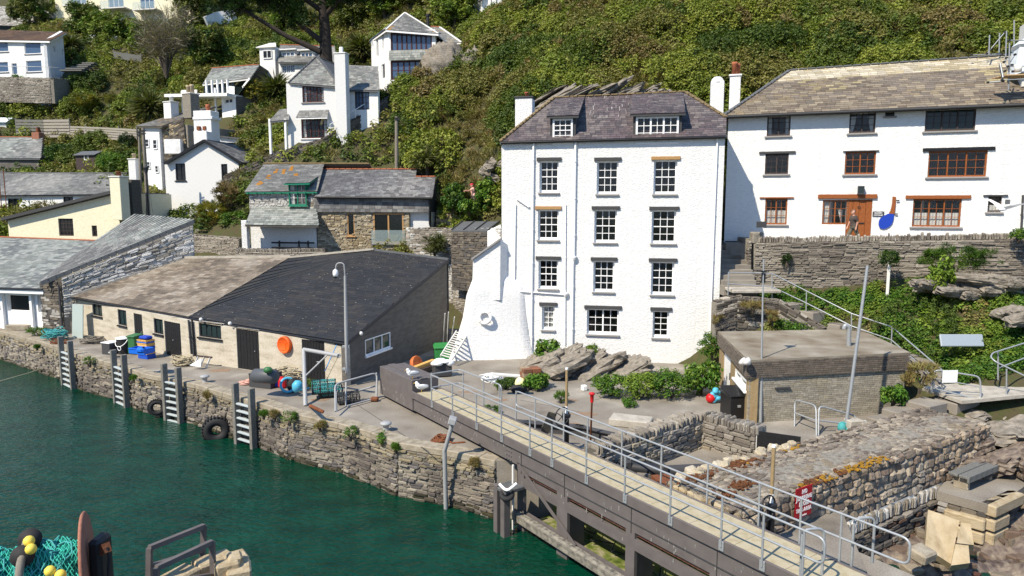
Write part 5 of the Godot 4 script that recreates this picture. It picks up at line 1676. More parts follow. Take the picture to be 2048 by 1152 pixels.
func hill_houses():
	var st: SurfaceTool
	var t := thing("pyramid_roof_house","white house with pointed slate roof, dark red windows and tall chimney breast","house",V3(-18.914,12.7,-60.2),-0.197)
	var w := 5.115
	var a := V3(0.344,5.406,0.135)
	var b := V3(4.978,4.918,0.231)
	var top := V3(1.553,8.059,-2.655)
	var u1 := Rect2(1.439,3.794,1.929,1.356)
	var u2 := Rect2(1.248,0.854,2.334,1.689)
	wl(t,"front_wall",PV([V2(0,-3),V2(w,-3),V2(w,b.y),V2(0,a.y)]),[u1,u2],M.white_brick)
	shell(t,w,a.y,b.y,7.0,M.white_brick)
	win(t,u1,M.red_wood,3,2,4,{"sill": M.sill_grey,"curtain": [[0.03,0.03,0.14,0.97],[0.86,0.03,0.97,0.97]]})
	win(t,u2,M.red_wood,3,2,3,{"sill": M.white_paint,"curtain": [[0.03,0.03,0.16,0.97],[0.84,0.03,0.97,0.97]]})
	var ab := V3(a.x,a.y,-7.2)
	var bb := V3(b.x,b.y,-7.2)
	var tb := V3(top.x,top.y,-7)
	roof_solid(t,[[a,b,top,top],[ab,a,top,tb],[b,bb,tb,top]],0.1,M.lead)
	slates(t,a,b,top,top,0.36,0.22,PAL.slate+PAL.slate_green,60,{"th": 0.02})
	slates(t,ab,a,top,tb,0.36,0.22,PAL.slate,0,{"th": 0.02})
	st = S()
	bar(st,a+V3(-0.02,0.05,0.02),top+V3(0,0.05,0),0.1,0.2)
	bar(st,b+V3(0.02,0.05,0.02),top+V3(0,0.05,0),0.1,0.2)
	put("hip",st,M.lead,t)
	var cp := Rect2(1.043,2.481,2.817,0.641)
	roof_solid(t,[[V3(cp.position.x,cp.position.y,0.5),V3(cp.end.x,cp.position.y,0.5),V3(cp.end.x - 0.1,cp.end.y,0),V3(cp.position.x+0.1,cp.end.y,0)]],0.08,M.white_paint,"window_canopy")
	slates(t,V3(cp.position.x,cp.position.y,0.5),V3(cp.end.x,cp.position.y,0.5),V3(cp.end.x - 0.1,cp.end.y,0),V3(cp.position.x+0.1,cp.end.y,0),0.3,0.2,PAL.slate,0)
	st = S()
	var c0 := V2(4.547,2.06)
	var c1 := V2(5.507,7.575)
	bx(st,V3((c0.x+c1.x)*0.5,(c0.y - 3+c1.y)*0.5,0.0),V3(c1.x - c0.x,c1.y - c0.y+3,0.7),0.02)
	bx(st,V3((c0.x+c1.x)*0.5,c1.y+0.02,0.0),V3(c1.x - c0.x+0.1,0.1,0.8),0.02)
	lathe(st,[V2(0.18,0),V2(0.15,0.55),V2(0,0.55)],TB(V3((c0.x+c1.x)*0.5,c1.y,0)),10)
	put("chimney",st,M.white_brick,t)
	fx = Transform3D(Basis(Vector3.UP,-0.001),V3(4.546,0,-1.314))
	w = 3.054
	var e0 := V2(0.076,4.971)
	var v1 := Rect2(0.973,3.266,1.3,1.596)
	wl(t,"wing_wall",PV([V2(0,-3),V2(w,-3),V2(w,e0.y),V2(0,e0.y)]),[v1],M.white_render)
	win(t,v1,M.dark_wood,2,2,3,{"glass": M.painted_sky_glass})
	fx = Transform3D()
	var q := [V3(4.701,4.885,-1.039),V3(7.807,4.749,-1.047),V3(6.289,7.367,-4.619),V3(3.231,7.591,-4.519)]
	roof_solid(t,[q],0.1,M.lead,"wing_roof")
	slates(t,q[0],q[1],q[2],q[3],0.36,0.22,PAL.slate_green+PAL.slate,40,{"th": 0.02})
	q = [V3(-1.113,2.203,0.936),V3(0.434,2.337,0.525),V3(-0.134,3.393,-0.585),V3(-0.887,3.31,-0.435)]
	roof_solid(t,[q],0.1,M.lead,"porch_roof")
	slates(t,q[0],q[1],q[2],q[3],0.3,0.2,PAL.slate,0)
	for p in [V3(-1.136,-0.124,0.838),V3(0.087,-0.116,0.492)]:
		put("porch_post",b_(p+V3(0,1.1,0),V3(0.18,2.9,0.18),0.01),M.white_paint,t)
	t = thing("bay_window_house","white house with long red-framed window bands beneath a lichened pyramid roof","house",V3(-11.24,19,-66),-0.138)
	w = 4.371
	var eh := V2(0.097,4.718)
	var b1 := Rect2(0.188,2.886,3.849,1.697)
	var b2 := Rect2(0.135,0.387,3.494,1.684)
	wl(t,"front_wall",PV([V2(0,-3),V2(w,-3),V2(w,eh.y),V2(0,eh.y)]),[b1,b2],M.white_render)
	win(t,b1,M.red_wood,8,1,1,{"glass": M.painted_sky_glass,"fw": 0.13})
	win(t,b2,M.red_wood,6,1,2,{"glass": M.painted_sky_glass,"fw": 0.13})
	var s0 := V2(0.041,2.073)
	var s1 := V2(4.223,2.925)
	slates(t,V3(0.02,s0.y,0.2),V3(s1.x,s0.y,0.2),V3(s1.x,s1.y,0.02),V3(0.02,s1.y,0.02),0.34,0.22,PAL.slate_green,60,{"th": 0.02,"out": V3(0,0,1),"one": "hung_slate","many": "hung_slates"})
	fx = Transform3D(Basis(Vector3.UP,-0.929),V3(-3.076,0,-4.117))
	w = 5.139
	var eg := V2(0.443,4.673)
	var l1 := Rect2(1.52,3.052,0.64,1.595)
	var l2 := Rect2(3.315,3.299,0.474,1.532)
	var l3 := Rect2(2.982,0.752,0.926,1.332)
	wl(t,"side_wall",PV([V2(0,-3),V2(w,-3),V2(w,eh.y),V2(0,eh.y)]),[l1,l2,l3],M.white_render)
	for r in [l1,l2,l3]: win(t,r,M.white_paint)
	fx = Transform3D()
	a = V3(-3.344,4.919,-4.584)
	b = V3(-0.066,4.689,0.514)
	var c := V3(4.744,4.224,0.352)
	top = V3(0.811,6.952,-2.636)
	var d := V3(c.x,c.y,a.z - 2)
	roof_solid(t,[[a,b,top,top],[b,c,top,top],[c,d,top,top]],0.14,M.white_paint)
	slates(t,a,b,top,top,0.36,0.22,PAL.slate+[C(0.42,0.24,0.08)],0,{"th": 0.02})
	slates(t,b,c,top,top,0.36,0.22,PAL.slate+[C(0.42,0.24,0.08),C(0.36,0.30,0.2)],60,{"th": 0.02})
	ridge_line(t,b,top,M.off_white,0.2)
	ridge_line(t,c,top,M.off_white,0.2)
	ridge_line(t,a,top,M.off_white,0.2)
	q = [V3(3.725,4.089,-2.031),V3(6.413,3.888,-1.898),V3(3.588,6.121,-5.04),V3(2.649,6.241,-5.213)]
	roof_solid(t,[q],0.12,M.white_paint,"wing_roof")
	slates(t,q[0],q[1],q[2],q[3],0.36,0.22,PAL.slate+[C(0.36,0.30,0.2)],0,{"th": 0.02})
	ridge_line(t,q[3],q[2],M.terracotta)
	ridge_line(t,q[2],q[1],M.off_white)
	st = S()
	quad(st,q[0]+V3(0.3,-0.1,-0.5),q[1]+V3(-0.3,-0.1,-0.5),q[1]+V3(-0.3,-4,-0.5),q[0]+V3(0.3,-4,-0.5),V3(0,0,1))
	put("wing_wall",st,M.white_render,t)
	st = S()
	tube(st,[top+V3(2.2,-1.6,0),top+V3(2.2,-0.4,0)],0.14,8)
	tube(st,[top+V3(2.2,-0.4,0),top+V3(2.2,-0.2,0)],0.2,8)
	put("flue",st,M.iron,t)
	lane_wall("bay_terrace_wall","ivy-topped terrace wall under the house with long window bands",[V3(-10.541,18.915,-64.8),V3(-1.694,18.612,-62.5)],1.2,PAL.dark,false,0.4)
	st = S()
	bx(st,V3(0,0.7,0),V3(2.2,0.08,0.9),0.02)
	for x in [-0.9,0.9]: bx(st,V3(x,0.35,0),V3(0.1,0.7,0.6))
	one("terrace_table","long pale table on the terrace right of the great rock","table",st,M.off_white,"",TB(V3(-4.156,18.756,-63.6)))
	for p in [[V3(-4.981,18.996,-64),"leftmost terracotta plant pot at the terrace table's left end"],[V3(-4.729,19.031,-64.2),"second terracotta plant pot from the great boulder"],[V3(-3.359,18.885,-63.6),"terracotta plant pot right of the terrace table"],[V3(-2.321,18.739,-63),"rightmost terracotta plant pot on the rock terrace"]]:
		one("plant_pot",p[1],"plant pot",l_([V2(0,0),V2(0.14,0),V2(0.2,0.34),V2(0.22,0.42),V2(0.17,0.42),V2(0,0.36)],TB(p[0]),12),M.terracotta,"pots on the rock terrace")
	t = thing("dormer_house","small white house with red ridge and paned dormers half hidden behind the dark pine","house",V3(-26.047,23,-80.5),-0.226)
	w = 6.69
	var h := V2(0.066,0.836)
	var k1 := Rect2(0.361,-0.434,1.624,0.933)
	wl(t,"front_wall",PV([V2(0,-3),V2(w,-3),V2(w,h.y),V2(0,h.y)]),[k1],M.white_render)
	shell(t,w,h.y,h.y,6,M.white_render)
	win(t,k1,M.white_paint,3,2,3,{"glass": M.painted_sky_glass})
	a = V3(0.163,0.687,0.475)
	b = V3(7.177,0.445,0.401)
	c = V3(5.389,2.837,-2.779)
	d = V3(-1.373,3.331,-2.762)
	roof_solid(t,[[a,b,c,d]],0.1,M.lead)
	slates(t,a,b,c,d,0.4,0.25,PAL.slate,0,{"th": 0.02})
	ridge_line(t,d,c,M.terracotta)
	var k2 := Rect2(0.125,1.204,1.579,0.778)
	var k3 := Rect2(2.467,0.997,1.437,0.82)
	for r in [k2,k3]:
		st = S()
		bx(st,V3(r.get_center().x,r.get_center().y,-1.6),V3(r.size.x+0.3,r.size.y+0.3,1.9),0.02)
		bx(st,V3(r.get_center().x,r.end.y+0.25,-1.5),V3(r.size.x+0.6,0.14,2.4),0.02)
		put("dormer",st,M.white_render,t)
		win(t,r,M.white_paint,3,1,2,{"z": -0.5,"glass": M.painted_sky_glass})
	var x0 := V3(-2.188,-0.59,-0.01)
	var x1 := V3(-0.272,-0.697,0.165)
	put("annexe_wall",b_(V3((x0.x+x1.x)*0.5,0.2,-1.0),V3(x1.x - x0.x,4.6,2.4),0.02),M.white_render,t)
	roof_solid(t,[[V3(x0.x - 0.3,2.5,0.4),V3(x1.x+0.3,2.5,0.4),V3(x1.x - 0.6,3.2,-1),V3(x0.x+0.6,3.2,-1)]],0.1,M.off_white,"annexe_roof")
	win(t,Rect2((x0.x+x1.x)*0.5 - 0.5,1.2,1.1,0.9),M.white_paint,2,1,1,{"z": 0.38})
	t = thing("green_gable_chalet","slate-roofed chalet with dark green boarded gable and white veranda posts","house",V3(-32.737,17.4,-76),-0.515)
	a = V3(-0.411,3.33,-0.342)
	b = V3(6.034,3.515,-1.117)
	c = V3(3.699,5.632,-4.391)
	d = V3(-2.877,5.735,-3.542)
	roof_solid(t,[[a,b,c,d]],0.12,M.off_white)
	slates(t,a,b,c,d,0.4,0.25,PAL.slate_green+PAL.slate,0,{"th": 0.02})
	ridge_line(t,d,c,M.terracotta,0.3)
	var g0 := V3(4.441,1.437,-0.445)
	var g1 := V3(4.449,2.746,-0.45)
	var g2 := V3(4.882,2.711,-1.154)
	var g3 := V3(-0.049,5.26,-11.462)
	var g4 := V3(0.102,2.088,-10.399)
	var g5 := V3(4.301,0.872,-2.434)
	st = S()
	var gn := V3(0.9,0,0.5)
	for tr in [[g0,g1,g2],[g0,g2,b],[g0,b,c],[g0,c,g3],[g0,g3,g4],[g0,g4,g5]]: tri(st,tr[0],tr[1],tr[2],gn)
	put("gable_wall",st,M.green_cladding,t)
	put("barge_board",r_(g2+V3(0.02,0,0.05),b+V3(0.02,0,0.05),0.2,0.1),M.white_paint,t)
	st = S()
	quad(st,c+V3(0.05,0.02,0),g3,g3+V3(-3,0,-1),d+V3(0,0,-0.2),V3(0.3,1,-0.5))
	put("rear_roof",st,M.lead,t)
	put("veranda_floor",r_(V3(-3.658,2.108,0.921),V3(4.952,1.7,-0.045),0.3,2.2),M.white_paint,t)
	st = S()
	quad(st,V3(-1.187,2.393,-1.052),V3(3.635,2.145,-1.138),V3(3.693,3.572,-1.171),V3(-1.128,3.706,-1.085),V3(0,0,1))
	put("veranda_glazing",st,M.green_glass,t)
	for u in [V3(0.733,2.104,0.045),V3(1.58,2.043,0.025),V3(2.336,1.997,-0.058),V3(3.043,1.952,-0.113),V3(3.83,1.891,-0.099)]:
		put("veranda_post",b_(u+V3(0,0.65,0),V3(0.16,1.75,0.16)),M.white_paint,t)
	st = S()
	quad(st,V3(4.128,1.895,0.077),V3(4.914,1.85,-0.023),V3(4.946,2.648,-0.042),V3(4.163,2.747,0.057),V3(0,0,1))
	put("white_panel",st,M.white_render,t)
	put("veranda_screen",r_(V3(-2.629,2.287,0.569),V3(-0.356,2.186,0.431),1.0,0.1),M.off_white,t)
	w = 5.076
	k1 = Rect2(3.387,1.019,1.194,0.488)
	h = V2(2.935,1.692)
	wl(t,"front_wall",PV([V2(h.x,-3),V2(w,-3),V2(w,h.y),V2(h.x,h.y)]),[k1],M.white_render)
	win(t,k1,M.white_paint,2,1,1)
	st = S()
	quad(st,V3(w,-3,0),V3(w+1,-3,-6),V3(w+1,h.y,-6),V3(w,h.y,0),Vector3.RIGHT)
	put("end_wall",st,M.grey_render,t)
	for u in [V3(-2.79,0.744,0.43),V3(2.184,0.709,0.143)]:
		put("support_post",b_(u+V3(0,0.3,0),V3(0.16,3.4,0.16)),M.white_paint,t)
	t = thing("modern_house","plain white modern house with brown low-pitched roof at the upper left","house",V3(-71.025,25,-93.5),-0.197)
	w = 12.762
	h = V2(13.156,3.507)
	var m := [Rect2(4.77,2.424,2.229,1.268),Rect2(9.435,1.98,2.398,1.446),Rect2(4.506,-0.104,2.239,1.265),Rect2(7.304,-0.462,0.771,1.391),Rect2(9.514,-0.223,2.262,1.376)]
	wl(t,"front_wall",PV([V2(0,-5),V2(w,-5),V2(w,h.y),V2(0,h.y)]),m,M.white_render)
	for r in m: win(t,r,M.white_paint,1,1,1,{"glass": M.painted_sky_glass,"sill": M.sill_grey})
	fx = Transform3D(Basis(Vector3.UP,2.024),V3(12.762,0,0))
	var sw := 6.201
	var ht := V2(7.23,6.082)
	var n1 := Rect2(2.391,2.625,0.687,0.86)
	var n2 := Rect2(5.421,2.825,0.571,0.789)
	wl(t,"side_wall",PV([V2(0,-5),V2(sw,-5),V2(sw,ht.y),V2(0,h.y)]),[n1,n2],M.white_render)
	for r in [n1,n2]: win(t,r,M.white_paint)
	fx = Transform3D()
	q = [V3(0.567,4.1,0.397),V3(13.479,3.374,0.265),V3(10.371,5.959,-5.845),V3(-4.202,7.02,-5.789)]
	roof_solid(t,[q],0.2,M.white_paint)
	slates(t,q[0],q[1],q[2],q[3],0.4,0.3,[C(0.13,0.075,0.04),C(0.17,0.10,0.055),C(0.10,0.06,0.035)],0,{"th": 0.03})
	railing("balcony_railing","pale rail along the modern house's ground floor terrace",[V3(-65.604,24.1,-90.5),V3(-60.41,23.861,-89.5),V3(-57.234,23.713,-89),V3(-58.132,24.356,-93)],[V3(-65.497,25.319,-90.5),V3(-60.311,25.068,-89.5),V3(-57.14,24.913,-89),V3(-58.042,25.548,-93)],[[V3(-65.497,25.319,-90.5),V3(-60.311,25.068,-89.5),V3(-57.14,24.913,-89),V3(-58.042,25.548,-93)]],0.03,M.off_white)
	lane_wall("modern_terrace_wall","grey terrace wall under the plain modern house at the upper left",[V3(-67.752,23.889,-90),V3(-56.803,23.445,-88.5),V3(-57.019,23.869,-92)],3.0,PAL.terrace,false,0.4)
	t = thing("cream_balcony_house","long cream house with glass balconies cut by the photo's upper edge","house",V3(-73.382,38.5,-117),-0.195)
	w = 25.808
	m = [Rect2(2.888,0.864,2.902,2.834),Rect2(9.81,0.056,2.743,3.097),Rect2(15.516,-0.448,2.44,3.129)]
	wl(t,"front_wall",PV([V2(0,-6),V2(w,-6),V2(w,10),V2(0,10)]),m,M.cream_render)
	for r in m:
		win(t,r,M.white_paint,3,1,1,{"glass": M.painted_sky_glass})
		put("balcony_floor",b_(V3(r.get_center().x+0.6,r.position.y - 0.1,0.8),V3(r.size.x+1.6,0.18,1.6)),M.off_white,t)
		put("balcony_pane",b_(V3(r.get_center().x+0.6,r.position.y+0.55,1.55),V3(r.size.x+1.6,1,0.03)),M.balcony_glass,t)
	roof_solid(t,[[V3(-0.5,10,0.6),V3(w+0.5,10,0.6),V3(w+0.5,13.5,-5),V3(-0.5,13.5,-5)]],0.2,M.lead)
	lane_wall("upper_road_wall","white-topped wall crossing the slope left of the cream house",[V3(-87.652,40.559,-120),V3(-78.771,40.052,-119),V3(-72.715,38.354,-117)],3.0,PAL.washed,false,0.5)
	t = thing("hilltop_house","white corner of a hilltop house with slatted bay above the trees","house",V3(-2.426,25,-80),0.3)
	put("wall",b_(V3(0.4,4,-2),V3(2.6,12,4),0.05),M.white_render,t)
	put("bay",l_([V2(1.3,0.8),V2(1.5,1.4),V2(1.5,6)],TB(V3(1.2,2.2,-0.4)),18),M.white_paint,t)
	for i in 5:
		put("slat",b_(V3(1.2+sin(i*0.4 - 0.9)*1.53,5.4,-0.4+cos(i*0.4 - 0.9)*1.53),V3(0.1,2.2,0.1)),M.sill_grey,t)
	put("barge_board",r_(V3(-1.2,5,0.1),V3(0.2,6.8,0.1),0.2,0.3),M.charcoal,t)
	for k in [["curved_white_wall","white parapet wall curving out below the dark pine's left branches",[V3(-39.388,30.516,-94),V3(-36.998,30.648,-92),V3(-34.07,30.514,-90)],1.9],["white_garden_wall","short white garden wall among the shrubs right of the modern house",[V3(-56.152,29.396,-96),V3(-53.743,28.983,-95),V3(-51.445,28.746,-94.5)],1.2]]:
		t = thing(k[0],k[1],"wall")
		for i in 2:
			var lo := V3(0,k[3]*0.25,0)
			put("wall_length",r_(settle(k[2][i])+lo,settle(k[2][i+1])+lo,k[3]*1.5,0.4),M.white_render,t)
	slat_fence("slope_fence","short weathered upright paling fence among the shrubs on the upper slope",[V3(-50.181,25.905,-91),V3(-45.717,25.032,-89)],0.9,26,true)
	slat_fence("weathered_fence","brown horizontal board fence with a blue cover beside it, left of the pale one",[V3(-58.72,15.421,-84.5),V3(-54.415,15.29,-83),V3(-50.824,15.202,-82)],2.2,6,false)
	slat_fence("pale_board_fence","pale horizontal board fence stepping down behind the telegraph poles",[V3(-50.143,15.17,-81),V3(-45.714,14.818,-79.5),V3(-40.513,14.284,-77)],1.35,5,false)
	for i in 5:
		one("deck_step",["lowest wide timber deck step beside the modern house","second timber deck step up beside the modern house","third timber deck step up beside the modern house","fourth timber deck step up beside the modern house","topmost short timber deck step beside the modern house"][i],"step",b_(V3(0,0,0),V3(2.8 - i*0.3,0.16,1),0.01),M.timber_grey,"deck steps",TB(V3(-56.041,24.987,-92)+V3(0.15*i,0.36*i,-0.7*i)))
func slat_fence(called,label,p: Array,high: float,n: int,upright: bool):
	var t := thing(called,label,"fence")
	for i in p.size() - 1:
		var a: Vector3 = settle(p[i])+V3(0,0.5,0)
		var b: Vector3 = settle(p[i+1])+V3(0,0.5,0)
		for k in n:
			var st := S()
			if upright:
				var q := a.lerp(b,(k+0.5) / n)
				bx(st,q+V3(0,high*0.5+rnd(-0.04,0.04),0),V3((b - a).length() / n*0.8,high,0.04))
				put("pale",st,M.timber_grey,t)
			else:
				var y := high*(k+0.5) / n
				bar(st,a+V3(0,y,0),b+V3(0,y,0),high / n*0.78,0.035)
				put("board",st,M.fence_wood,t)
		for k in 3:
			var st := S()
			bx(st,a.lerp(b,k / 2.0)+V3(0,high*0.25,-0.07),V3(0.1,high*1.25+0.8,0.1))
			put("post",st,M.timber_grey,t)
func lower_left_houses():
	var st: SurfaceTool
	var t := thing("white_gable_cottage","white cottage whose black-edged gable faces the harbour between two dark windows","cottage",V3(-30.601,6.9,-62.5),-0.208)
	var w := 7.263
	var al := V3(0.279,4.749,0.35)
	var ar := V3(7.783,4.703,0.299)
	var ap := V3(4.201,6.662,0.238)
	var r1 := Rect2(1.053,3.234,1.001,1.482)
	var r2 := Rect2(5.567,3.205,0.6,1.415)
	wl(t,"front_wall",PV([V2(0,-3),V2(w,-3),V2(w,ar.y - 0.1),V2(ap.x,ap.y - 0.1),V2(0,al.y - 0.1)]),[r1,r2],M.white_brick)
	win(t,r1,M.black_paint,2,1,3,{"sill": M.black_paint})
	win(t,r2,M.black_paint,1,2,4)
	shell(t,w,al.y - 0.1,ar.y - 0.1,8,M.white_brick)
	var bk := V3(0,0,-8.5)
	roof_solid(t,[[al,ap,ap+bk,al+bk],[ar,ap,ap+bk,ar+bk]],0.1,M.lead)
	slates(t,ar,ar+bk,ap+bk,ap,0.4,0.24,PAL.slate_blue,0,{"th": 0.02})
	slates(t,al+bk,al,ap,ap+bk,0.4,0.24,PAL.slate_blue,0,{"th": 0.02})
	for s in [al,ar]:
		put("barge_board",r_(s+V3(0,-0.06,0.05),ap+V3(0,-0.06,0.05),0.2,0.1),M.black_paint,t)
	st = S()
	for p in [[V3(3.18,7.639,-1.693),V3(1.75,3.4,1.2)],[V3(3.378,6.693,-0.917),V3(1.3,1.6,1)]]: bx(st,p[0],p[1],0.03)
	bx(st,V3(3.233,8.684,-1.704),V3(1.95,0.25,1.35),0.03)
	var ch := put("chimney",st,M.whitewash,t)
	put("chimney_pot",l_([V2(0.15,0),V2(0.2,0.12),V2(0.17,0.7),V2(0.22,0.75),V2(0.2,1),V2(0,1)],TB(V3(3.376,8.945,-1.735)),12),M.terracotta,ch)
	for p in [V3(2.877,7.804,-1.118),V3(3.395,7.804,-1.228)]:
		put("flue_opening",b_(p+V3(0,0,0.1),V3(0.3,0.36,0.3),0.02),M.rust,ch)
	t = thing("white_rubble_house","narrow white house with brown rubble gable and buff chimney pots behind the gabled cottage","house",V3(-35.026,8,-67.5),-0.45)
	var hh := 7.4
	put("wall",b_(V3(1.2,hh*0.5 - 1,-4),V3(2.4,hh+2,8),0.03),M.whitewash,t)
	put("rubble_gable",b_(V3(4,hh*0.5 - 0.6,-4.2),V3(3.4,hh+1,7.6),0.03),M.mortar,t)
	for r in [Rect2(0.4,5.4,0.6,0.8),Rect2(1.5,5.2,0.6,0.9),Rect2(0.5,3.4,0.5,0.7),Rect2(1.6,3.0,0.5,0.7)]: win(t,r,M.white_paint,1,1,2,{"z": 0.16})
	var p0 := [V3(-0.3,hh,0.3),V3(3.2,hh - 0.2,0.3),V3(5.4,hh+2,-4),V3(1.6,hh+1.8,-4)]
	roof_solid(t,[p0],0.12,M.dark_mortar)
	slates(t,p0[0],p0[1],p0[2],p0[3],0.36,0.22,PAL.tile_brown+PAL.slate,0,{"th": 0.02})
	rubble(t,V3(2.5,2,-0.3),V3(5.7,2,-0.3),V3(5.4,hh+0.6,-0.3),V3(2.5,hh - 0.3,-0.3),0.2,0.5,0.16,PAL.dark+PAL.tan,0,{"out": V3(0,0,1)})
	chimney(t,V3(1.7,hh+0.4,-2),V3(1,1.9,0.9),M.whitewash,[[0.1,0,0.5,0.2,M.off_white]],M.off_white)
	chimney(t,V3(4.9,hh+0.6,-1.6),V3(1.1,2.2,1),M.mortar,[[-0.25,0,0.75,0.2,M.buff_pot],[0.25,0,0.8,0.2,M.buff_pot]],M.off_white)
	var d := put("dormer",b_(V3(-30.968,13.301,-65.5) - t.position,V3(1.5,1.3,1.2),0.02),M.white_render,t,Transform3D(Basis(Vector3.UP,0.45),Vector3.ZERO))
	t = thing("flat_roof_annexe","low white flat-roofed outbuilding with dark doorways right of the gabled cottage","outbuilding",V3(-27.303,11.9,-66.5),0.1)
	var o1 := Rect2(0.7,0.4,0.72,1.5)
	var o2 := Rect2(1.62,0.7,0.5,0.95)
	wl(t,"front_wall",PV([V2(0,-3),V2(2.7,-3),V2(2.7,2.2),V2(0,2.5)]),[o1,o2],M.white_render)
	win(t,o1,M.black_paint)
	win(t,o2,M.white_paint)
	shell(t,2.7,2.4,2.2,2.5,M.white_render)
	roof_solid(t,[[V3(-0.1,2.55,0.2),V3(2.85,2.25,0.2),V3(2.85,2.35,-2.6),V3(-0.1,2.65,-2.6)]],0.14,M.lead)
	t = thing("cream_house","cream-walled house with black sloping roof edge above the harbour shop","house",V3(-41.596,3,-58),-0.231)
	var c1 := V3(-0.132,3.853,0.031)
	var c2 := V3(10.74,6.014,0.039)
	w = 10.906
	r1 = Rect2(5.035,2.519,1.432,1.398)
	r2 = Rect2(8.225,2.502,0.499,0.872)
	wl(t,"front_wall",PV([V2(0,-1),V2(w,-1),V2(w,c2.y - 0.1),V2(c2.x,c2.y - 0.1),V2(0,c1.y)]),[r1,r2],M.cream_render)
	win(t,r1,M.dark_wood,1,4,4)
	win(t,r2,M.dark_wood,1,1,2)
	put("roof_edge",r_(c1+V3(0,0,0.2),c2+V3(0,0,0.2),0.24,0.5),M.charcoal,t)
	roof_solid(t,[[c1,c2,c2+V3(0,0,-6),c1+V3(0,0,-6)]],0.15,M.lead)
	shell(t,w,c1.y - 0.4,c2.y - 0.1,6,M.cream_render,-2)
	chimney(t,V3(11.29,3.831,0.218),V3(0.95,3.3,0.9),M.cream_render,[[0,0,0.4,0.2,M.rust]],M.off_white)
	put("stone_stack",b_(V3(11.314,5.199,-1.123),V3(0.75,3.6,1),0.03),M.dark_mortar,t)
	t = thing("terrace_row","long low terrace row with grey slate roof and white walls behind the cream house","house",V3(-52.767,7,-68.5),-0.141)
	w = 17.814
	var q := [V3(0.205,1.863,0.274),V3(18.213,2.018,0.145),V3(16.028,4.068,-3.282),V3(-3.217,4.251,-3.584)]
	var rs := [Rect2(4.264,0.379,1.233,1.242),Rect2(10.209,1.141,1.051,0.661)]
	wl(t,"front_wall",PV([V2(0,-3),V2(w,-3),V2(w,q[1].y),V2(0,q[0].y)]),rs,M.white_render)
	for r in rs: win(t,r,M.black_paint,2,1,1)
	shell(t,w,q[0].y,q[1].y,7,M.grey_render)
	roof_solid(t,[q],0.12,M.lead)
	slates(t,q[0],q[1],q[2],q[3],0.42,0.24,PAL.slate,30,{"th": 0.02})
	ridge_line(t,q[3],q[2],M.lead)
	chimney(t,V3(16.837,3.367,-1.377),V3(0.75,1.9,0.75),M.whitewash,[[0,0,0.5,0.18,M.buff_pot]],M.off_white)
	gutter(t,q[0],q[1])
	for u in [V3(5.263,1.465,1.779),V3(6.136,1.277,2.16)]:
		put("scaffold_pole",t_([u+V3(0,-4,0),u+V3(0,3,0)],0.04,6),M.rust,t)
	t = thing("slate_roof_house","grey house with slate roof and brick chimney at the far left, below the fences","house",V3(-59.3,11,-79),-0.136)
	w = 7.367
	q = [V3(0.037,2.122,0.197),V3(7.779,2.051,0.246),V3(4.78,4.711,-3.683),V3(-3.156,4.862,-3.605)]
	wl(t,"front_wall",PV([V2(0,-4),V2(w,-4),V2(w,q[1].y),V2(0,q[0].y)]),[],M.grey_render)
	roof_solid(t,[q],0.12,M.lead)
	slates(t,q[0],q[1],q[2],q[3],0.42,0.25,PAL.slate_green+PAL.slate,30,{"th": 0.02})
	ridge_line(t,q[3],q[2],M.terracotta)
	st = S()
	var g := V3(4.635,1.934,-4.672)
	tri(st,q[1],q[2],g,V3(1,0,0.4))
	quad(st,q[1],g,V3(g.x,-4,g.z),V3(w,-4,0),V3(1,0,0.4))
	put("gable_wall",st,M.grey_render,t)
	put("chimney",b_(q[2]+V3(-0.5,0.1,0),V3(0.95,0.9,0.8),0.03),M.rust_pink,t)
	put("chimney_pot",l_([V2(0.2,0),V2(0.28,0.2),V2(0.16,0.6),V2(0.2,0.65),V2(0,0.65)],TB(q[2]+V3(-0.4,0.5,0)),10),M.rust,t)
	for k in [["pale_shed","small pale blue-grey garden shed at the left edge, above the slate house",V3(-63.204,16.4,-87),V3(3,2.3,2.6),M.off_white,M.tarp,0.1],["brown_hut","little dark brown garden hut among bushes below the pale board fence",V3(-45.025,12.2,-75),V3(2.7,1.5,2),M.dark_wood,M.lead,-0.3]]:
		t = thing(k[0],k[1],"shed",k[2],k[6])
		var s: Vector3 = k[3]
		wl(t,"front_wall",PV([V2(-s.x / 2,-1.5),V2(s.x / 2,-1.5),V2(s.x / 2,s.y*0.75),V2(-s.x / 2,s.y*0.75)]),[Rect2(-0.2,0.5,0.6,0.6)],k[4],0.1)
		win(t,Rect2(-0.2,0.5,0.6,0.6),M.white_paint,1,1,1,{"deep": 0.03})
		st = S()
		for x in [-s.x / 2,s.x / 2]:
			quad(st,V3(x,-1.5,0),V3(x,-1.5,-s.z),V3(x,s.y*0.75,-s.z),V3(x,s.y*0.75,0),V3(x,0,0))
			tri(st,V3(x,s.y*0.75,0),V3(x,s.y*0.75,-s.z),V3(x,s.y,-s.z / 2),V3(x,0,0))
		put("side_wall",st,k[4],t)
		var e := V3(s.x / 2+0.15,0,0)
		roof_solid(t,[[V3(0,s.y*0.72,0.2) - e,V3(0,s.y*0.72,0.2)+e,V3(0,s.y+0.05,-s.z / 2)+e,V3(0,s.y+0.05,-s.z / 2) - e],[V3(0,s.y*0.72,-s.z - 0.2) - e,V3(0,s.y*0.72,-s.z - 0.2)+e,V3(0,s.y+0.05,-s.z / 2)+e,V3(0,s.y+0.05,-s.z / 2) - e]],0.06,k[5],"roof")
	t = thing("rubble_house","rubble house in flaking whitewash, its slate roof sloping up from the quay","house",V3(-29.687,0,-43.766),-0.367)
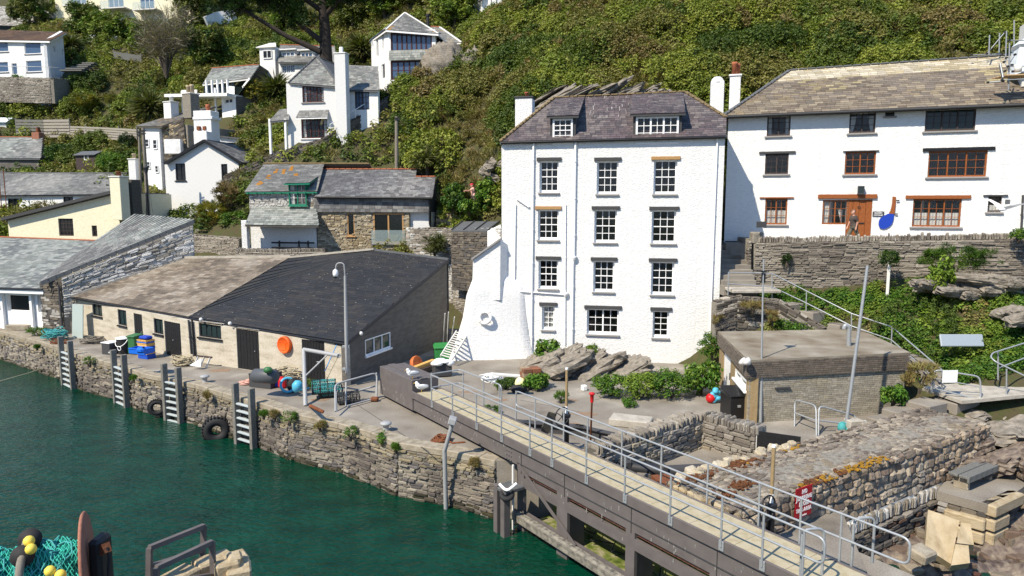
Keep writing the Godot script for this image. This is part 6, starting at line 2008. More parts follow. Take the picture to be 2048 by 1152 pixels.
	var v := [V3(0.848,3.306,0.494),V3(6.818,7.006,-5.979),V3(0.375,7.365,-6.823),V3(0.575,4.504,-1.67)]
	w = 1.932
	fx = Transform3D()
	wl(t,"front_wall",PV([V2(0,-0.5),V2(w,-0.5),V2(w,v[0].y+0.1),V2(0,v[0].y - 0.1)]),[],M.dark_mortar)
	rubble(t,V3(0,0,0),V3(w,0,0),V3(w,v[0].y,0),V3(0,v[0].y - 0.1,0),0.2,0.55,0.16,PAL.dark+[C(0.5,0.48,0.44)],40,{"out": V3(0,0,1)})
	var sl := 7.617
	fx = Transform3D(Basis(Vector3.UP,0.878),V3(1.932,0,0))
	var sw := Rect2(4.255,4.545,0.573,0.539)
	var h0 := V2(0.223,3.504)
	wl(t,"side_wall",PV([V2(0,-0.5),V2(sl,-0.5),V2(sl,v[1].y - 0.3),V2(0,h0.y)]),[sw],M.mortar)
	win(t,sw,M.white_paint,1,1,1,{"deep": 0.2})
	var b := fx
	fx = Transform3D()
	var nn := b.basis*V3(0,0,1)
	rubble(t,b*V3(0,1,0),b*V3(sl,1,0),b*V3(sl,v[1].y - 0.35,0),b*V3(0,h0.y - 0.05,0),0.25,0.8,0.17,PAL.washed+[C(0.40,0.37,0.32)],150,{"out": nn,"turn": 0.08,"d1": 0.2,"holes": [Rect2(sw.position.x - 0.1,sw.position.y - 0.1,sw.size.x+0.2,sw.size.y+0.2)]})
	roof_solid(t,[v],0.14,M.lead)
	slates(t,v[0],v[1],v[2],v[3],0.36,0.2,PAL.slate+PAL.slate_green,60,{"th": 0.018})
	var n := int((v[1] - v[0]).length() / 0.45)
	for i in n:
		put("verge_slate",r_(v[0].lerp(v[1],(i+0.03) / n)+V3(0,-0.12,0.04),v[0].lerp(v[1],(i+0.97) / n)+V3(0,-0.12,0.04),0.26,0.04),M.lead,t)
	pipe(t,[V3(w - 0.08,v[0].y - 0.2,0.15),V3(w - 0.02,0.1,0.15)],0.06,M.charcoal)
	t = thing("harbour_shop","white-fronted harbour shop with wide windows and blue-grey slate roof at the left edge","shop",V3(-36.419,0,-45.983),-0.257)
	w = 6.626
	q = [V3(1.077,2.762,0.734),V3(7.403,2.767,0.52),V3(3.421,5.321,-7.636),V3(-7.552,5.629,-6.306)]
	rs = [Rect2(1.626,1.076,1.802,1.124),Rect2(3.762,1.164,1.932,1.072),Rect2(6.251,1.172,0.471,1.113)]
	wl(t,"front_wall",PV([V2(0,-0.5),V2(w,-0.5),V2(w,q[1].y - 0.1),V2(0,q[0].y - 0.1)]),rs,M.white_paint)
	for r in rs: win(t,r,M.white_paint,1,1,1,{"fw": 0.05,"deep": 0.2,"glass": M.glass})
	for x in [V2(5.91,1.303),V2(3.526,1.212)]:
		put("shopfront_post",b_(V3(x.x,q[1].y*0.5 - 0.2,0.12),V3(0.2,q[1].y,0.2),0.01),M.white_paint,t)
	roof_solid(t,[q],0.12,M.lead)
	slates(t,q[0],q[1],q[2],q[3],0.40,0.23,PAL.slate_green+[C(0.17,0.18,0.18)],220,{"th": 0.018})
	ridge_line(t,q[3],q[2],M.terracotta,0.26)
	put("fascia",r_(q[0]+V3(0,-0.18,0.02),q[1]+V3(0,-0.18,0.02),0.3,0.05),M.white_paint,t)
	gutter(t,q[0]+V3(0,-0.04,0.08),q[1]+V3(0,-0.04,0.08))
	for k in [[V3(-30.825,6.761,-58.5),V3(-30.567,14.185,-58.5),"left one of two close telegraph poles beside the white gabled cottage",0.11],[V3(-29.861,7.103,-57.8),V3(-29.873,14.19,-57.8),"right, thicker one of two close telegraph poles beside the white gabled cottage",0.15],[V3(-9.038,10.875,-55.5),V3(-8.961,14.819,-55.5),"single grey telegraph pole standing in ivy above the stone studio",0.15]]:
		t = thing("telegraph_pole",k[2],"telegraph pole",k[0],0.0,"telegraph poles")
		put("pole",t_([V3(0,-1.5,0),k[1] - k[0]],[k[3]*1.1,k[3]*0.85],10),M.pole_wood,t)
		st = S()
		for y in [0.25,0.5]: bar(st,(k[1] - k[0])*(1 - y / 8.0)+V3(-0.12,0,0.14),(k[1] - k[0])*(1 - y / 8.0)+V3(0.3,0,0.14),0.07,0.06)
		put("bracket",st,M.iron,t)
	one("overhead_cable","thin black cable running from the telegraph poles down to the net store","cable",t_([V3(-30.592,13.783,-58.5),V3(-22.932,3.078,-46),V3(-18.249,2.182,-37.2)],0.012,4),M.black_paint)
	t = thing("lane_lamp","black lantern lamp post beside the pair of telegraph poles","street lamp",V3(-29.422,6.873,-57))
	put("post",t_([V3(0,-1,0),V3(0,3.6,0)],0.05,8),M.black_paint,t)
	put("lantern",l_([V2(0.1,3.6),V2(0.2,4.05),V2(0.24,4.08),V2(0.05,4.3),V2(0,4.3)],Transform3D(),8),M.charcoal,t)
func pump_house():
	var t := thing("pump_house","flat-roofed brick pump house with pale patched wall beside the harbour gate","building",V3(8.684,0,-25.101),0.199)
	var w := 6.586
	var top := V2(0.019,2.335).y
	var fb := V2(0.127,1.713).y
	var pc := V3(1.72,0,-5.467)
	var pd := V3(8.149,0,-4.786)
	var st := S()
	var p := [V3(0,0,0),V3(w,0,0),pd,pc]
	for i in 4:
		var a: Vector3 = p[i]
		var b: Vector3 = p[(i+1) % 4]
		if i == 3: continue
		quad(st,a+V3(0,-0.5,0),b+V3(0,-0.5,0),b+V3(0,top - 0.1,0),a+V3(0,top - 0.1,0),(a+b)*0.5 - (p[0]+p[2])*0.5)
	put("wall_core",st,M.mortar,t)
	var pale := [C(0.42,0.38,0.30),C(0.44,0.40,0.32),C(0.40,0.36,0.28),C(0.43,0.38,0.28)]
	rubble(t,V3(0,0,0),V3(w,0,0),V3(w,fb,0),V3(0,fb,0),0.21,0.225,0.075,pale,150,{"kind": "block","turn": 0.004,"one": "brick","many": "bricks","d0": 0.1,"d1": 0.108,"gap": 0.012,"patch": 1.1,"out": V3(0,0,1),"mat": "brick"})
	var dark := [C(0.18,0.15,0.12),C(0.20,0.165,0.13),C(0.165,0.14,0.115)]
	var z := 0.09
	put("parapet_core",b_(V3(w*0.5,(top+fb)*0.5,z*0.5 - 0.06),V3(w+0.1,top - fb - 0.02,z+0.02)),M.dark_mortar,t)
	rubble(t,V3(-0.1,fb,z),V3(w+0.08,fb,z),V3(w+0.08,top,z),V3(-0.1,top,z),0.21,0.225,0.075,dark,120,{"kind": "block","turn": 0.004,"one": "brick","many": "bricks","d0": 0.1,"d1": 0.108,"out": V3(0,0,1),"mat": "brick"})
	var lf := (V3(0,0,0) - pc).cross(Vector3.UP).normalized()
	if lf.x > 0: lf = -lf
	rubble(t,pc+lf*z+V3(0,fb+0.1,0),V3(-0.1,fb,z)+lf*0.02,V3(-0.1,top,z)+lf*0.02,pc+lf*z+V3(0,top,0),0.21,0.225,0.075,dark,40,{"kind": "block","turn": 0.004,"one": "brick","many": "bricks","d0": 0.1,"d1": 0.108,"out": lf,"mat": "brick"})
	st = S()
	var tp := [V3(-0.1,top,z+0.02),V3(w+0.1,top,z+0.02),pd+V3(0.1,top,0),pc+V3(-0.1,top,0)]
	slab(st,tp[0]+V3(0,0.06,0),tp[1]+V3(0,0.06,0),tp[2]+V3(0,0.06,0),tp[3]+V3(0,0.06,0),0.1)
	put("flat_roof",st,M.roof_concrete,t)
	fx = Transform3D(Basis(Vector3.UP,-1.876),V3(1.72,0,-5.467))
	var lw := 5.732
	var dr := Rect2(0.908,0.168,1.573,1.507)
	dr.size.y += dr.position.y
	dr.position.y = 0.0
	var wi := Rect2(3.33,1.133,2.037,0.398)
	wl(t,"entrance_wall",PV([V2(0,-0.5),V2(lw,-0.5),V2(lw,top - 0.05),V2(0,top - 0.05)]),[dr,wi],M.buff_brick)
	win(t,wi,M.white_paint,2,1,1,{"fw": 0.12,"sill": M.white_paint,"deep": 0.06})
	var d := put("door",b_(V3(dr.get_center().x,dr.get_center().y,-0.08),V3(dr.size.x,dr.size.y,0.06),0.01),M.white_paint,t,fx)
	put("handle",b_(V3(dr.end.x - 0.12,dr.size.y*0.55,-0.02),V3(0.08,0.3,0.06),0.01),M.charcoal,d)
	for q in [V3(5.676,2.281,0.2),V3(6.08,2.374,0.15)]:
		put("floodlight",l_([V2(0.05,-0.12),V2(0.16,0),V2(0.15,0.1),V2(0,0.12)],Transform3D(Basis(Vector3.RIGHT,0.8),q),12),M.off_white,t,fx)
	fx = Transform3D()
	st = S()
	var pp := V2(1.45,0.408)
	bx(st,V3(pp.x - 0.1,1.28,0.07),V3(0.62,0.05,0.1),0.01)
	put("drip_ledge",st,M.charcoal,t)
	var k := thing("black_locker","black metal locker with sloping lid against the pump house entrance wall","locker",V3(8.512,0,-25.838),0.12)
	put("body",b_(V3(0,0.42,-0.2),V3(0.70,0.84,0.95),0.015),M.black_paint,k)
	put("lid",b_(V3(0,0.96,-0.2),V3(0.76,0.04,1.05),0.01,Basis(Vector3.RIGHT,0.16)),M.black_paint,k)
	put("latch",b_(V3(-0.02,0.5,0.285),V3(0.13,0.09,0.02),0.004),M.galv,k)
	one("red_float","round red float lying left of the black locker","float",o_(V3(0,0.2,0),V3(0.2,0.2,0.2)),M.red,"",TB(V3(8.076,0,-27.732)))
	st = S()
	for i in 9: ball(st,V3(rnd(-0.12,0.12),0.1+i*0.055,rnd(-0.1,0.1)),V3(0.14,0.1,0.13),8)
	one("patterned_bag","blue and white patterned bag propped between red float and black locker","bag",st,M.light_blue,"",TB(V3(8.28,0,-27.732)))
	one("vent_pipe","galvanised vent pipe with hooked top standing on the pump house roof","pipe",t_(bend([V3(13.512,2.059,-27.6),V3(13.469,3.158,-27.6),V3(13.305,3.239,-27.6),V3(13.274,3.077,-27.6)],0.3,5),0.085,12),M.galv)
	var lp := thing("solar_lamp_pole","slender grey pole with a flat black solar lamp head before the pump house corner","lamp post",V3(9.183,0,-25.101))
	var lt := V3(9.184,5.548,-25.5) - lp.position
	st = S()
	tube(st,[Vector3.ZERO,lt*0.42],0.055,10)
	tube(st,[lt*0.42,lt+V3(0,0.5,0)],[0.035,0.025],10)
	put("pole",st,M.galv,lp)
	st = S()
	bx(st,lt+V3(-0.1,0.05,0),V3(0.4,0.05,0.28),0.01,Basis(Vector3.FORWARD,0.1))
	bx(st,lt+V3(0.02,-0.2,0),V3(0.14,0.36,0.1),0.01)
	put("lamp_head",st,M.black_paint,lp)
	one("leaning_pole","tall bare galvanised pole leaning right in front of the pump house","pole",t_([V3(11.766,0,-23.958),V3(12.329,5.916,-24.2)],[0.062,0.05],10),M.galv)
	st = S()
	ball(st,V3(0,0.2,0),V3(0.15,0.19,0.15))
	torus(st,Transform3D(Basis(Vector3.RIGHT,1.2),V3(0.02,0.25,0.05)),0.15,0.03,16,6)
	one("teal_float","teal rope-wound float at the foot of the leaning pole","float",st,M.teal_rope,"",TB(V3(11.642,0,-23.958)))
	for q in [["yard_railing","left galvanised hoop railing against the pump house's pale brick wall",[V3(10.275,0,-24.689),V3(10.619,0,-23.635)],V3(10.415,0.892,-25.1),V3(10.754,0.957,-24.1)],["yard_railing","middle galvanised hoop railing beside the leaning pole",[V3(10.712,0,-23.688),V3(12.137,0,-23.849)],V3(10.86,0.957,-24.1),V3(12.292,0.513,-24.3)],["yard_railing","short right hoop railing half hidden by the wide pier wall",[V3(12.242,0,-23.849),V3(12.983,0,-23.424)],V3(12.461,0.366,-24.3),V3(13.129,0.306,-23.8)]]:
		var a: Vector3 = q[2][0]
		var b: Vector3 = q[2][1]
		var m0 := a.lerp(q[3],0.5)
		var m1 := b.lerp(q[4],0.5)
		railing(q[0],q[1],[],[],[bend([a,q[3],q[4],b],0.2,5),[m0,m1]],0.03,null,"hoop railings by the pump house")
	one("concrete_block","small concrete block at the foot of the steps beside the leaning pole","block",block(V3(0.55,0.5,0.4)),M.pale_concrete,"",Transform3D(Basis(Vector3.UP,0.2),V3(12.049,0,-23.958)))
func block(s: Vector3,b := 0.03) -> SurfaceTool:
	var st := S()
	bx(st,V3(0,s.y*0.5,0),s,b)
	return st
func gate():
	var t := thing("harbour_gate","long grey steel harbour gate with yellow walkway swung over the quay","gate",V3(-3.784,0,-26.107),-0.965)
	var x0 := -3.043
	var x1 := -0.076
	var xs := 6.855
	var xe := 17.212
	var wd := 1.15
	var st := S()
	bx(st,V3((x0+x1)*0.5,0.74,-wd*0.5),V3(x1 - x0,1.18,wd),0.012)
	var cw := put("counterweight",st,M.girder,t)
	put("top_plate",b_(V3((x0+x1)*0.5,1.345,-wd*0.45),V3(x1 - x0+0.02,0.03,0.3),0.006),M.girder,cw)
	put("arm_girder",b_(V3((x1+xs)*0.5,0.40,-wd*0.5),V3(xs - x1,0.5,wd - 0.1),0.01),M.girder,t)
	st = S()
	bx(st,V3((x1+xe)*0.5,0.785,0.0),V3(xe - x1,0.27,0.06),0.008)
	bx(st,V3((x1+xe)*0.5,0.785,-wd),V3(xe - x1,0.27,0.06),0.008)
	put("edge_channel",st,M.girder,t)
	var n := 14
	for i in n:
		put("walkway_plate",b_(V3(lerpf(x1+0.3,xe,(i+0.5) / n),0.885,-wd*0.5),V3((xe - x1 - 0.3) / n - 0.008,0.05,wd - 0.08),0.004),M.deck_plate,t)
	var bays := [7.195,8.792,9.259,11.556,11.871]
	var step: float = bays[4] - bays[2]
	bays.append_array([bays[3]+step,bays[4]+step,bays[3]+step*2.0,bays[4]+step*2.0,bays[3]+step*3.0])
	var holes := []
	for i in range(0,bays.size() - 1,2):
		if bays[i] > xe - 0.4: break
		var a: float = bays[i]
		var b: float = minf(bays[i+1],xe - 0.2)
		holes.append(Rect2(a,-0.17,b - a,0.17))
		holes.append(Rect2(a,-1.22,b - a,0.76))
		holes.append(Rect2(a,-3.0,b - a,1.45))
	st = S()
	wallf(st,PV([V2(xs,-3.2),V2(xe,-3.2),V2(xe,0.66),V2(xs,0.66)]),holes,0.10,-0.05)
	put("leaf_plate",st,M.girder,t)
	st = S()
	bx(st,V3((xs+xe)*0.5,0.24,-0.035),V3(xe - xs,0.012,0.03))
	for i in range(0,bays.size() - 1,2): bx(st,V3(bays[i] - 0.12,0.3,-0.04),V3(0.012,0.7,0.02))
	put("plate_seam",st,M.charcoal,t)
	put("inner_shelf",b_(V3((xs+xe)*0.5,-0.10,-0.55),V3(xe - xs,0.04,0.8)),M.rust_pink,t)
	for i in range(1,bays.size() - 1,2):
		if bays[i] > xe: break
		put("web_plate",b_(V3((bays[i]+bays[i+1])*0.5,-1.3,-0.5),V3(0.06,3.6,0.7),0.01),M.girder,t)
	put("fender_beam",b_(V3((xs+xe)*0.5,-1.385,0.07),V3(xe - xs+0.2,0.33,0.22),0.05),M.fender_rubber,t)
	put("diagonal_brace",r_(V3(xs+0.15,0.2,0),V3(bays[2]+0.45,-1.22,0.03),0.10,0.03),M.girder,t)
	for i in 12:
		put("bolt",l_([V2(0.022,0),V2(0.02,0.018),V2(0,0.025)],Transform3D(Basis(Vector3.RIGHT,PI / 2),V3(xs - 0.55+(i % 3)*0.12,0.58 - (i / 3)*0.13,-0.05)),6),M.charcoal,t)
	var list := []
	for i in 110:
		var x := rnd(x0,xe)
		list.append([Transform3D(Basis().scaled(V3(rnd(0.01,0.03),rnd(0.03,0.13),0.004)),V3(x,rnd(0.2,0.6) if x < xs else rnd(-0.4,0.6),-0.045 if x > x1 else 0.003)),Color(0.6,0.59,0.57)*rnd(0.5,1.0)])
	multi("gull_droppings",vc_mesh("stone0",Color.WHITE),M.stone,list,t)
	put("gauge_board",b_(V3(xs+0.02,-0.9,0.12),V3(0.07,2.2,0.05),0.005),M.off_white,t)
	var rail_top := 1.90
	var rail_mid := 1.40
	var posts := [1.604,3.123,4.687,6.151,7.644,8.687,10.159,11.604,13.09,14.526,15.537,16.421]
	var r := thing("gate_railing","galvanised tube railing along both edges of the harbour gate walkway","railing",t.position,t.rotation.y)
	for x in posts:
		put("post",t_([V3(x,0.78,0.06),V3(x,rail_top,0.06)],0.025,8),M.galv,r)
		put("foot_plate",b_(V3(x,0.80,0.045),V3(0.13,0.22,0.025),0.004),M.galv,r)
	var far := [posts[0]+0.1,posts[1]+0.0,posts[2] - 0.55,posts[2]+0.45,posts[3]+0.05,posts[4],posts[5]+0.05,posts[6],posts[7],posts[8],posts[9],posts[10],posts[11]]
	for x in far:
		put("post",t_([V3(x,0.8,-wd - 0.06),V3(x,rail_top,-wd - 0.06)],0.025,8),M.galv,r)
	var z0 := 0.06
	var z1 := -wd - 0.06
	var xl: float = posts[0] - 0.12
	var xr: float = posts[11]+0.42
	for rl in [bend([V3(far[2]+0.12,1.3,z1),V3(far[2]+0.12,rail_top,z1),V3(xl,rail_top,z1),V3(xl,rail_top,z0),V3(xr,rail_top,z0),V3(xr,rail_mid,z0),V3(xl,rail_mid,z0),V3(xl,rail_mid,z1),V3(far[2]+0.12,rail_mid,z1)],0.16,5),bend([V3(far[3]+0.3,rail_mid,z1),V3(far[3],rail_mid,z1),V3(far[3],rail_top,z1),V3(xr+0.9,rail_top,z1),V3(xr+0.9,rail_mid,z1),V3(far[3]+0.2,rail_mid,z1)],0.16,5)]:
		put("rail",t_(rl,0.025,8),M.galv,r)
	for p in [[posts[11] - 0.1,z0],[posts[11]+0.2,z1]]:
		put("end_hoop",t_(bend([V3(p[0],0.8,p[1] - 0.1),V3(p[0],rail_top - 0.05,p[1] - 0.1),V3(p[0]+0.2,rail_top - 0.05,p[1] - 0.5),V3(p[0]+0.2,0.9,p[1] - 0.5)],0.15,4),0.028,8),M.galv,r)
	st = S()
	var g0 := V3(1.349,0,-21.196)
	var gx := V3(0.57,0,0.822)
	bar(st,g0+V3(0,-1.6,0),g0+gx*12.5+V3(0,-1.6,0),2.6,0.12)
	put("gate_recess_wall",st,M.algae_concrete)
	get_child(-1).set_meta("kind","structure")
	put("gate_recess_ledge",r_(g0+V3(0,-1.95,0) - gx.cross(Vector3.UP)*-0.5,g0+gx*12.5+V3(0,-1.95,0) - gx.cross(Vector3.UP)*-0.5,0.5,0.9),M.algae_concrete)
	get_child(-1).set_meta("kind","structure")
	var hs := thing("hydraulic_hoses","black hydraulic hoses hanging down the algae wall behind the gate's openings","hoses")
	for i in 7:
		var a := g0+gx*(1.5+i*0.8)+V3(0,-0.4,0)+gx.cross(Vector3.UP)*0.15
		put("hose",t_([a,a+V3(rnd(-0.1,0.1),-0.6,0.1),a+V3(rnd(-0.3,0.3),-1.1,0.2),a+V3(rnd(0.1,0.6),-1.15,0.4)],0.022,6),M.rubber,hs)
	var gp := thing("gate_guide","rust-dark steel guide posts at the quay end where the gate leaf begins","post",V3(-0.12,0,-20.28) - V3(0,0.45,0),t.rotation.y)
	for x in [-0.16,0.22]:
		put("guide_post",b_(V3(x,-1.7,0.25),V3(0.2,3.6,0.24),0.015),M.girder,gp)
	put("cap_plate",b_(V3(0.05,0,0),V3(0.62,0.12,0.7),0.02),M.lead,gp)
	one("tyre_fender","small round fender hung with white rope at the quay end","fender",u_(Transform3D(Basis(Vector3.RIGHT,0.5),V3(0,-0.5,0.45)),0.16,0.075,20,10),M.rubber,"",TB(V3(-0.151,0,-20.28)))
	one("white_mooring_rope","white rope looped over the round fender at the quay end","rope",t_(bend([V3(-0.271,0,-20.28)+V3(-0.1,-0.2,0.4),V3(-0.151,0,-20.28)+V3(0,-0.34,0.62),V3(0.03,0,-20.28)+V3(0.1,-0.18,0.4)],0.2,4),0.045,8),M.white_paint)
	var bl := thing("bent_standard","kinked grey steel standard with boxy head rising from the water before the gate arm","lamp post",V3(-2.151,-1.85,-21.984))
	var k0 := V3(-2.157,0.177,-21.6) - bl.position
	var k1 := V3(-1.875,1.179,-21.4) - bl.position
	st = S()
	tube(st,[V3(0,-1,0),k0],0.075,10)
	tube(st,[k0,k1],0.07,10)
	put("pole",st,M.grey_paint,bl)
	put("head",b_(k1+V3(0,0.08,0),V3(0.24,0.2,0.36),0.02,Basis(Vector3.FORWARD,0.3)),M.grey_paint,bl)
	for q in [[V3(1.758,0,-21.996),V3(1.595,2.815,-20.6),"valve stand with rusty yellow spindle tube by the crossed steel beams",1],[V3(6.038,-0.108,-15.6),V3(5.96,2.505,-15.6),"valve stand with brown spindle tube beside the red warning sign",2]]:
		var vs := thing("valve_stand",q[2],"valve",q[0],0.4,"valve stands")
		var hh: float = q[1].y - q[0].y
		st = S()
		bx(st,V3(0,hh*0.2,0),V3(0.16,hh*0.4,0.14),0.02)
		bx(st,V3(0,0.04,0),V3(0.4,0.08,0.4),0.01)
		put("pedestal",st,M.black_paint,vs)
		put("gearbox",b_(V3(0,hh*0.44,0),V3(0.26,0.16,0.2),0.04),M.iron,vs)
		put("spindle_tube",t_([V3(0,hh*0.45,0),V3(0,hh*0.98,0)],0.045,10),M.buff_brick,vs)
		st = S()
		tube(st,[V3(0,hh*0.45,0),V3(0,hh*0.55,0)],0.05,10)
		tube(st,[V3(0,hh*0.98,0),V3(0,hh,0)],0.05,10)
		put("collar",st,M.white_paint,vs)
		st = S()
		var wx := Transform3D(Basis(Vector3.RIGHT,0.5*PI)*Basis(Vector3.FORWARD,0.25),V3(-0.22,hh*0.45,0.12))
		torus(st,wx,0.30,0.02,28,6)
		for k in 5: tube(st,[wx.origin,wx*V3(cos(k*TAU / 5)*0.3,0,sin(k*TAU / 5)*0.3)],0.014,6)
		put("handwheel",st,M.iron,vs)
	for q in [[V3(-0.707,0.3,-24.628),V3(2.52,0.3,-23.763),0.34,"charcoal","long dark steel beam lying behind the gate railing"],[V3(2.22,0.3,-23.931),V3(3.454,0.3,-22.955),0.26,"charcoal","short dark steel beam joining the two longer ones"],[V3(3.657,0.3,-22.955),V3(2.13,0.3,-21.171),0.3,"black_paint","black steel beam angled towards the low stone wall"]]:
		st = S()
		bar(st,q[0] - V3(0,0.15,0),q[1] - V3(0,0.15,0),0.3,0.06)
		for y in [0.0,-0.3]: bar(st,q[0]+V3(0,y,0),q[1]+V3(0,y,0),0.03,q[2])
		one("steel_beam",q[4],"beam",st,M[q[3]],"steel beams behind the gate")
	one("leaning_plank","weathered brown plank propped over the dark steel beams","plank",r_(V3(1.325,1.355,-22),V3(0.952,0,-23.012),0.06,0.28,V3(0.3,1,0)),M.pole_wood)
	one("concrete_plinth","pale concrete slab block lying beside the low stone wall","block",block(V3(1.5,0.28,0.8)),M.pale_concrete,"",Transform3D(Basis(Vector3.UP,-0.35),V3(4.358,0,-24.864)))
	var tp: Node3D = one("marker_post","thin dark post with red cap behind the gate railing","post",t_([V3(2.513,0,-21.766),V3(2.416,2.228,-20.6)],0.03,8),M.rust)
	put("cap",l_([V2(0.05,-0.25),V2(0.06,-0.02),V2(0.10,0),V2(0.08,0.04),V2(0,0.05)],TB(V3(2.414,2.336,-20.6)),12),M.red,tp)
	one("white_block","small white cube block on the quay before the garden bushes","block",block(V3(0.22,0.24,0.22)),M.white_paint,"",Transform3D(Basis(Vector3.UP,0.4),V3(3.127,0,-29.665)))
	
	pit_wall("pit_wall","low stone wall topped with upright stones running in from the gate",V3(2.427,1.15,-19.198),V3(6.287,1.15,-22.453),60)
	pit_wall("pit_wall","short stone wall between the long low wall and the black board",V3(6.287,1.15,-22.453),V3(7.548,1.15,-20.992),60)
	one("flood_board","scratched black flood board bridging the stone wall and the wide pier","board",r_(V3(7.595,0.55,-21.014),V3(8.526,0.9,-20.027)*0.5+V3(8.906,0.2,-20.873)*0.5,1.0,0.05),M.black_board)
	one("board_channel","thin pale channel holding the black board's left edge","channel",b_(Vector3.ZERO,V3(0.05,1.15,0.05)),M.off_white,"",TB(V3(7.595,0.55,-21.014)))
	var rm := thing("hydraulic_ram","thick dark hydraulic ram lying on the pit floor behind the gate","ram",Vector3.ZERO)
	put("cylinder",t_([V3(4.35,0.35,-19.469),V3(6.545,0.3,-19.869)],0.17,16),M.charcoal,rm)
	put("sleeve",t_([V3(3.094,0.4,-19.769),V3(4.35,0.35,-19.469)],0.21,16),M.iron,rm)
	for p in [V3(3.301,0.4,-19.69),V3(4.307,0.35,-19.469)]:
		put("bracket",b_(p,V3(0.2,0.5,0.5),0.03,Basis(Vector3.UP,0.3)),M.charcoal,rm)
	one("timber_block","squared brown timber block beside the dark ram","block",block(V3(0.42,0.34,0.45)),M.pole_wood,"",Transform3D(Basis(Vector3.UP,0.4),V3(3.789,0,-19.515)))
	one("rusty_anchor_block","rust-streaked steel anchor block at the ram's near end","block",r_(V3(4.157,0.25,-19.013),V3(4.471,0.25,-17.729),0.4,0.5),M.rust)
	st = S()
	for i in 5:
		var a := V3(2.028,0.5,-19.392)+V3(rnd(-0.3,0.3),0,rnd(-0.2,0.2))
		torus(st,Transform3D(Basis(Vector3.RIGHT,PI / 2+rnd(-0.3,0.3)),a),rnd(0.2,0.34),0.02,20,6)
	one("coiled_hoses","black coiled hoses hung at the low wall's gate end","hose",st,M.rubber)
func pit_wall(called,label,a: Vector3,b: Vector3,most: int):
	var t := thing(called,label,"wall",Vector3.ZERO,0.0,"low stone walls behind the gate")
	var x := (b - a).normalized()
	var n := x.cross(Vector3.UP).normalized()
	if n.z < 0: n = -n
	var st := S()
	bar(st,a - n*0.27+V3(0,-0.75,0),b - n*0.27+V3(0,-0.75,0),1.35,0.44)
	put("wall_core",st,M.dark_mortar,t)
	for s in [[0.0,n],[-0.54,-n]]: rubble(t,a+n*s[0]+V3(0,-1.2,0),b+n*s[0]+V3(0,-1.2,0),b+n*s[0]+V3(0,-0.2,0),a+n*s[0]+V3(0,-0.2,0),0.2,0.5,0.13,PAL.terrace+[C(0.42,0.36,0.26)],most if s[0] == 0.0 else 0,{"out": s[1],"d1": 0.18,"turn": 0.06})
	caps(t,a - n*0.14+V3(0,-0.22,0),b - n*0.14+V3(0,-0.22,0),0.34,0.28,0.06,0.12,PAL.terrace,60)
	caps(t,a - n*0.42+V3(0,-0.24,0),b - n*0.42+V3(0,-0.24,0),0.3,0.28,0.06,0.14,PAL.terrace,30)
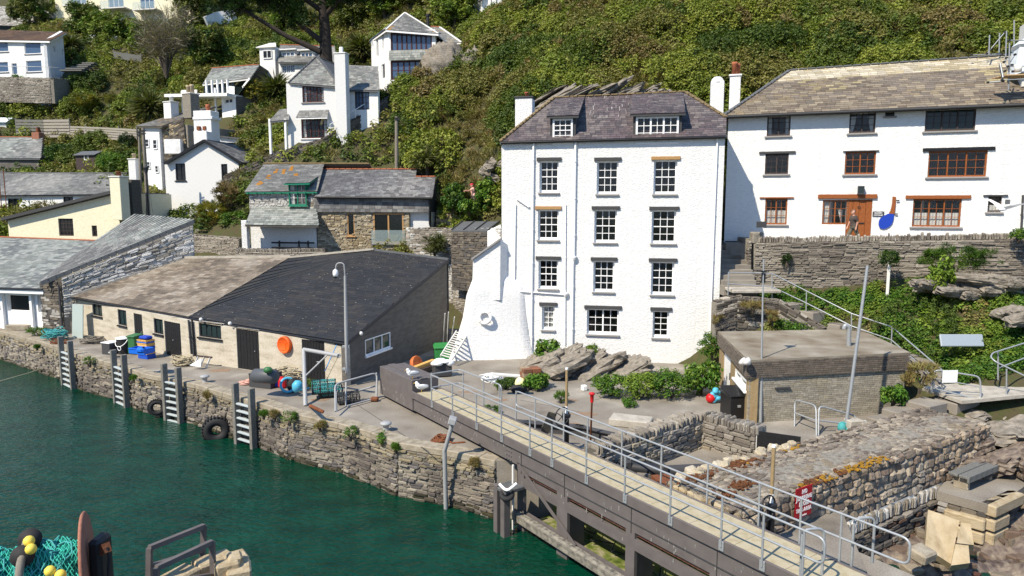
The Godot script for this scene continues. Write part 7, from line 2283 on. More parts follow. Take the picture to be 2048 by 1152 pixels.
func pier():
	var t := thing("pier_wall","wide stone pier with orange lichen along its rough rounded top edge","wall",V3(7.05,0,-16.719),0.569)
	var w := 9.919+0.3
	var x0 := -2.0
	var wd := 2.3
	var st := S()
	var rows := [[0.0,0.80],[-0.5,0.86],[-1.2,0.88],[-1.9,0.85],[-wd,0.76]]
	var nx := 24
	st.set_smooth_group(0)
	for i in nx:
		for j in rows.size() - 1:
			var q := []
			for e in [[i,j],[i+1,j],[i+1,j+1],[i,j+1]]:
				var x := lerpf(x0,w,float(e[0]) / nx)
				q.append(V3(x,rows[e[1]][1]+0.03*sin(x*2.1+e[1])*cos(x*5.3 - e[1]*2),rows[e[1]][0]))
			quad(st,q[0],q[1],q[2],q[3],Vector3.UP)
	st.set_smooth_group(-1)
	put("top_core",st,M.mortar,t)
	st = S()
	quad(st,V3(x0,-3,0),V3(w,-3,0),V3(w,0.9,-0.02),V3(x0,0.9,-0.02),V3(0,0,1))
	quad(st,V3(x0,-3,-wd),V3(w,-3,-wd),V3(w,0.82,-wd),V3(x0,0.82,-wd),V3(0,0,-1))
	quad(st,V3(x0,-3,-wd),V3(x0,-3,0),V3(x0,0.9,0),V3(x0,0.85,-wd),Vector3.LEFT)
	quad(st,V3(w,-3,-wd),V3(w,-3,0),V3(w,0.9,0),V3(w,0.85,-wd),Vector3.RIGHT)
	put("face_core",st,M.mortar,t)
	rubble(t,V3(x0,-0.45,0),V3(w,-0.45,0),V3(w,0.88,-0.02),V3(x0,0.88,-0.02),0.2,0.42,0.23,PAL.pier,260,{"kind": "round","turn": 0.28,"d0": 0.16,"d1": 0.22,"out": V3(0,0,1),"gap": -0.015,"sink": 0.12})
	rubble(t,V3(x0,-0.4,-wd),V3(x0,-0.4,0),V3(x0,0.85,0),V3(x0,0.85,-wd),0.16,0.34,0.19,PAL.tan,30,{"kind": "round","turn": 0.35,"d0": 0.14,"d1": 0.24,"out": Vector3.LEFT,"gap": 0.0})
	st = S()
	quad(st,V3(x0,-0.42,0.06),V3(w - 3,-0.42,0.06),V3(w - 3,-0.80,0.06),V3(x0,-0.80,0.06),V3(0,0,1))
	put("whitened_band",st,M.off_white,t)
	caps(t,V3(x0,-0.78,0.06),V3(w - 3,-0.78,0.06),0.2,0.36,0.06,0.13,[C(0.40,0.36,0.30),C(0.52,0.49,0.44),C(0.34,0.30,0.24),C(0.70,0.69,0.66)],70)
	rubble(t,V3(x0,-2.3,0.16),V3(w - 2.8,-2.3,0.16),V3(w - 2.8,-0.8,0.12),V3(x0,-0.8,0.12),0.2,0.55,0.15,PAL.dark+[C(0.16,0.10,0.07),C(0.30,0.27,0.23)],130,{"d0": 0.14,"d1": 0.24,"turn": 0.12,"out": V3(0,0,1),"gap": 0.02})
	var list := []
	for i in 1500:
		var z := rnd(-wd+0.1,-0.1)
		var p := V3(rnd(x0,w),0.865+0.03*sin(z*2.0),z)
		list.append([Transform3D(Basis(Vector3.UP,rnd(-0.5,0.5)).scaled(V3(rnd(0.08,0.34),rnd(0.05,0.09),rnd(0.06,0.2))),p),tint([C(0.19,0.155,0.125),C(0.29,0.24,0.19),C(0.38,0.32,0.25),C(0.46,0.40,0.31),C(0.24,0.20,0.165),C(0.34,0.28,0.20)],p,1.2),"stone0"])
	lay(t,"top_stone","top_stones",list,60,M.stone)
	list = []
	for i in 26:
		var p := V3(rnd(x0,3.2),0.88,-wd+rnd(-0.1,0.2))
		list.append([Transform3D(Basis(Vector3.UP,rnd(0,3)).scaled(V3(rnd(0.2,0.42),rnd(0.2,0.3),rnd(0.2,0.3))),p),pick([C(0.56,0.48,0.34),C(0.48,0.40,0.28),C(0.62,0.55,0.42)]),"round"+str(i % 3)])
	lay(t,"edge_stone","edge_stones",list,30,M.stone)
	for k in [["orange_lichen",C(0.56,0.30,0.03),[[0.5,-0.1,0.3,14],[1.4,-0.08,0.4,22],[2.9,-0.1,0.9,60],[3.9,-0.12,0.4,18],[0.6,-2.1,0.25,12],[2.6,-2.0,0.4,22]]],["rust_moss",C(0.22,0.085,0.03),[[-0.8,-1.0,0.5,60],[0.3,-2.0,0.8,120],[-1.3,-2.0,0.6,90],[0.9,-0.12,0.4,40],[2.2,-0.1,0.3,24],[-1.6,-0.8,0.3,30]]]]:
		list = []
		for c in k[2]:
			for i in c[3]:
				list.append([Transform3D(Basis(Vector3.UP,rnd(0,6)).scaled(V3(rnd(0.04,0.13),rnd(0.02,0.05),rnd(0.04,0.1))),V3(c[0]+rng.randfn(0,c[2]*0.5),0.925+rnd(-0.02,0.02),clampf(c[1]+rng.randfn(0,0.1),-wd,0.04))),(k[1] as Color)*rnd(0.7,1.2)])
		multi(k[0],vc_mesh("stone2",Color.WHITE),M.stone,list,t)
	var sg := thing("warning_sign","red warning sign with white capitals on the pier's rough stone face","sign",V3(7.234,0.686,-16.635),t.rotation.y)
	put("board",b_(Vector3.ZERO,V3(0.66,0.78,0.025),0.006),M.sign_red,sg)
	var y := 0.27
	for s in ["NO","JUMPING","FROM","THIS AREA"]:
		put("lettering",text_mesh(s,0.115 if s.length() < 8 else 0.1),M.white_paint,sg,Transform3D(Basis().scaled(V3(0.92,1,1)),V3(0.01,y,0.016)))
		y -= 0.155
	put("small_lettering",text_mesh("By order",0.05),M.white_paint,sg,TB(V3(0,y+0.01,0.016)))
	var pf := thing("bench_platform","stepped granite platform carrying the bench at the pier's foot","platform")
	var c := [V3(12.645,-0.45,-19.971),V3(13.524,-0.45,-19.025),V3(15.096,-0.45,-20.007),V3(16.64,-0.45,-21.213),V3(15.546,-0.45,-21.805),V3(13.494,-0.45,-20.889)]
	st = S()
	var poly := PackedVector2Array()
	for p in c: poly.append(V2(p.x,p.z))
	sheet(st,poly,-0.45,-0.72)
	put("top_slab",st,M.concrete,pf)
	var inner := PackedVector2Array()
	for p in poly: inner.append(p.lerp(V2(14.2,-20.2),0.06))
	st = S()
	sheet(st,inner,-0.7,-3.0)
	put("core",st,M.dark_mortar,pf)
	for e in [[0,1],[1,2]]:
		var a: Vector3 = c[e[0]].lerp(V3(14.2,-0.45,-20.2),0.03)
		var b: Vector3 = c[e[1]].lerp(V3(14.2,-0.45,-20.2),0.03)
		var n := (b - a).cross(Vector3.UP).normalized()
		if n.dot(a - V3(14.2,0,-20.2)) < 0: n = -n
		rubble(pf,a+V3(0,-1.7,0),b+V3(0,-1.7,0),b+V3(0,-0.28,0),a+V3(0,-0.28,0),0.3,0.7,0.14,PAL.dark+[C(0.45,0.43,0.40)],40,{"out": n})
	for k in [[1.0,0.0,-0.62,0.0,2],[0.62,0.0,-1.05,0.12,1],[0.42,0.0,-1.45,0.16,1]]:
		var e0: Vector3 = c[1]
		var e1: Vector3 = e0.lerp(c[2],0.95 if k[4] == 2 else 0.5)
		var e2: Vector3 = e0.lerp(c[0],0.28 if k[4] == 2 else 0.8)
		for s in [[e0,e1],[e0,e2]]:
			if s[1] == e2 and k[4] == 2: continue
			put("granite_block",r_(s[0]+V3(0,k[2]+0.45,0),s[1]+V3(0,k[2]+0.45,0),0.34,0.42,Vector3.UP,0.035),M.granite,pf)
	var rail := thing("pier_bench","grey weathered timber bench on stone feet against the pier wall","bench",V3(14.095,-0.45,-20.574),0.569)
	for z in [-0.16,0.13]:
		put("seat_board",b_(V3(0,0.42,z),V3(1.85,0.09,0.26),0.015),M.timber_grey,rail)
	put("front_rail",b_(V3(0,0.38,0.27),V3(1.86,0.2,0.06),0.01),M.timber_grey,rail)
	for x in [-0.7,0.72]:
		put("leg",b_(V3(x,0.17,0),V3(0.13,0.36,0.42),0.02),M.kerb_stone,rail)
	for k in [["leaning_slab","largest tall granite slab leaning against the platform's left side",[V3(11.379,-0.271,-18.3),V3(11.996,-0.399,-17.9),V3(11.395,-1.254,-17.2),V3(10.875,-0.956,-17.5)],0.28],["leaning_slab","broken upper slab piece right of the largest leaning slab",[V3(12.04,-0.455,-17.9),V3(12.23,-0.449,-17.8),V3(12.16,-0.887,-17.5),V3(11.696,-0.831,-17.5)],0.3],["leaning_slab","squat lower slab piece wedged under the broken one",[V3(11.605,-0.809,-17.4),V3(11.879,-0.799,-17.3),V3(11.679,-1.065,-16.9),V3(11.266,-1.187,-17)],0.3]]:
		st = S()
		var q: Array = k[2]
		var n: Vector3 = (q[1] - q[0]).cross(q[3] - q[0]).normalized()
		if n.z < 0: n = -n
		for f in [[q,n],[[q[0] - n*k[3],q[1] - n*k[3],q[2] - n*k[3],q[3] - n*k[3]],-n]]: quad(st,f[0][0],f[0][1],f[0][2],f[0][3],f[1])
		for i in 4: quad(st,q[i],q[(i+1) % 4],q[(i+1) % 4] - n*k[3],q[i] - n*k[3],q[i]+q[(i+1) % 4] - q[0] - q[2])
		one(k[0],k[1],"stone slab",st,M.granite,"slabs leaning on the platform")
	one("fallen_block","pale squared stone block fallen onto the wet rocks","stone",b_(Vector3.ZERO,V3(0.56,0.3,0.5),0.05,Basis(Vector3.UP,0.5)*Basis(Vector3.RIGHT,0.15)),M.kerb_stone,"",TB(V3(10.487,-0.876,-17)))
	st = S()
	poly = PV([V2(6.305,-17.661),V2(8.012,-17.322),V2(8.408,-16.784),V2(9.534,-15.063),V2(8.198,-12.18),V2(4.708,-10.122),V2(6.153,-15.171)])
	sheet(st,poly,-0.55,-3.5)
	ground("landing_apron",st,M.concrete)
	st = S()
	st.set_smooth_group(0)
	var fn := FastNoiseLite.new()
	fn.seed = 21
	fn.frequency = 0.35
	fn.fractal_octaves = 4
	var hgt := func(x,z): return -2.0+fn.get_noise_2d(x*1.0,z*2.0)*0.75+maxf(0.0,x - 12.6)*0.16+maxf(0.0,-z - 16.5)*0.1
	for i in 60:
		for j in 50:
			var q := []
			for e in [[0,0],[1,0],[1,1],[0,1]]:
				var x: float = 8.5+(i+e[0])*0.25
				var z: float = -21.0+(j+e[1])*0.25
				q.append(V3(x,hgt.call(x,z),z))
			quad(st,q[0],q[1],q[2],q[3],Vector3.UP)
	ground("foreshore_rock",st,M.wet_rock)
	var list2 := []
	for i in 420:
		var x := rnd(8.6,21.0)
		var z := rnd(-20.5,-11.0)
		list2.append([Transform3D(Basis(Vector3.UP,rnd(0,6)).rotated(Vector3.RIGHT,rnd(-0.3,0.3)).scaled(V3(rnd(0.1,0.6),rnd(0.08,0.3),rnd(0.1,0.45))),V3(x,hgt.call(x,z)+0.02,z)),pick([C(0.10,0.075,0.06),C(0.17,0.12,0.09),C(0.24,0.20,0.15),C(0.13,0.06,0.045),C(0.34,0.29,0.22)])])
	tag(multi("shore_rubble",vc_mesh("stone1",Color.WHITE),M.stone,list2),"dark wet rubble and stones strewn over the foreshore","rubble","","stuff")
	crag("shore_crag","dark layered natural rock at the right edge behind the bench platform",V3(16.2,-0.354,-21.6),V3(2,1,1.2),22,M.wet_rock,0.35)
	crag("path_crag","grass-topped rock outcrop between the pier's far end and the path",V3(16.944,0.191,-23.6),V3(1.5,0.5,1),14,M.rock,0.3)
func crag(called,label,at: Vector3,r: Vector3,n: int,mat,tilt := 0.5,big := 1.0,cat := "rock"):
	var t := thing(called,label,cat,at)
	var fn := FastNoiseLite.new()
	fn.seed = 15
	fn.frequency = 0.9
	fn.fractal_octaves = 4
	fn.fractal_type = FastNoiseLite.FRACTAL_RIDGED
	for i in int(n*1.5):
		var c := V3(rnd(-1,1)*r.x,rnd(-0.4,0.6)*r.y,rnd(-1,1)*r.z)
		c.y *= 1.0 - 0.5*absf(c.x) / r.x
		var s := V3(rnd(0.3,0.7)*r.x,rnd(0.2,0.42)*r.y,rnd(0.4,0.9)*r.z)*big*0.62
		var b := Basis(Vector3.BACK,tilt+rnd(-0.12,0.12))*Basis(Vector3.UP,rnd(-0.5,0.5))*Basis(Vector3.RIGHT,rnd(-0.25,0.25))
		var pt := []
		for j in 9:
			var e := -PI / 2+PI*j / 8.0
			for k in 16:
				var f := TAU*k / 16.0
				var d := V3(cos(e)*cos(f),sin(e),cos(e)*sin(f))
				var w := V3(signf(d.x)*pow(absf(d.x),0.55),signf(d.y)*pow(absf(d.y),0.6),signf(d.z)*pow(absf(d.z),0.55))
				pt.append(c+b*(w*s*(0.85+0.5*fn.get_noise_3dv(w*V3(1.6,3,1.6)+c*5.0))))
		var st := S()
		for j in 8:
			for k in 16:
				var q0: Vector3 = pt[j*16+k]
				var q1: Vector3 = pt[j*16+(k+1) % 16]
				quad(st,q0,q1,pt[(j+1)*16+(k+1) % 16],pt[(j+1)*16+k],q0 - c+b*V3(0,(j - 3.5)*0.02,0))
		put("rock_slab",st,mat,t)
	return t
func boulder(called,label,at: Vector3,r: Vector3):
	var fn := FastNoiseLite.new()
	fn.seed = 9
	fn.frequency = 0.55
	fn.fractal_octaves = 5
	fn.fractal_type = FastNoiseLite.FRACTAL_RIDGED
	var st := S()
	st.set_smooth_group(0)
	for i in 28:
		for k in 36:
			var q := []
			for e in [[i,k],[i+1,k],[i+1,k+1],[i,k+1]]:
				var a: float = -PI / 2+PI*e[0] / 28.0
				var b: float = TAU*(e[1] % 36) / 36.0
				var d := V3(cos(a)*cos(b),sin(a),cos(a)*sin(b))
				q.append(d*r*(0.95+0.5*fn.get_noise_3dv(d*2.0+at)))
			quad(st,q[0],q[1],q[2],q[3],q[0]+q[2])
	one(called,label,"rock",st,M.rock,"",TB(at))
func right_garden():
	var t := thing("terrace_wall","tall grey rubble wall with upright coping stones holding up the cottage terrace","wall")
	var p := [V3(12.368,6.285,-35.6),V3(17.53,6.486,-33.4),V3(23.034,6.722,-30.6)]
	for i in 2:
		var a: Vector3 = p[i] - V3(0,0.2,0)
		var b: Vector3 = p[i+1] - V3(0,0.2,0)
		var n := (b - a).cross(Vector3.UP).normalized()
		var d := V3(0,-4.4,0)
		put("wall_core",r_(a+d*0.5 - n*0.25,b+d*0.5 - n*0.25,4.4,0.5),M.mortar,t)
		rubble(t,a+d,b+d,b,a,0.2,0.7,0.095,PAL.terrace,110,{"out": n,"turn": 0.05,"d1": 0.19})
		caps(t,a - n*0.22,b - n*0.22,0.5,0.3,0.08,0.16,PAL.terrace,60,{"spiky": 0.16})
	var e: Vector3 = p[0] - V3(0,0.2,0)
	put("end_core",r_(e+V3(-0.1,-1.6,-0.5),e+V3(0.2,-1.6,-3.5),3.6,0.4),M.mortar,t)
	rubble(t,e+V3(0,-3.6,-3.5),e+V3(-0.25,-3.6,0),e+V3(-0.25,0.1,0),e+V3(0,0.1,-3.5),0.2,0.6,0.14,PAL.terrace,40,{"out": Vector3.LEFT})
	put("end_pier",b_(e+V3(0.12,0.25,-0.25),V3(0.55,0.6,0.55),0.06),M.mortar,t)
	one("alley_sign","small dark sign box on the terrace wall's end pier","sign",b_(Vector3.ZERO,V3(0.5,0.3,0.06),0.01),M.charcoal,"",TB(V3(12.535,7.027,-35.3)))
	var al := thing("alley_steps","shaded stone steps climbing between the tall white house and the cottage","steps")
	for i in 9:
		put("step",b_(V3(11.163,4.093,-34.2)+V3(0.05*i,-0.25+0.22*i,-0.42*i),V3(1.7,0.5,0.6),0.02),M.concrete,al)
	lane_wall("bank_wall","thin-slate rubble bank below the landing at the tall house's right corner",[V3(9.556,3.452,-32.4),V3(10.592,3.685,-32.6),V3(12.488,3.509,-32.5),V3(14.256,2.392,-31.7)],1.9,PAL.terrace+PAL.dark,false,0.5)
	put("landing_slab",b_(V3(11.525,3.955,-33.3),V3(2.3,0.16,1.3),0.03),M.pale_concrete)
	get_child(-1).set_meta("kind","structure")
	var s := thing("garden_steps","long flight of chunky concrete steps descending past the pump house","steps")
	for q in [[V3(13.191,3.2,-33),0.95],[V3(14.042,2.893,-32.5),0.9],[V3(14.967,2.403,-31.9),0.7],[V3(14.893,2.021,-31.2),0.95],[V3(15.74,1.916,-30.8),1],[V3(16.228,1.675,-30),0.9],[V3(16.622,1.541,-29.2),0.9],[V3(16.928,1.465,-28.4),0.95],[V3(16.964,1.214,-27.2),1],[V3(16.416,0.73,-25.2),1.5],[V3(14.95,0.792,-24.6),1.1],[V3(13.949,0.586,-24.3),1.1],[V3(13.267,0.369,-24),1.1],[V3(12.647,0.129,-23.9),0.9]]:
		put("step",b_(q[0] - V3(0,0.08,0),V3(q[1],0.5,0.9),0.03,Basis(Vector3.UP,0.5)),M.concrete,s)
	var hb := [V3(10.173,3.791,-32.7),V3(12.331,3.526,-32.9),V3(13.766,2.885,-32.4),V3(15.271,2.037,-31),V3(16.428,1.629,-29.8),V3(16.137,0.808,-25.6)]
	var ht := [V3(10.158,4.855,-32.7),V3(12.275,4.788,-32.9),V3(13.734,4.017,-32.4),V3(15.206,3.174,-31),V3(16.399,2.772,-29.8),V3(16.059,1.881,-25.6)]
	var hm := []
	for i in 6: hm.append(hb[i].lerp(ht[i],0.5))
	railing("step_railing","long pale two-rail handrail following the garden steps down",hb,ht,[ht,hm],0.028,M.galv)
	var g := thing("garden_gate","low tube-framed gate with white panel at the foot of the garden steps","gate")
	var gq := [V3(15.389,2.043,-25),V3(16.814,1.881,-24.6),V3(16.85,1.043,-24.5),V3(15.36,1.36,-24.9)]
	put("frame",t_(bend([gq[0].lerp(gq[1],0.5),gq[1],gq[2],gq[3],gq[0],gq[0].lerp(gq[1],0.5)],0.2,4),0.03,8),M.galv,g)
	put("mid_bar",t_([gq[0].lerp(gq[3],0.45),gq[1].lerp(gq[2],0.45)],0.02,6),M.galv,g)
	put("hinge_post",t_([V3(15.358,1.202,-25),V3(15.31,2.136,-25)],0.04,8),M.galv,g)
	put("panel",b_(V3(15.832,1.844,-24.75),V3(0.56,0.46,0.02),0.004,Basis(Vector3.UP,0.05)),M.white_paint,g)
	railing("path_railing","pale looped handrail beside the path at the right edge",[V3(18.182,1.499,-25.6),V3(17.965,1.182,-24.8)],[V3(18.094,2.565,-25.6),V3(17.888,2.109,-24.8)],[bend([V3(19.979,2.941,-26.2),V3(17.753,2.57,-25.4),V3(17.552,2.463,-25.2),V3(17.59,2.34,-25),V3(18.744,1.73,-24.4)],0.15,4),[V3(17.79,2.117,-25),V3(19.874,2.442,-26)]],0.028,M.galv)
	put("path",r_(V3(15.802,1.034,-25.2),V3(20.269,1.203,-26),0.12,2.0),M.pale_concrete)
	get_child(-1).set_meta("kind","structure")
	one("metal_tray","long pale metal tray tipped up among the garden plants","tray",b_(Vector3.ZERO,V3(1.72,0.5,0.1),0.03,Basis(Vector3.RIGHT,-0.35)),M.steel_sink,"",TB(V3(17.942,2.629,-27.5)))
	var pt: Node3D = bush("post_shrub","round ivy head on a pale post against the terrace wall","shrub",V3(17.293,5.176,-32),V3(0.55,0.42,0.45),PAL.ivy+PAL.deep,"ivy",0.2,60)
	put("post",b_(V3(0,-0.75,0),V3(0.15,1.9,0.13),0.01),M.off_white,pt)
	crag("garden_crag","pale layered rock outcrop among ivy below the terrace wall's right end",V3(20.137,4.417,-30.4),V3(2,0.9,0.6),34,M.rock,-0.1)
	crag("edge_crag","rock ledge above the path at the right edge",V3(20.765,3.309,-28.4),V3(0.9,0.8,0.8),10,M.rock,0.3)
	crag("house_crag","slanting bedrock slabs breaking out at the tall white house's foot",V3(3.273,0.161,-33),V3(2.3,0.8,1),16,M.rock,0.5,1.6)
	crag("cliff_crag","slanting cliff rock showing above the tall house's ridge",V3(5.164,15.034,-47.5),V3(3.2,0.5,1.2),20,M.rock,0.5,1.3)
	crag("cliff_crag","small tawny cliff rock between the white chimney's left side and the ivy",V3(9.47,14.905,-47.5),V3(1.3,0.8,1),12,M.rock,0.5)
	crag("cliff_crag","rock face in ivy left of the tall house's eaves",V3(-1.129,10.277,-50),V3(0.9,1.6,0.8),9,M.rock,0.9)
	boulder("terrace_rock","great grey boulder beside the house with long window bands",V3(-5.975,20.132,-64.3),V3(1.7,1.8,1.2))
	boulder("terrace_rock","smaller rock right of the great grey boulder",V3(-3.259,19.896,-63.5),V3(1.1,1.5,0.9))
	lane_wall("stair_wall","dark stone wall climbing beside the pyramid-roofed house's white rail",[V3(-19.184,12.311,-58.8),V3(-15.452,13.498,-58.9),V3(-10.671,17.149,-61.5)],2.6,PAL.dark,false,0.5)
	railing("stair_railing","white handrail on the dark stair wall",[V3(-14.972,13.832,-59),V3(-13.13,15.248,-60),V3(-11.359,16.618,-61)],[V3(-15.031,14.602,-59),V3(-13.112,15.945,-60),V3(-11.345,17.241,-61)],[[V3(-15.031,14.602,-59),V3(-13.112,15.945,-60),V3(-11.345,17.241,-61)]],0.03,M.white_paint)
	lane_wall("corner_wall","dark rubble wall stepping up right of the gabled cottage",[V3(-24.845,10.48,-61),V3(-22.153,11.359,-60),V3(-19.408,12.486,-59.5)],2.5,PAL.dark,false,0.5)
func ladder(label,top_l: Vector3,top_r: Vector3):
	var t := thing("quay_ladder",label,"ladder",top_l,0.0,"wooden ladders down the quay wall")
	var x := top_r - top_l
	x.y = 0
	var h := top_l.y - WATER+0.8
	var dir := x.normalized()
	var b := Basis(dir,Vector3.UP,dir.cross(Vector3.UP))
	for p in [Vector3.ZERO,x+V3(0,top_r.y - top_l.y,0)]:
		put("post",b_(Vector3.ZERO,V3(0.17,h,0.26),0.015),M.ladder_post,t,Transform3D(b,p - V3(0,h*0.5,0)))
	var y := -0.85
	while y > -h:
		put("rung",b_(Vector3.ZERO,V3(x.length(),0.07,0.13),0.01),M.ladder_rung,t,Transform3D(b,x*0.5+V3(0,y,0)))
		y -= 0.3
func can(called,label,cat,at: Vector3,s: Vector3,mat,turn := 0.0):
	var t := thing(called,label,cat,at,turn)
	put("body",b_(V3(0,s.y*0.45,0),V3(s.x,s.y*0.9,s.z),s.x*0.2),mat,t)
	put("handle",b_(V3(0,s.y*0.96,0),V3(s.x*0.55,s.y*0.1,s.z*0.3),0.01),mat,t)
	put("cap",l_([V2(s.x*0.14,s.y*0.88),V2(s.x*0.14,s.y),V2(0,s.y)],TB(V3(s.x*0.3,0,0)),8),M.black_paint,t)
	return t
func crate(label,at: Vector3,s: Vector3,mat,turn: float,group := "stacked fish crates"):
	var t := thing("fish_crate",label,"crate",at,turn,group)
	for k in [-1,1]:
		put("side",b_(V3(0,s.y*0.5,k*(s.z*0.5 - 0.015)),V3(s.x,s.y,0.03),0.006),mat,t)
		put("side",b_(V3(k*(s.x*0.5 - 0.015),s.y*0.5,0),V3(0.03,s.y - 0.004,s.z - 0.06),0.006),mat,t)
	put("rim",b_(V3(0,s.y - 0.02,s.z*0.5+0.012),V3(s.x+0.03,0.04,0.03),0.006),mat,t)
	put("bottom",b_(V3(0,0.02,0),V3(s.x - 0.06,0.03,s.z - 0.06)),mat,t)
	return t
func pot(label,at: Vector3,turn: float,k := 1.0):
	var t := thing("lobster_pot",label,"lobster pot",at,turn,"lobster pots by the crane")
	put("base",b_(V3(0,0.04,0),V3(0.85,0.07,0.5)*k,0.01),M.black_paint,t)
	for i in 4:
		var p := []
		for j in 11: p.append(V3(-0.4+0.267*i,0.06+sin(PI*j / 10.0)*0.42,cos(PI*j / 10.0)*0.25)*k)
		put("hoop",t_(p,0.025,6),M.rubber,t)
	var st := S()
	for i in 9:
		var a := PI*(i+0.5) / 9.0
		tube(st,[V3(-0.42,0.06+sin(a)*0.42,cos(a)*0.25)*k,V3(0.42,0.06+sin(a)*0.42,cos(a)*0.25)*k],0.014,4)
	for i in 14:
		var p := []
		for j in 7: p.append(V3(-0.4+0.8*i / 13.0+0.04*sin(j*2.0),0.06+sin(PI*j / 6.0)*0.425,cos(PI*j / 6.0)*0.255)*k)
		tube(st,p,0.011,4)
	put("netting",st,M.teal_rope if k > 1.0 else M.charcoal,t)
	return t
func rope_heap(called,label,cat,at: Vector3,r: float,mat,n := 16,flat_ := 0.5):
	var st := S()
	for i in n:
		var p := []
		var c := V3(rnd(-0.4,0.4)*r,rnd(0.1,0.8)*r*flat_,rnd(-0.3,0.3)*r)
		var ra := rnd(0.35,0.7)*r
		var tl := Basis(V3(rnd(-1,1),0,rnd(-1,1)).normalized(),rnd(-0.5,0.5))
		for j in 13: p.append(c+tl*V3(cos(TAU*j / 12.0)*ra,rnd(-0.02,0.02),sin(TAU*j / 12.0)*ra*0.8))
		tube(st,p,0.022,5,false)
	return one(called,label,cat,st,mat,"",TB(at))
func bollard(label,at: Vector3):
	one("bollard",label,"bollard",l_([V2(0.13,0),V2(0.11,0.05),V2(0.1,0.2),V2(0.2,0.25),V2(0.21,0.3),V2(0.14,0.34),V2(0,0.35)],Transform3D(),16),M.grey_paint,"mooring bollards",TB(at))
func tyre(label,at: Vector3,ra: float,rb: float,turn: float):
	var st := S()
	torus(st,Transform3D(Basis(Vector3.UP,turn)*Basis(Vector3.RIGHT,PI / 2),Vector3.ZERO),ra,rb,32,10)
	for i in 26:
		var a := TAU*i / 26.0
		bx(st,Basis(Vector3.UP,turn)*V3(cos(a)*(ra+rb),sin(a)*(ra+rb),0),V3(0.07,0.07,rb*1.5),0.01,Basis(Vector3.UP,turn)*Basis(Vector3.BACK,a))
	one("tyre",label,"tyre",st,M.rubber,"tyre fenders on the quay wall",TB(at))
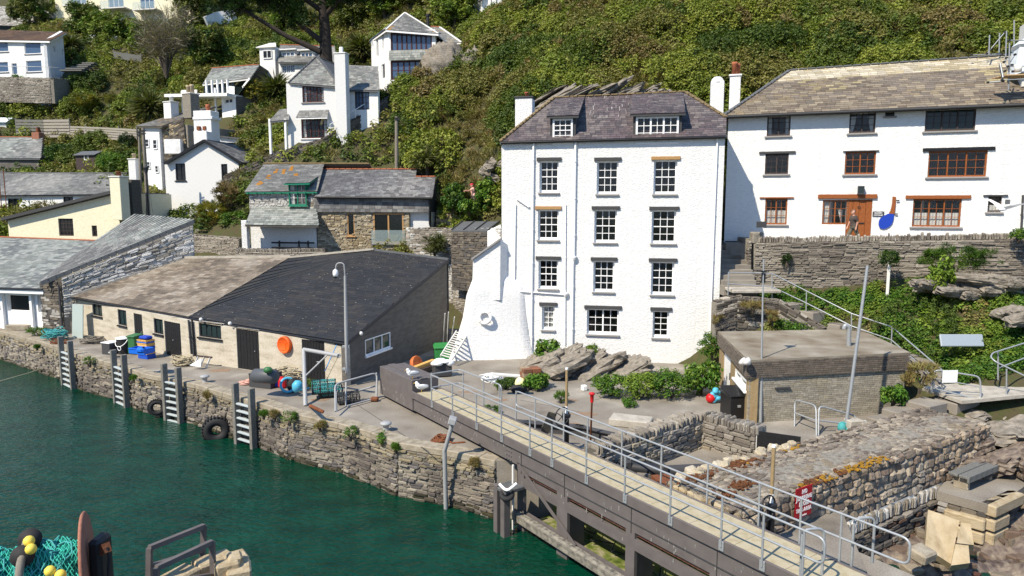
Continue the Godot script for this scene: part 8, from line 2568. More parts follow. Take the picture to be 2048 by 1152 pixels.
func quay_things():
	var st: SurfaceTool
	ladder("farthest wooden ladder, at the net store's left end of the quay",V3(-24.742,0.85,-37.766),V3(-23.627,0.79,-36.81))
	ladder("wooden ladder below the striped crate stack, second from the shop",V3(-19.84,0.85,-34.207),V3(-18.86,0.79,-33.369))
	ladder("wooden ladder beside the smaller tyre, below the coiled rope",V3(-15.931,0.8,-31.385),V3(-15.046,0.74,-30.873))
	ladder("nearest wooden ladder, beside the large tyre",V3(-11.412,0.72,-28.171),V3(-10.526,0.66,-27.563))
	tyre("smaller tyre fender hung low on the quay wall beside a ladder",V3(-16.502,-1.35,-31.669),0.27,0.11,0.35)
	tyre("large treaded tyre half sunk at the waterline beside the nearest ladder",V3(-12.552,-1.5,-28.831),0.38,0.2,0.35)
	bollard("pale mushroom bollard on the quay edge before the gate arm",V3(-4.491,0,-24.179))
	bollard("low mushroom bollard on the quay edge near the rusty patch",V3(-13.934,0,-31.044))
	bollard("small mushroom bollard behind the second ladder's posts",V3(-21.078,0,-36.289))
	var t := thing("davit_crane","pale grey davit crane arm standing on the quay before the black doors","crane",V3(-8.276,0,-27.304))
	var c0 := V3(-8.79,1.951,-29) - t.position
	var c1 := V3(-7.12,1.867,-28.2) - t.position
	put("post",t_([Vector3.ZERO,c0],0.085,12),M.grey_paint,t)
	put("arm",t_([c0,c1],0.085,12),M.grey_paint,t)
	put("brace",t_([c0*0.5,c0.lerp(c1,0.72)],0.035,8),M.grey_paint,t)
	put("pulley",u_(Transform3D(Basis(Vector3.RIGHT,PI / 2),c1),0.07,0.03,14,6),M.galv,t)
	put("fall_rope",t_([c1,V3(-7.851,0.6,-28.716) - t.position],0.018,5),M.rope,t)
	one("rusty_stub","short rusty pipe stub with side arm beside the davit crane","post",t_(bend([V3(-8.076,0,-27.304),V3(-7.45,0.62,-25.188),V3(-7.45,0.62,-25.188)+V3(0.5,-0.2,0.1)],0.1,3),0.07,10),M.rust)
	one("blue_rope","blue rope running from the shed's eaves to the stacked pots","rope",t_([V3(-7.648,1.942,-30),V3(-8.022,0.929,-29.4)],0.02,5),M.blue_rope)
	t = thing("camera_pole","grey swan-neck pole with white dome camera fixed to the black shed's corner","camera pole",V3(-7.297,0.622,-30.3))
	var q := V3(-7.265,4.933,-30.3) - t.position
	put("pole",t_([Vector3.ZERO,q*0.55,q],[0.075,0.075,0.05],10),M.grey_paint,t)
	put("swan_neck",t_(bend([q,V3(-7.292,5.5,-30.3) - t.position,V3(-7.618,5.5,-30.3) - t.position,V3(-7.671,5.173,-30.3) - t.position],0.35,6),0.03,8),M.grey_paint,t)
	put("housing",l_([V2(0,-0.12),V2(0.10,-0.1),V2(0.12,0),V2(0.11,0.14),V2(0.03,0.22)],TB(V3(-7.675,5.02,-30.3) - t.position),14),M.white_paint,t)
	put("dome",o_(V3(-7.678,4.911,-30.3) - t.position,0.085),M.black_paint,t)
	for v in [V3(-7.32,1.804,-30.35),V3(-7.349,0.791,-30.35)]: put("bracket",b_(v - t.position,V3(0.3,0.12,0.16),0.01),M.galv,t)
	pot("teal-netted lobster pot on top of the pair beside the crane",V3(-7.855,0.22,-28.531),0.3,1.15)
	pot("teal-netted lobster pot at the foot of the pair beside the crane",V3(-7.655,0,-28.783),0.5,1.1)
	pot("dark lobster pot lying behind the tube barrier",V3(-6.652,0,-27.732),0.45)
	railing("quay_barrier","grey tube barrier around the dark lobster pot",[V3(-6.847,0,-26.551),V3(-6.653,0,-27.304),V3(-5.662,0,-28.399)],[V3(-7.002,0.889,-27.2),V3(-6.745,0.898,-27.8),V3(-5.636,1.081,-28.5)],[bend([V3(-6.714,0.2,-25.888),V3(-7.04,0.93,-27.2),V3(-5.615,1.081,-28.5),V3(-5.571,0.1,-28.044)],0.25,5),[V3(-6.531,0.1,-26.963),V3(-5.632,0.1,-28.044)],[V3(-6.76,0.357,-27.8),V3(-5.67,0.506,-28.5)]],0.035,M.grey_paint)
	one("iron_lump","rust-red iron lump at the barrier's right foot","ironwork",b_(V3(0,0.1,0),V3(0.34,0.18,0.24),0.06),M.rust,"",TB(V3(-5.637,0,-27.951)))
	t = crate("big black plastic crate carrying the grey fender roll",V3(-10.949,0,-30.426),V3(1.15,0.62,0.8),M.charcoal,-0.35,"")
	put("contents",b_(V3(0,0.4,0),V3(1,0.3,0.7),0.05),M.rubber,t)
	one("fender_roll","fat grey fender roll lying across the black crate","fender",l_([V2(0,-0.62),V2(0.2,-0.6),V2(0.3,-0.5),V2(0.32,0),V2(0.3,0.5),V2(0.2,0.6),V2(0,0.62)],Transform3D(Basis(Vector3.UP,-0.35)*Basis(Vector3.BACK,PI / 2+0.06),V3(-10.298,0.92,-28.55)),18),M.grey_plastic)
	one("orange_buoy","orange buoy showing at the black crate's front rim","buoy",o_(Vector3.ZERO,V3(0.22,0.12,0.16)),M.orange,"",TB(V3(-10.331,0.66,-28.733)))
	can("jerry_can","blue jerry can standing left of the red one","jerry can",V3(-10.424,0,-30.253),V3(0.3,0.46,0.22),M.blue,-0.3)
	can("jerry_can","red jerry can standing right of the blue one","jerry can",V3(-10.103,0,-30.083),V3(0.36,0.5,0.26),M.red,-0.3)
	rope_heap("net_heap","tan and rust net heap behind the jerry cans","net",V3(-10.345,0,-31.317),0.7,M.rope,22,1.1)
	one("blue_hoop","pale blue plastic hoop leaning behind the red can","hoop",u_(Transform3D(Basis(Vector3.RIGHT,1.1)*Basis(Vector3.FORWARD,0.5),V3(-9.587,0.35,-29.261)),0.3,0.06,22,8),M.light_blue)
	one("blue_buoy","sky-blue pear buoy beside the black door","buoy",l_([V2(0.02,-0.3),V2(0.16,-0.2),V2(0.24,0),V2(0.18,0.18),V2(0,0.26)],Transform3D(Basis(Vector3.FORWARD,0.4),V3(-9.01,0.45,-28.714)),14),M.light_blue)
	one("dark_bag","black bulging bag between blue hoop and blue buoy","bag",o_(Vector3.ZERO,V3(0.25,0.32,0.22)),M.rubber,"",TB(V3(-9.455,0.3,-29.452)))
	rope_heap("pink_rope","faded pink rope heap left of the black crate","rope",V3(-11.904,0,-30.776),0.45,M.pale_pink,14,0.5)
	one("green_bundle","dark green bundle resting on the grey fender roll","bundle",o_(Vector3.ZERO,V3(0.2,0.14,0.16),10),M.bin_green,"",TB(V3(-10.007,1.28,-28.113)))
	bush("quay_grass","bright grass patch growing at the crane's foot with a blue pole across it","grass tuft",V3(-9.085,0,-29.914),V3(0.75,0.16,0.4),PAL.grass+PAL.fresh,"grass",0.2,70)
	one("blue_pole","pale blue pole lying over the quay grass","pole",t_([V3(-9.232,0.1,-29.051),V3(-8.825,0.1,-29.707)],0.035,6),M.light_blue)
	one("mooring_float","worn orange float leaning on the dark gable wall","float",lid_shape(),M.orange_worn,"",Transform3D(Basis(Vector3.UP,1.1)*Basis(Vector3.RIGHT,1.3),V3(-4.543,0.45,-32.811)))
	for k in [[V3(-5.305,0.3,-31.051),V3(-3.827,0.4,-33.681),"long yellow-painted timber spar lying along the gable wall","crate_orange"],[V3(-5.07,0.2,-30.987),V3(-3.557,0.2,-33.898),"dark timber spar beside the yellow one","dark_wood"]]:
		one("spar",k[2],"spar",r_(k[0],k[1],0.2,0.22,Vector3.UP,0.02),M[k[3]],"spars by the gable wall")
	t = thing("green_bin","green lidded bin wedged beside the white buttress","bin",V3(-3.674,0,-36.046),0.2)
	put("body",b_(V3(0,0.3,0),V3(0.8,0.6,0.6),0.03),M.skip_green,t)
	put("lid",b_(V3(0,0.68,0),V3(0.9,0.12,0.7),0.05,Basis(Vector3.RIGHT,0.2)),M.skip_green,t)
	t = thing("black_bin","grey-black bin stuffed with white sacks below the green bin","bin",V3(-3.298,0,-32.26),0.3)
	put("body",b_(V3(0,0.32,0),V3(0.85,0.6,0.6),0.05),M.charcoal,t)
	st = S()
	for i in 8: ball(st,V3(rnd(-0.45,0.35),0.66+rnd(-0.03,0.1),rnd(-0.2,0.3)),V3(rnd(0.16,0.3),rnd(0.08,0.16),rnd(0.14,0.24)),10)
	put("sacks",st,M.plastic_sheet,t)
	t = thing("slatted_ramp","pale slatted gangway tipped up beside the buttress","gangway")
	var r0 := V3(-3.576,0.5,-34.368)
	var r1 := V3(-2.919,1.418,-36.3)
	for o in [Vector3.ZERO,V3(0.62,-0.1,0.3)]: put("side_rail",r_(r0+o,r1+o,0.09,0.05),M.off_white,t)
	for i in 12: put("slat",r_(r0.lerp(r1,(i+0.5) / 12.0),r0.lerp(r1,(i+0.5) / 12.0)+V3(0.62,-0.1,0.3),0.04,0.07),M.off_white,t)
	for k in [[V3(-3.861,0,-38.215),V3(-3.533,2.318,-36.5),"leftmost"],[V3(-3.639,0,-38.215),V3(-3.357,2.383,-36.6),"tallest"],[V3(-3.505,0,-38.902),V3(-3.042,2.115,-36.6),"rightmost"]]:
		one("white_stake",k[2]+" thin white stake leaning behind the green bin","stake",t_([k[0],k[1]],0.028,6),M.off_white,"stakes behind the green bin")
	rope_heap("chain_heap","rust-red chain heaped on the quay below the gate arm","chain",V3(-2.39,0,-23.114),0.38,M.rust,14,0.4)
	one("loose_chain","end of rusty chain trailing from its heap under the arm","chain",t_([V3(-2.237,0.03,-23.129),V3(-2.006,0.03,-22.826),V3(-1.592,0.03,-22.926)],0.03,6),M.rust)
	rope_heap("plastic_heap","heap of crumpled clear plastic against the buttress foot","plastic",V3(-0.938,0,-31.317),0.55,M.plastic_sheet,26,0.6)
	one("white_plank","pale plank jutting out above the plastic heap","plank",r_(V3(-0.813,1,-28.572),V3(0.334,0.9,-28.631),0.06,0.3),M.off_white)
	one("yellow_sack","pale yellow sack among weeds below the rock","sack",o_(Vector3.ZERO,V3(0.26,0.3,0.2)),M.pale_yellow,"",TB(V3(0.351,0.2,-30.007)))
	one("black_sack","black bin bag at the weeds' front edge","sack",o_(Vector3.ZERO,V3(0.38,0.2,0.25),8),M.rubber,"",TB(V3(0.28,0.14,-29.391)))
	t = thing("brick_stack","little stack of red bricks beside the sloping rock","bricks",V3(0.687,0,-31.317),0.3)
	for i in 12: put("brick",vc_mesh("block"+str(i % 3),[C(0.32,0.13,0.07),C(0.40,0.30,0.2),C(0.26,0.12,0.07)][i % 3]),M.brick,t,Transform3D(Basis().scaled(V3(0.42,0.18,0.3)),V3((i % 2)*0.44,0.1+(i / 4)*0.19,((i / 2) % 2)*-0.32)))
	gull("white gull standing on the gate's counterweight block",V3(-3.835,1.36,-26.379),0.4)
	gull("white gull standing at the walkway's left end",V3(-3.455,0.91,-26.073),0.1)
func gull(label,at: Vector3,turn: float):
	var t := thing("gull",label,"gull",at,turn,"standing gulls")
	var st := S()
	for p in [[V3(0,0.2,0),V3(0.2,0.1,0.09)],[V3(-0.14,0.27,0),V3(0.09,0.1,0.07)],[V3(-0.18,0.36,0),V3(0.065,0.06,0.055)]]: ball(st,p[0],p[1],12)
	put("body",st,M.feather_white,t)
	for s in [-1,1]:
		put("wing",o_(V3(0.07,0.22,s*0.075),V3(0.22,0.07,0.025),10),M.feather_grey,t)
		put("leg",t_([V3(0,0.13,s*0.03),V3(0,0,s*0.03)],0.008,5),M.beak,t)
	put("beak",t_([V3(-0.23,0.36,0),V3(-0.31,0.345,0)],[0.016,0.005],6),M.beak,t)
func left_things():
	var st: SurfaceTool
	var t := thing("white_lid_bin","square dark bin with white lid at the left of the quay bins","bin",V3(-21.754,0,-37.292),-0.4)
	put("body",b_(V3(0,0.3,0),V3(0.62,0.6,0.6),0.02),M.charcoal,t)
	put("lid",b_(V3(0,0.63,0),V3(0.68,0.05,0.66),0.015),M.white_paint,t)
	t = thing("round_tub","round black tub with white lid and looped white rope handle","tub",V3(-21.022,0,-37.292),-0.3)
	put("body",l_([V2(0.28,0),V2(0.36,0.8),V2(0.37,0.86)],Transform3D(),20),M.rubber,t)
	put("lid",l_([V2(0.39,0.84),V2(0.39,0.89),V2(0.3,0.91),V2(0,0.91)],Transform3D(),20),M.white_paint,t)
	st = S()
	var p := []
	for i in 13: p.append(V3(cos(PI*i / 12.0)*0.38,0.8 - sin(PI*i / 12.0)*0.36,0.1+0.27*sin(PI*i / 12.0)))
	tube(st,p,0.022,6)
	torus(st,Transform3D(Basis(Vector3.RIGHT,PI / 2),V3(0.08,0.36,0.39)),0.11,0.022,16,6)
	put("rope_handle",st,M.white_paint,t)
	t = thing("wheelie_bin","green wheelie bin behind the striped crates","bin",V3(-20.398,0,-37.292),-0.3)
	put("body",b_(V3(0,0.5,0),V3(0.52,0.95,0.6),0.04),M.bin_green,t)
	put("lid",b_(V3(0,1,0.02),V3(0.58,0.07,0.68),0.02,Basis(Vector3.RIGHT,0.08)),M.bin_green,t)
	var b := V3(-19.219,0,-36.167)
	var y := 0.0
	for k in [["lowest blue crate of the striped stack","blue",0.25],["orange crate just above the stack's lowest blue one","crate_orange",0.1],["second blue crate, mid stack","bright_blue",0.18],["third blue crate, under the wide orange one","blue",0.14],["wide orange crate below the thin blue one","crate_orange",0.17],["thin blue crate near the stack's top","bright_blue",0.07],["topmost orange crate of the striped stack","crate_orange",0.1]]:
		crate(k[0],b+V3(rnd(-0.01,0.01),y,0),V3(0.72,k[2] - 0.008,0.5),M[k[1]],-0.45)
		y += k[2]
	one("blue_cover","dark blue bundle covering the striped crate stack","bundle",b_(Vector3.ZERO,V3(0.62,0.18,0.42),0.06),M.paddle_blue,"",Transform3D(Basis(Vector3.UP,-0.45),b+V3(0,y+0.09,0)))
	crate("bright blue crate lying on the green wheelie bin",V3(-17.445,1.08,-32.369),V3(0.95,0.26,0.55),M.bright_blue,-0.35,"")
	can("blue_drum","small bright blue drum on the crate above the wheelie bin","drum",V3(-16.789,1.34,-31.153),V3(0.42,0.3,0.3),M.bright_blue,-0.35)
	one("grey_board","pale grey board leaning on the net store's left corner","board",b_(V3(0,1,0),V3(0.95,2.05,0.05),0.005,Basis(Vector3.RIGHT,-0.08)),M.grey_board,"",Transform3D(Basis(Vector3.UP,-0.4),V3(-26.327,0,-41.91)))
	rope_heap("net_bundle","brown net bundle beside the leaning grey board","net",V3(-24.46,0,-40.202),0.75,M.pole_wood,30,0.55)
	rope_heap("rope_coil","tangled tan rope coil at the net store's right door","rope",V3(-16.514,0,-34.433),0.6,M.rope,30,0.9)
	rope_heap("teal_net_heap","dark teal net heap at the rubble house corner","net",V3(-27.182,0,-41.116),0.8,M.teal_rope,30,1.0)
	rope_heap("driftwood_heap","low rusty net heap before the teal one","net",V3(-26.349,0,-40.053),0.6,M.rust,14,0.3)
	st = S()
	extrude(st,PV([V2(0,0),V2(0.55,-0.1),V2(0.5,0.35)]),0,0.05)
	one("metal_vane","pale triangular metal plate lying by the rope coil","plate",st,M.tarp,"",Transform3D(Basis(Vector3.RIGHT,-0.6),V3(-15.758,0.2,-33.572)))
	t = thing("trestle","low wooden trestle against the black shed beside the metal plate","trestle",V3(-15.314,0,-34.214),-0.4)
	put("top_rail",b_(V3(0,0.5,0),V3(1,0.08,0.08),0.01),M.dark_wood,t)
	for x in [-0.4,0.0,0.4]: put("leg",r_(V3(x,0.5,0),V3(x - 0.1,0,0.22),0.07,0.05),M.off_white,t)
	st = S()
	for i in 5: ball(st,V3(rnd(-0.4,0.4),rnd(0.15,0.35),rnd(-0.15,0.15)),V3(0.28,0.22,0.2),8)
	one("sheet_bundle","pale green sheet bundle before the shop's right window","bundle",st,M.tarp,"",TB(V3(-30.768,0,-44.664)))
	one("stone_planter","mossy stone planter before the shop front","planter",block(V3(1.5,0.34,0.4)),M.kerb_stone,"",TB(V3(-31.773,0,-44.481)))
	one("blue_pot","small blue pot at the shop's right corner","pot",l_([V2(0.1,0),V2(0.15,0.32),V2(0.12,0.32),V2(0,0.28)],Transform3D(),12),M.blue,"",TB(V3(-30.3,0,-45.033)))
	bush("quay_plant","low leafy plant growing at the quay's inner corner","plant",V3(-29.088,0,-42.401),V3(0.9,0.3,0.4),PAL.fresh,"ivy",0.16,70)
	one("mooring_line","pale mooring line drooping from the quay into the left edge","rope",t_([V3(-26.263,-1.032,-39),V3(-26.38,-1.104,-37.5),V3(-26.94,-1.196,-36),V3(-27.76,-1.308,-35)],0.016,5),M.rope)
func foreground():
	var st: SurfaceTool
	var bt := thing("trawler","fishing boat stern with rust-pink net drum disc at the lower left","boat",Vector3.ZERO)
	var dc := V3(-7.157,1.867,-11.2)
	put("drum_flange",l_([V2(0,-0.03),V2(1,-0.03),V2(1.03,0),V2(1,0.03),V2(0,0.03)],Transform3D(Basis(Vector3.UP,0.47)*Basis(Vector3.BACK,PI / 2+0.05),dc+V3(0,-0.05,0)),40),M.rust_pink,bt)
	put("drum_motor",b_(V3(-6.938,2.224,-11.2)+V3(0,-0.3,0),V3(0.22,1.1,0.4),0.06),M.iron,bt)
	put("motor_arm",r_(V3(-6.983,2.179,-11.2),V3(-6.704,2.37,-11),0.16,0.12),M.rust,bt)
	put("hose",t_(bend([V3(-6.712,2.37,-11),V3(-6.671,2.239,-11),V3(-6.738,1.624,-11)],0.1,4),0.025,6),M.rubber,bt)
	put("drum_frame",b_(dc+V3(0.2,-1.3,0),V3(0.16,2.2,0.3),0.03),M.iron,bt)
	st = S()
	var hull := [[-6.0,2.0],[-2.0,2.1],[1.2,1.9],[1.5,1.5]]
	for i in 3:
		for s in [-1.0,1.0]:
			var c := dc+V3(-1.2,0,0.9)
			quad(st,V3(c.x+hull[i][0]+0.6,-2.6,c.z+s*hull[i][1]*0.7),V3(c.x+hull[i+1][0]+0.6,-2.6,c.z+s*hull[i+1][1]*0.7),V3(c.x+hull[i+1][0]+0.6,0.3,c.z+s*hull[i+1][1]),V3(c.x+hull[i][0]+0.6,0.3,c.z+s*hull[i][1]),V3(0,0,s))
	put("hull",st,M.paddle_blue,bt)
	put("deck",b_(dc+V3(-2.6,-2.3,0.9),V3(7,0.1,3.4),0.02),M.timber_grey,bt)
	var nt := thing("trawl_net","turquoise trawl net with yellow floats wound on the boat's drum","net",dc,0.47)
	st = S()
	st.set_smooth_group(0)
	var fn := FastNoiseLite.new()
	fn.seed = 31
	fn.frequency = 1.3
	var rad := func(x: float,a: float): return 0.52+0.18*fn.get_noise_2d(x*1.2,a*0.9)+0.06*sin(a*9.0+x*14.0)+0.04*fn.get_noise_2d(x*8.0,a*7.0)
	for i in 60:
		for k in 48:
			var v := []
			for e in [[i,k],[i+1,k],[i+1,k+1],[i,k+1]]:
				var x: float = -0.06 - e[0]*0.045
				var a: float = TAU*e[1] / 48.0
				var r: float = rad.call(x,fmod(a,TAU))
				v.append(V3(x,sin(a)*r,cos(a)*r))
			quad(st,v[0],v[1],v[2],v[3],V3(0,sin(TAU*(k+0.5) / 48.0),cos(TAU*(k+0.5) / 48.0)))
	put("wound_net",st,M.net_green,nt)
	st = S()
	for i in 50:
		for s in [-1,1]:
			var p := []
			for j in 16:
				var a := -0.3+j*0.16
				var x: float = -0.1 - i*0.055+s*0.05*(j % 2)
				var r: float = rad.call(x,a)+0.03+0.02*sin(i*1.7+j)
				p.append(V3(x,sin(a)*r,cos(a)*r))
			tube(st,p,0.009,4,false)
	put("net_mesh",st,M.get("net_light",flat("net_light",C(0.04,0.42,0.33),0.8)),nt)
	st = S()
	for i in 26:
		var p := []
		var x0 := rnd(-2.6,-0.2)
		for j in 14:
			var a := rnd(-0.05,0.05)+j*0.17
			var x := x0+0.12*sin(j*0.9+i)
			var r: float = rad.call(x,a)+0.045
			p.append(V3(x,sin(a)*r,cos(a)*r))
		tube(st,p,0.014,5,false)
	put("twine",st,M.teal_rope,nt)
	put("ground_rope",t_([V3(-0.8,0.62,-0.25),V3(-0.82,0.72,0.1),V3(-0.86,0.55,0.45),V3(-0.9,0.2,0.66)],0.06,10),M.pole_wood,nt)
	for q in [[V3(-0.8,0.68,-0.12),0.17],[V3(-0.84,0.62,0.36),0.17]]: put("rubber_disc",l_([V2(0,-0.03),V2(q[1],-0.025),V2(q[1],0.025),V2(0,0.03)],Transform3D(Basis(Vector3.RIGHT,1.2),q[0]),18),M.rubber,nt)
	for q in [V3(-7.695,2.684,-10.6),V3(-7.602,2.601,-10.5),V3(-7.26,2.288,-10.4),V3(-7.1,2.222,-10.4)]: put("float",o_((q - dc).rotated(Vector3.UP,-0.47),V3(0.085,0.085,0.085)),M.yellow,nt)
	put("orange_twine",t_([V3(-1.55,0.5,0.35),V3(-1.45,0.56,0.3),V3(-1.38,0.62,0.2)],0.04,6),M.orange_rope,nt)
	var sp := thing("stone_pier","pale stone pier head with broken coping at the lower middle left","pier",Vector3.ZERO)
	var a := [V3(-7.291,0.3,-13.284),V3(-6.793,0.3,-14.312),V3(-6.208,0.3,-14.884),V3(-5.919,0.3,-14.484),V3(-5.697,0.3,-13.96),V3(-5.438,0.3,-12.924),V3(-4.483,0.3,-9.91),V3(-5.942,0.3,-9.91)]
	st = S()
	var poly := PackedVector2Array()
	for v in a: poly.append(V2(v.x,v.z))
	sheet(st,poly,0.1,-3.0)
	put("core",st,M.granite,sp)
	for i in [0,1,2,3]:
		var u: Vector3 = a[i]
		var v: Vector3 = a[i+1]
		var n := maxi(1,int((v - u).length() / 0.9))
		for k in n: put("coping_stone",r_(u.lerp(v,(k+0.02) / n)+V3(0,-0.08,0.16),u.lerp(v,(k+0.98) / n)+V3(0,-0.08+rnd(-0.02,0.02),0.16),0.36,0.5,Vector3.UP,0.04),M.kerb_stone if k % 2 else M.granite,sp)
	for k in [[V3(-6.017,0.334,-14),V3(0.5,0.4,0.3)],[V3(-5.937,0.338,-14.2),V3(0.3,0.5,0.35)]]: put("broken_stone",b_(k[0],k[1],0.05,Basis(Vector3.UP,0.5)),M.granite,sp)
	for k in [["back steel rail frame standing on the stone pier head",[V3(-7.398,0.017,-13.4),V3(-7.31,1.132,-13.4),V3(-6.741,1.024,-14.6),V3(-6.855,-0.111,-14.6)],0.36],["front steel rail frame standing on the stone pier head",[V3(-6.921,0.374,-12.8),V3(-6.872,1.032,-12.8),V3(-6.314,0.957,-14),V3(-6.331,-0.228,-14)],0.5]]:
		var f := thing("rail_frame",k[0],"railing",Vector3.ZERO,0.0,"steel rail frames on the pier head")
		var p: Array = k[1]
		for e in [[0,1],[3,2]]: put("post",r_(p[e[0]],p[e[1]],0.1,0.1),M.girder,f)
		put("rail",r_(p[1],p[2],0.1,0.1),M.girder,f)
		put("rail",r_(p[1].lerp(p[0],k[2]),p[2].lerp(p[3],k[2]+0.12),0.09,0.09),M.girder,f)
func body_mesh(bones: Array,cell := 0.024) -> ArrayMesh:
	var lo := V3(9,9,9)
	var hi := -lo
	for b in bones:
		for e in [[b[0],b[2]],[b[1],b[3]]]:
			lo = lo.min(e[0] - Vector3.ONE*(e[1]+0.06))
			hi = hi.max(e[0]+Vector3.ONE*(e[1]+0.06))
	var n := Vector3i(((hi - lo) / cell).ceil())+Vector3i.ONE
	var f := PackedFloat32Array()
	f.resize(n.x*n.y*n.z)
	f.fill(1.0)
	for b in bones:
		var a: Vector3 = b[0]
		var c: Vector3 = b[1]
		var ra: float = b[2]
		var rb: float = b[3]
		var m := maxf(ra,rb)+0.07
		var i0 := Vector3i(((a.min(c) - Vector3.ONE*m - lo) / cell).floor()).clamp(Vector3i.ZERO,n - Vector3i.ONE)
		var i1 := Vector3i(((a.max(c)+Vector3.ONE*m - lo) / cell).ceil()).clamp(Vector3i.ZERO,n - Vector3i.ONE)
		var ac := c - a
		var l2 := maxf(ac.length_squared(),1e-6)
		for z in range(i0.z,i1.z+1):
			for y in range(i0.y,i1.y+1):
				for x in range(i0.x,i1.x+1):
					var p := lo+V3(x,y,z)*cell
					var t := clampf((p - a).dot(ac) / l2,0,1)
					var d := p.distance_to(a+ac*t) - lerpf(ra,rb,t)
					var k := (z*n.y+y)*n.x+x
					var h := clampf(0.5+0.5*(f[k] - d) / 0.03,0,1)
					f[k] = lerpf(f[k],d,h) - 0.03*h*(1 - h) if f[k] < 0.9 else d
	var st := S()
	st.set_smooth_group(0)
	var vert := {}
	var off := [0,1,n.x,n.x+1,n.x*n.y,n.x*n.y+1,n.x*n.y+n.x,n.x*n.y+n.x+1]
	for z in n.z - 1:
		for y in n.y - 1:
			for x in n.x - 1:
				var k := (z*n.y+y)*n.x+x
				var c := Vector3()
				var m := 0
				for e in [[0,1],[2,3],[4,5],[6,7],[0,2],[1,3],[4,6],[5,7],[0,4],[1,5],[2,6],[3,7]]:
					var u := f[k+off[e[0]]]
					var v := f[k+off[e[1]]]
					if (u < 0) == (v < 0): continue
					var t := u / (u - v)
					c += V3(e[0] & 1,(e[0] >> 1) & 1,e[0] >> 2).lerp(V3(e[1] & 1,(e[1] >> 1) & 1,e[1] >> 2),t)
					m += 1
				if m: vert[k] = lo+(V3(x,y,z)+c / m)*cell
	var ax := [1,n.x,n.x*n.y]
	for k in vert:
		for i in 3:
			if (f[k] < 0) == (f[k+ax[i]] < 0): continue
			var s: int = ax[(i+1) % 3]
			var t: int = ax[(i+2) % 3]
			if not (vert.has(k - s) and vert.has(k - t) and vert.has(k - s - t)): continue
			var o := Vector3()
			o[i] = 1.0 if f[k] < 0 else -1.0
			quad(st,vert[k],vert[k - s],vert[k - s - t],vert[k - t],o)
	st.generate_normals()
	return st.commit()
func hand_bones(w: Vector3,d: Vector3,side: Vector3) -> Array:
	var p := w+d*0.09
	var o := [[w,p,0.03,0.034]]
	var r := d.cross(side).normalized()
	for i in 4:
		var s := p+side*(i - 1.5)*0.019
		var l: float = [0.066,0.078,0.072,0.056][i]
		o.append([s,s+d*l*0.55+r*0.008,0.010,0.009])
		o.append([s+d*l*0.55+r*0.008,s+d*l*0.85+r*0.035,0.009,0.007])
	o.append([w+d*0.03 - side*0.03,w+d*0.075 - side*0.055+r*0.02,0.012,0.010])
	return o
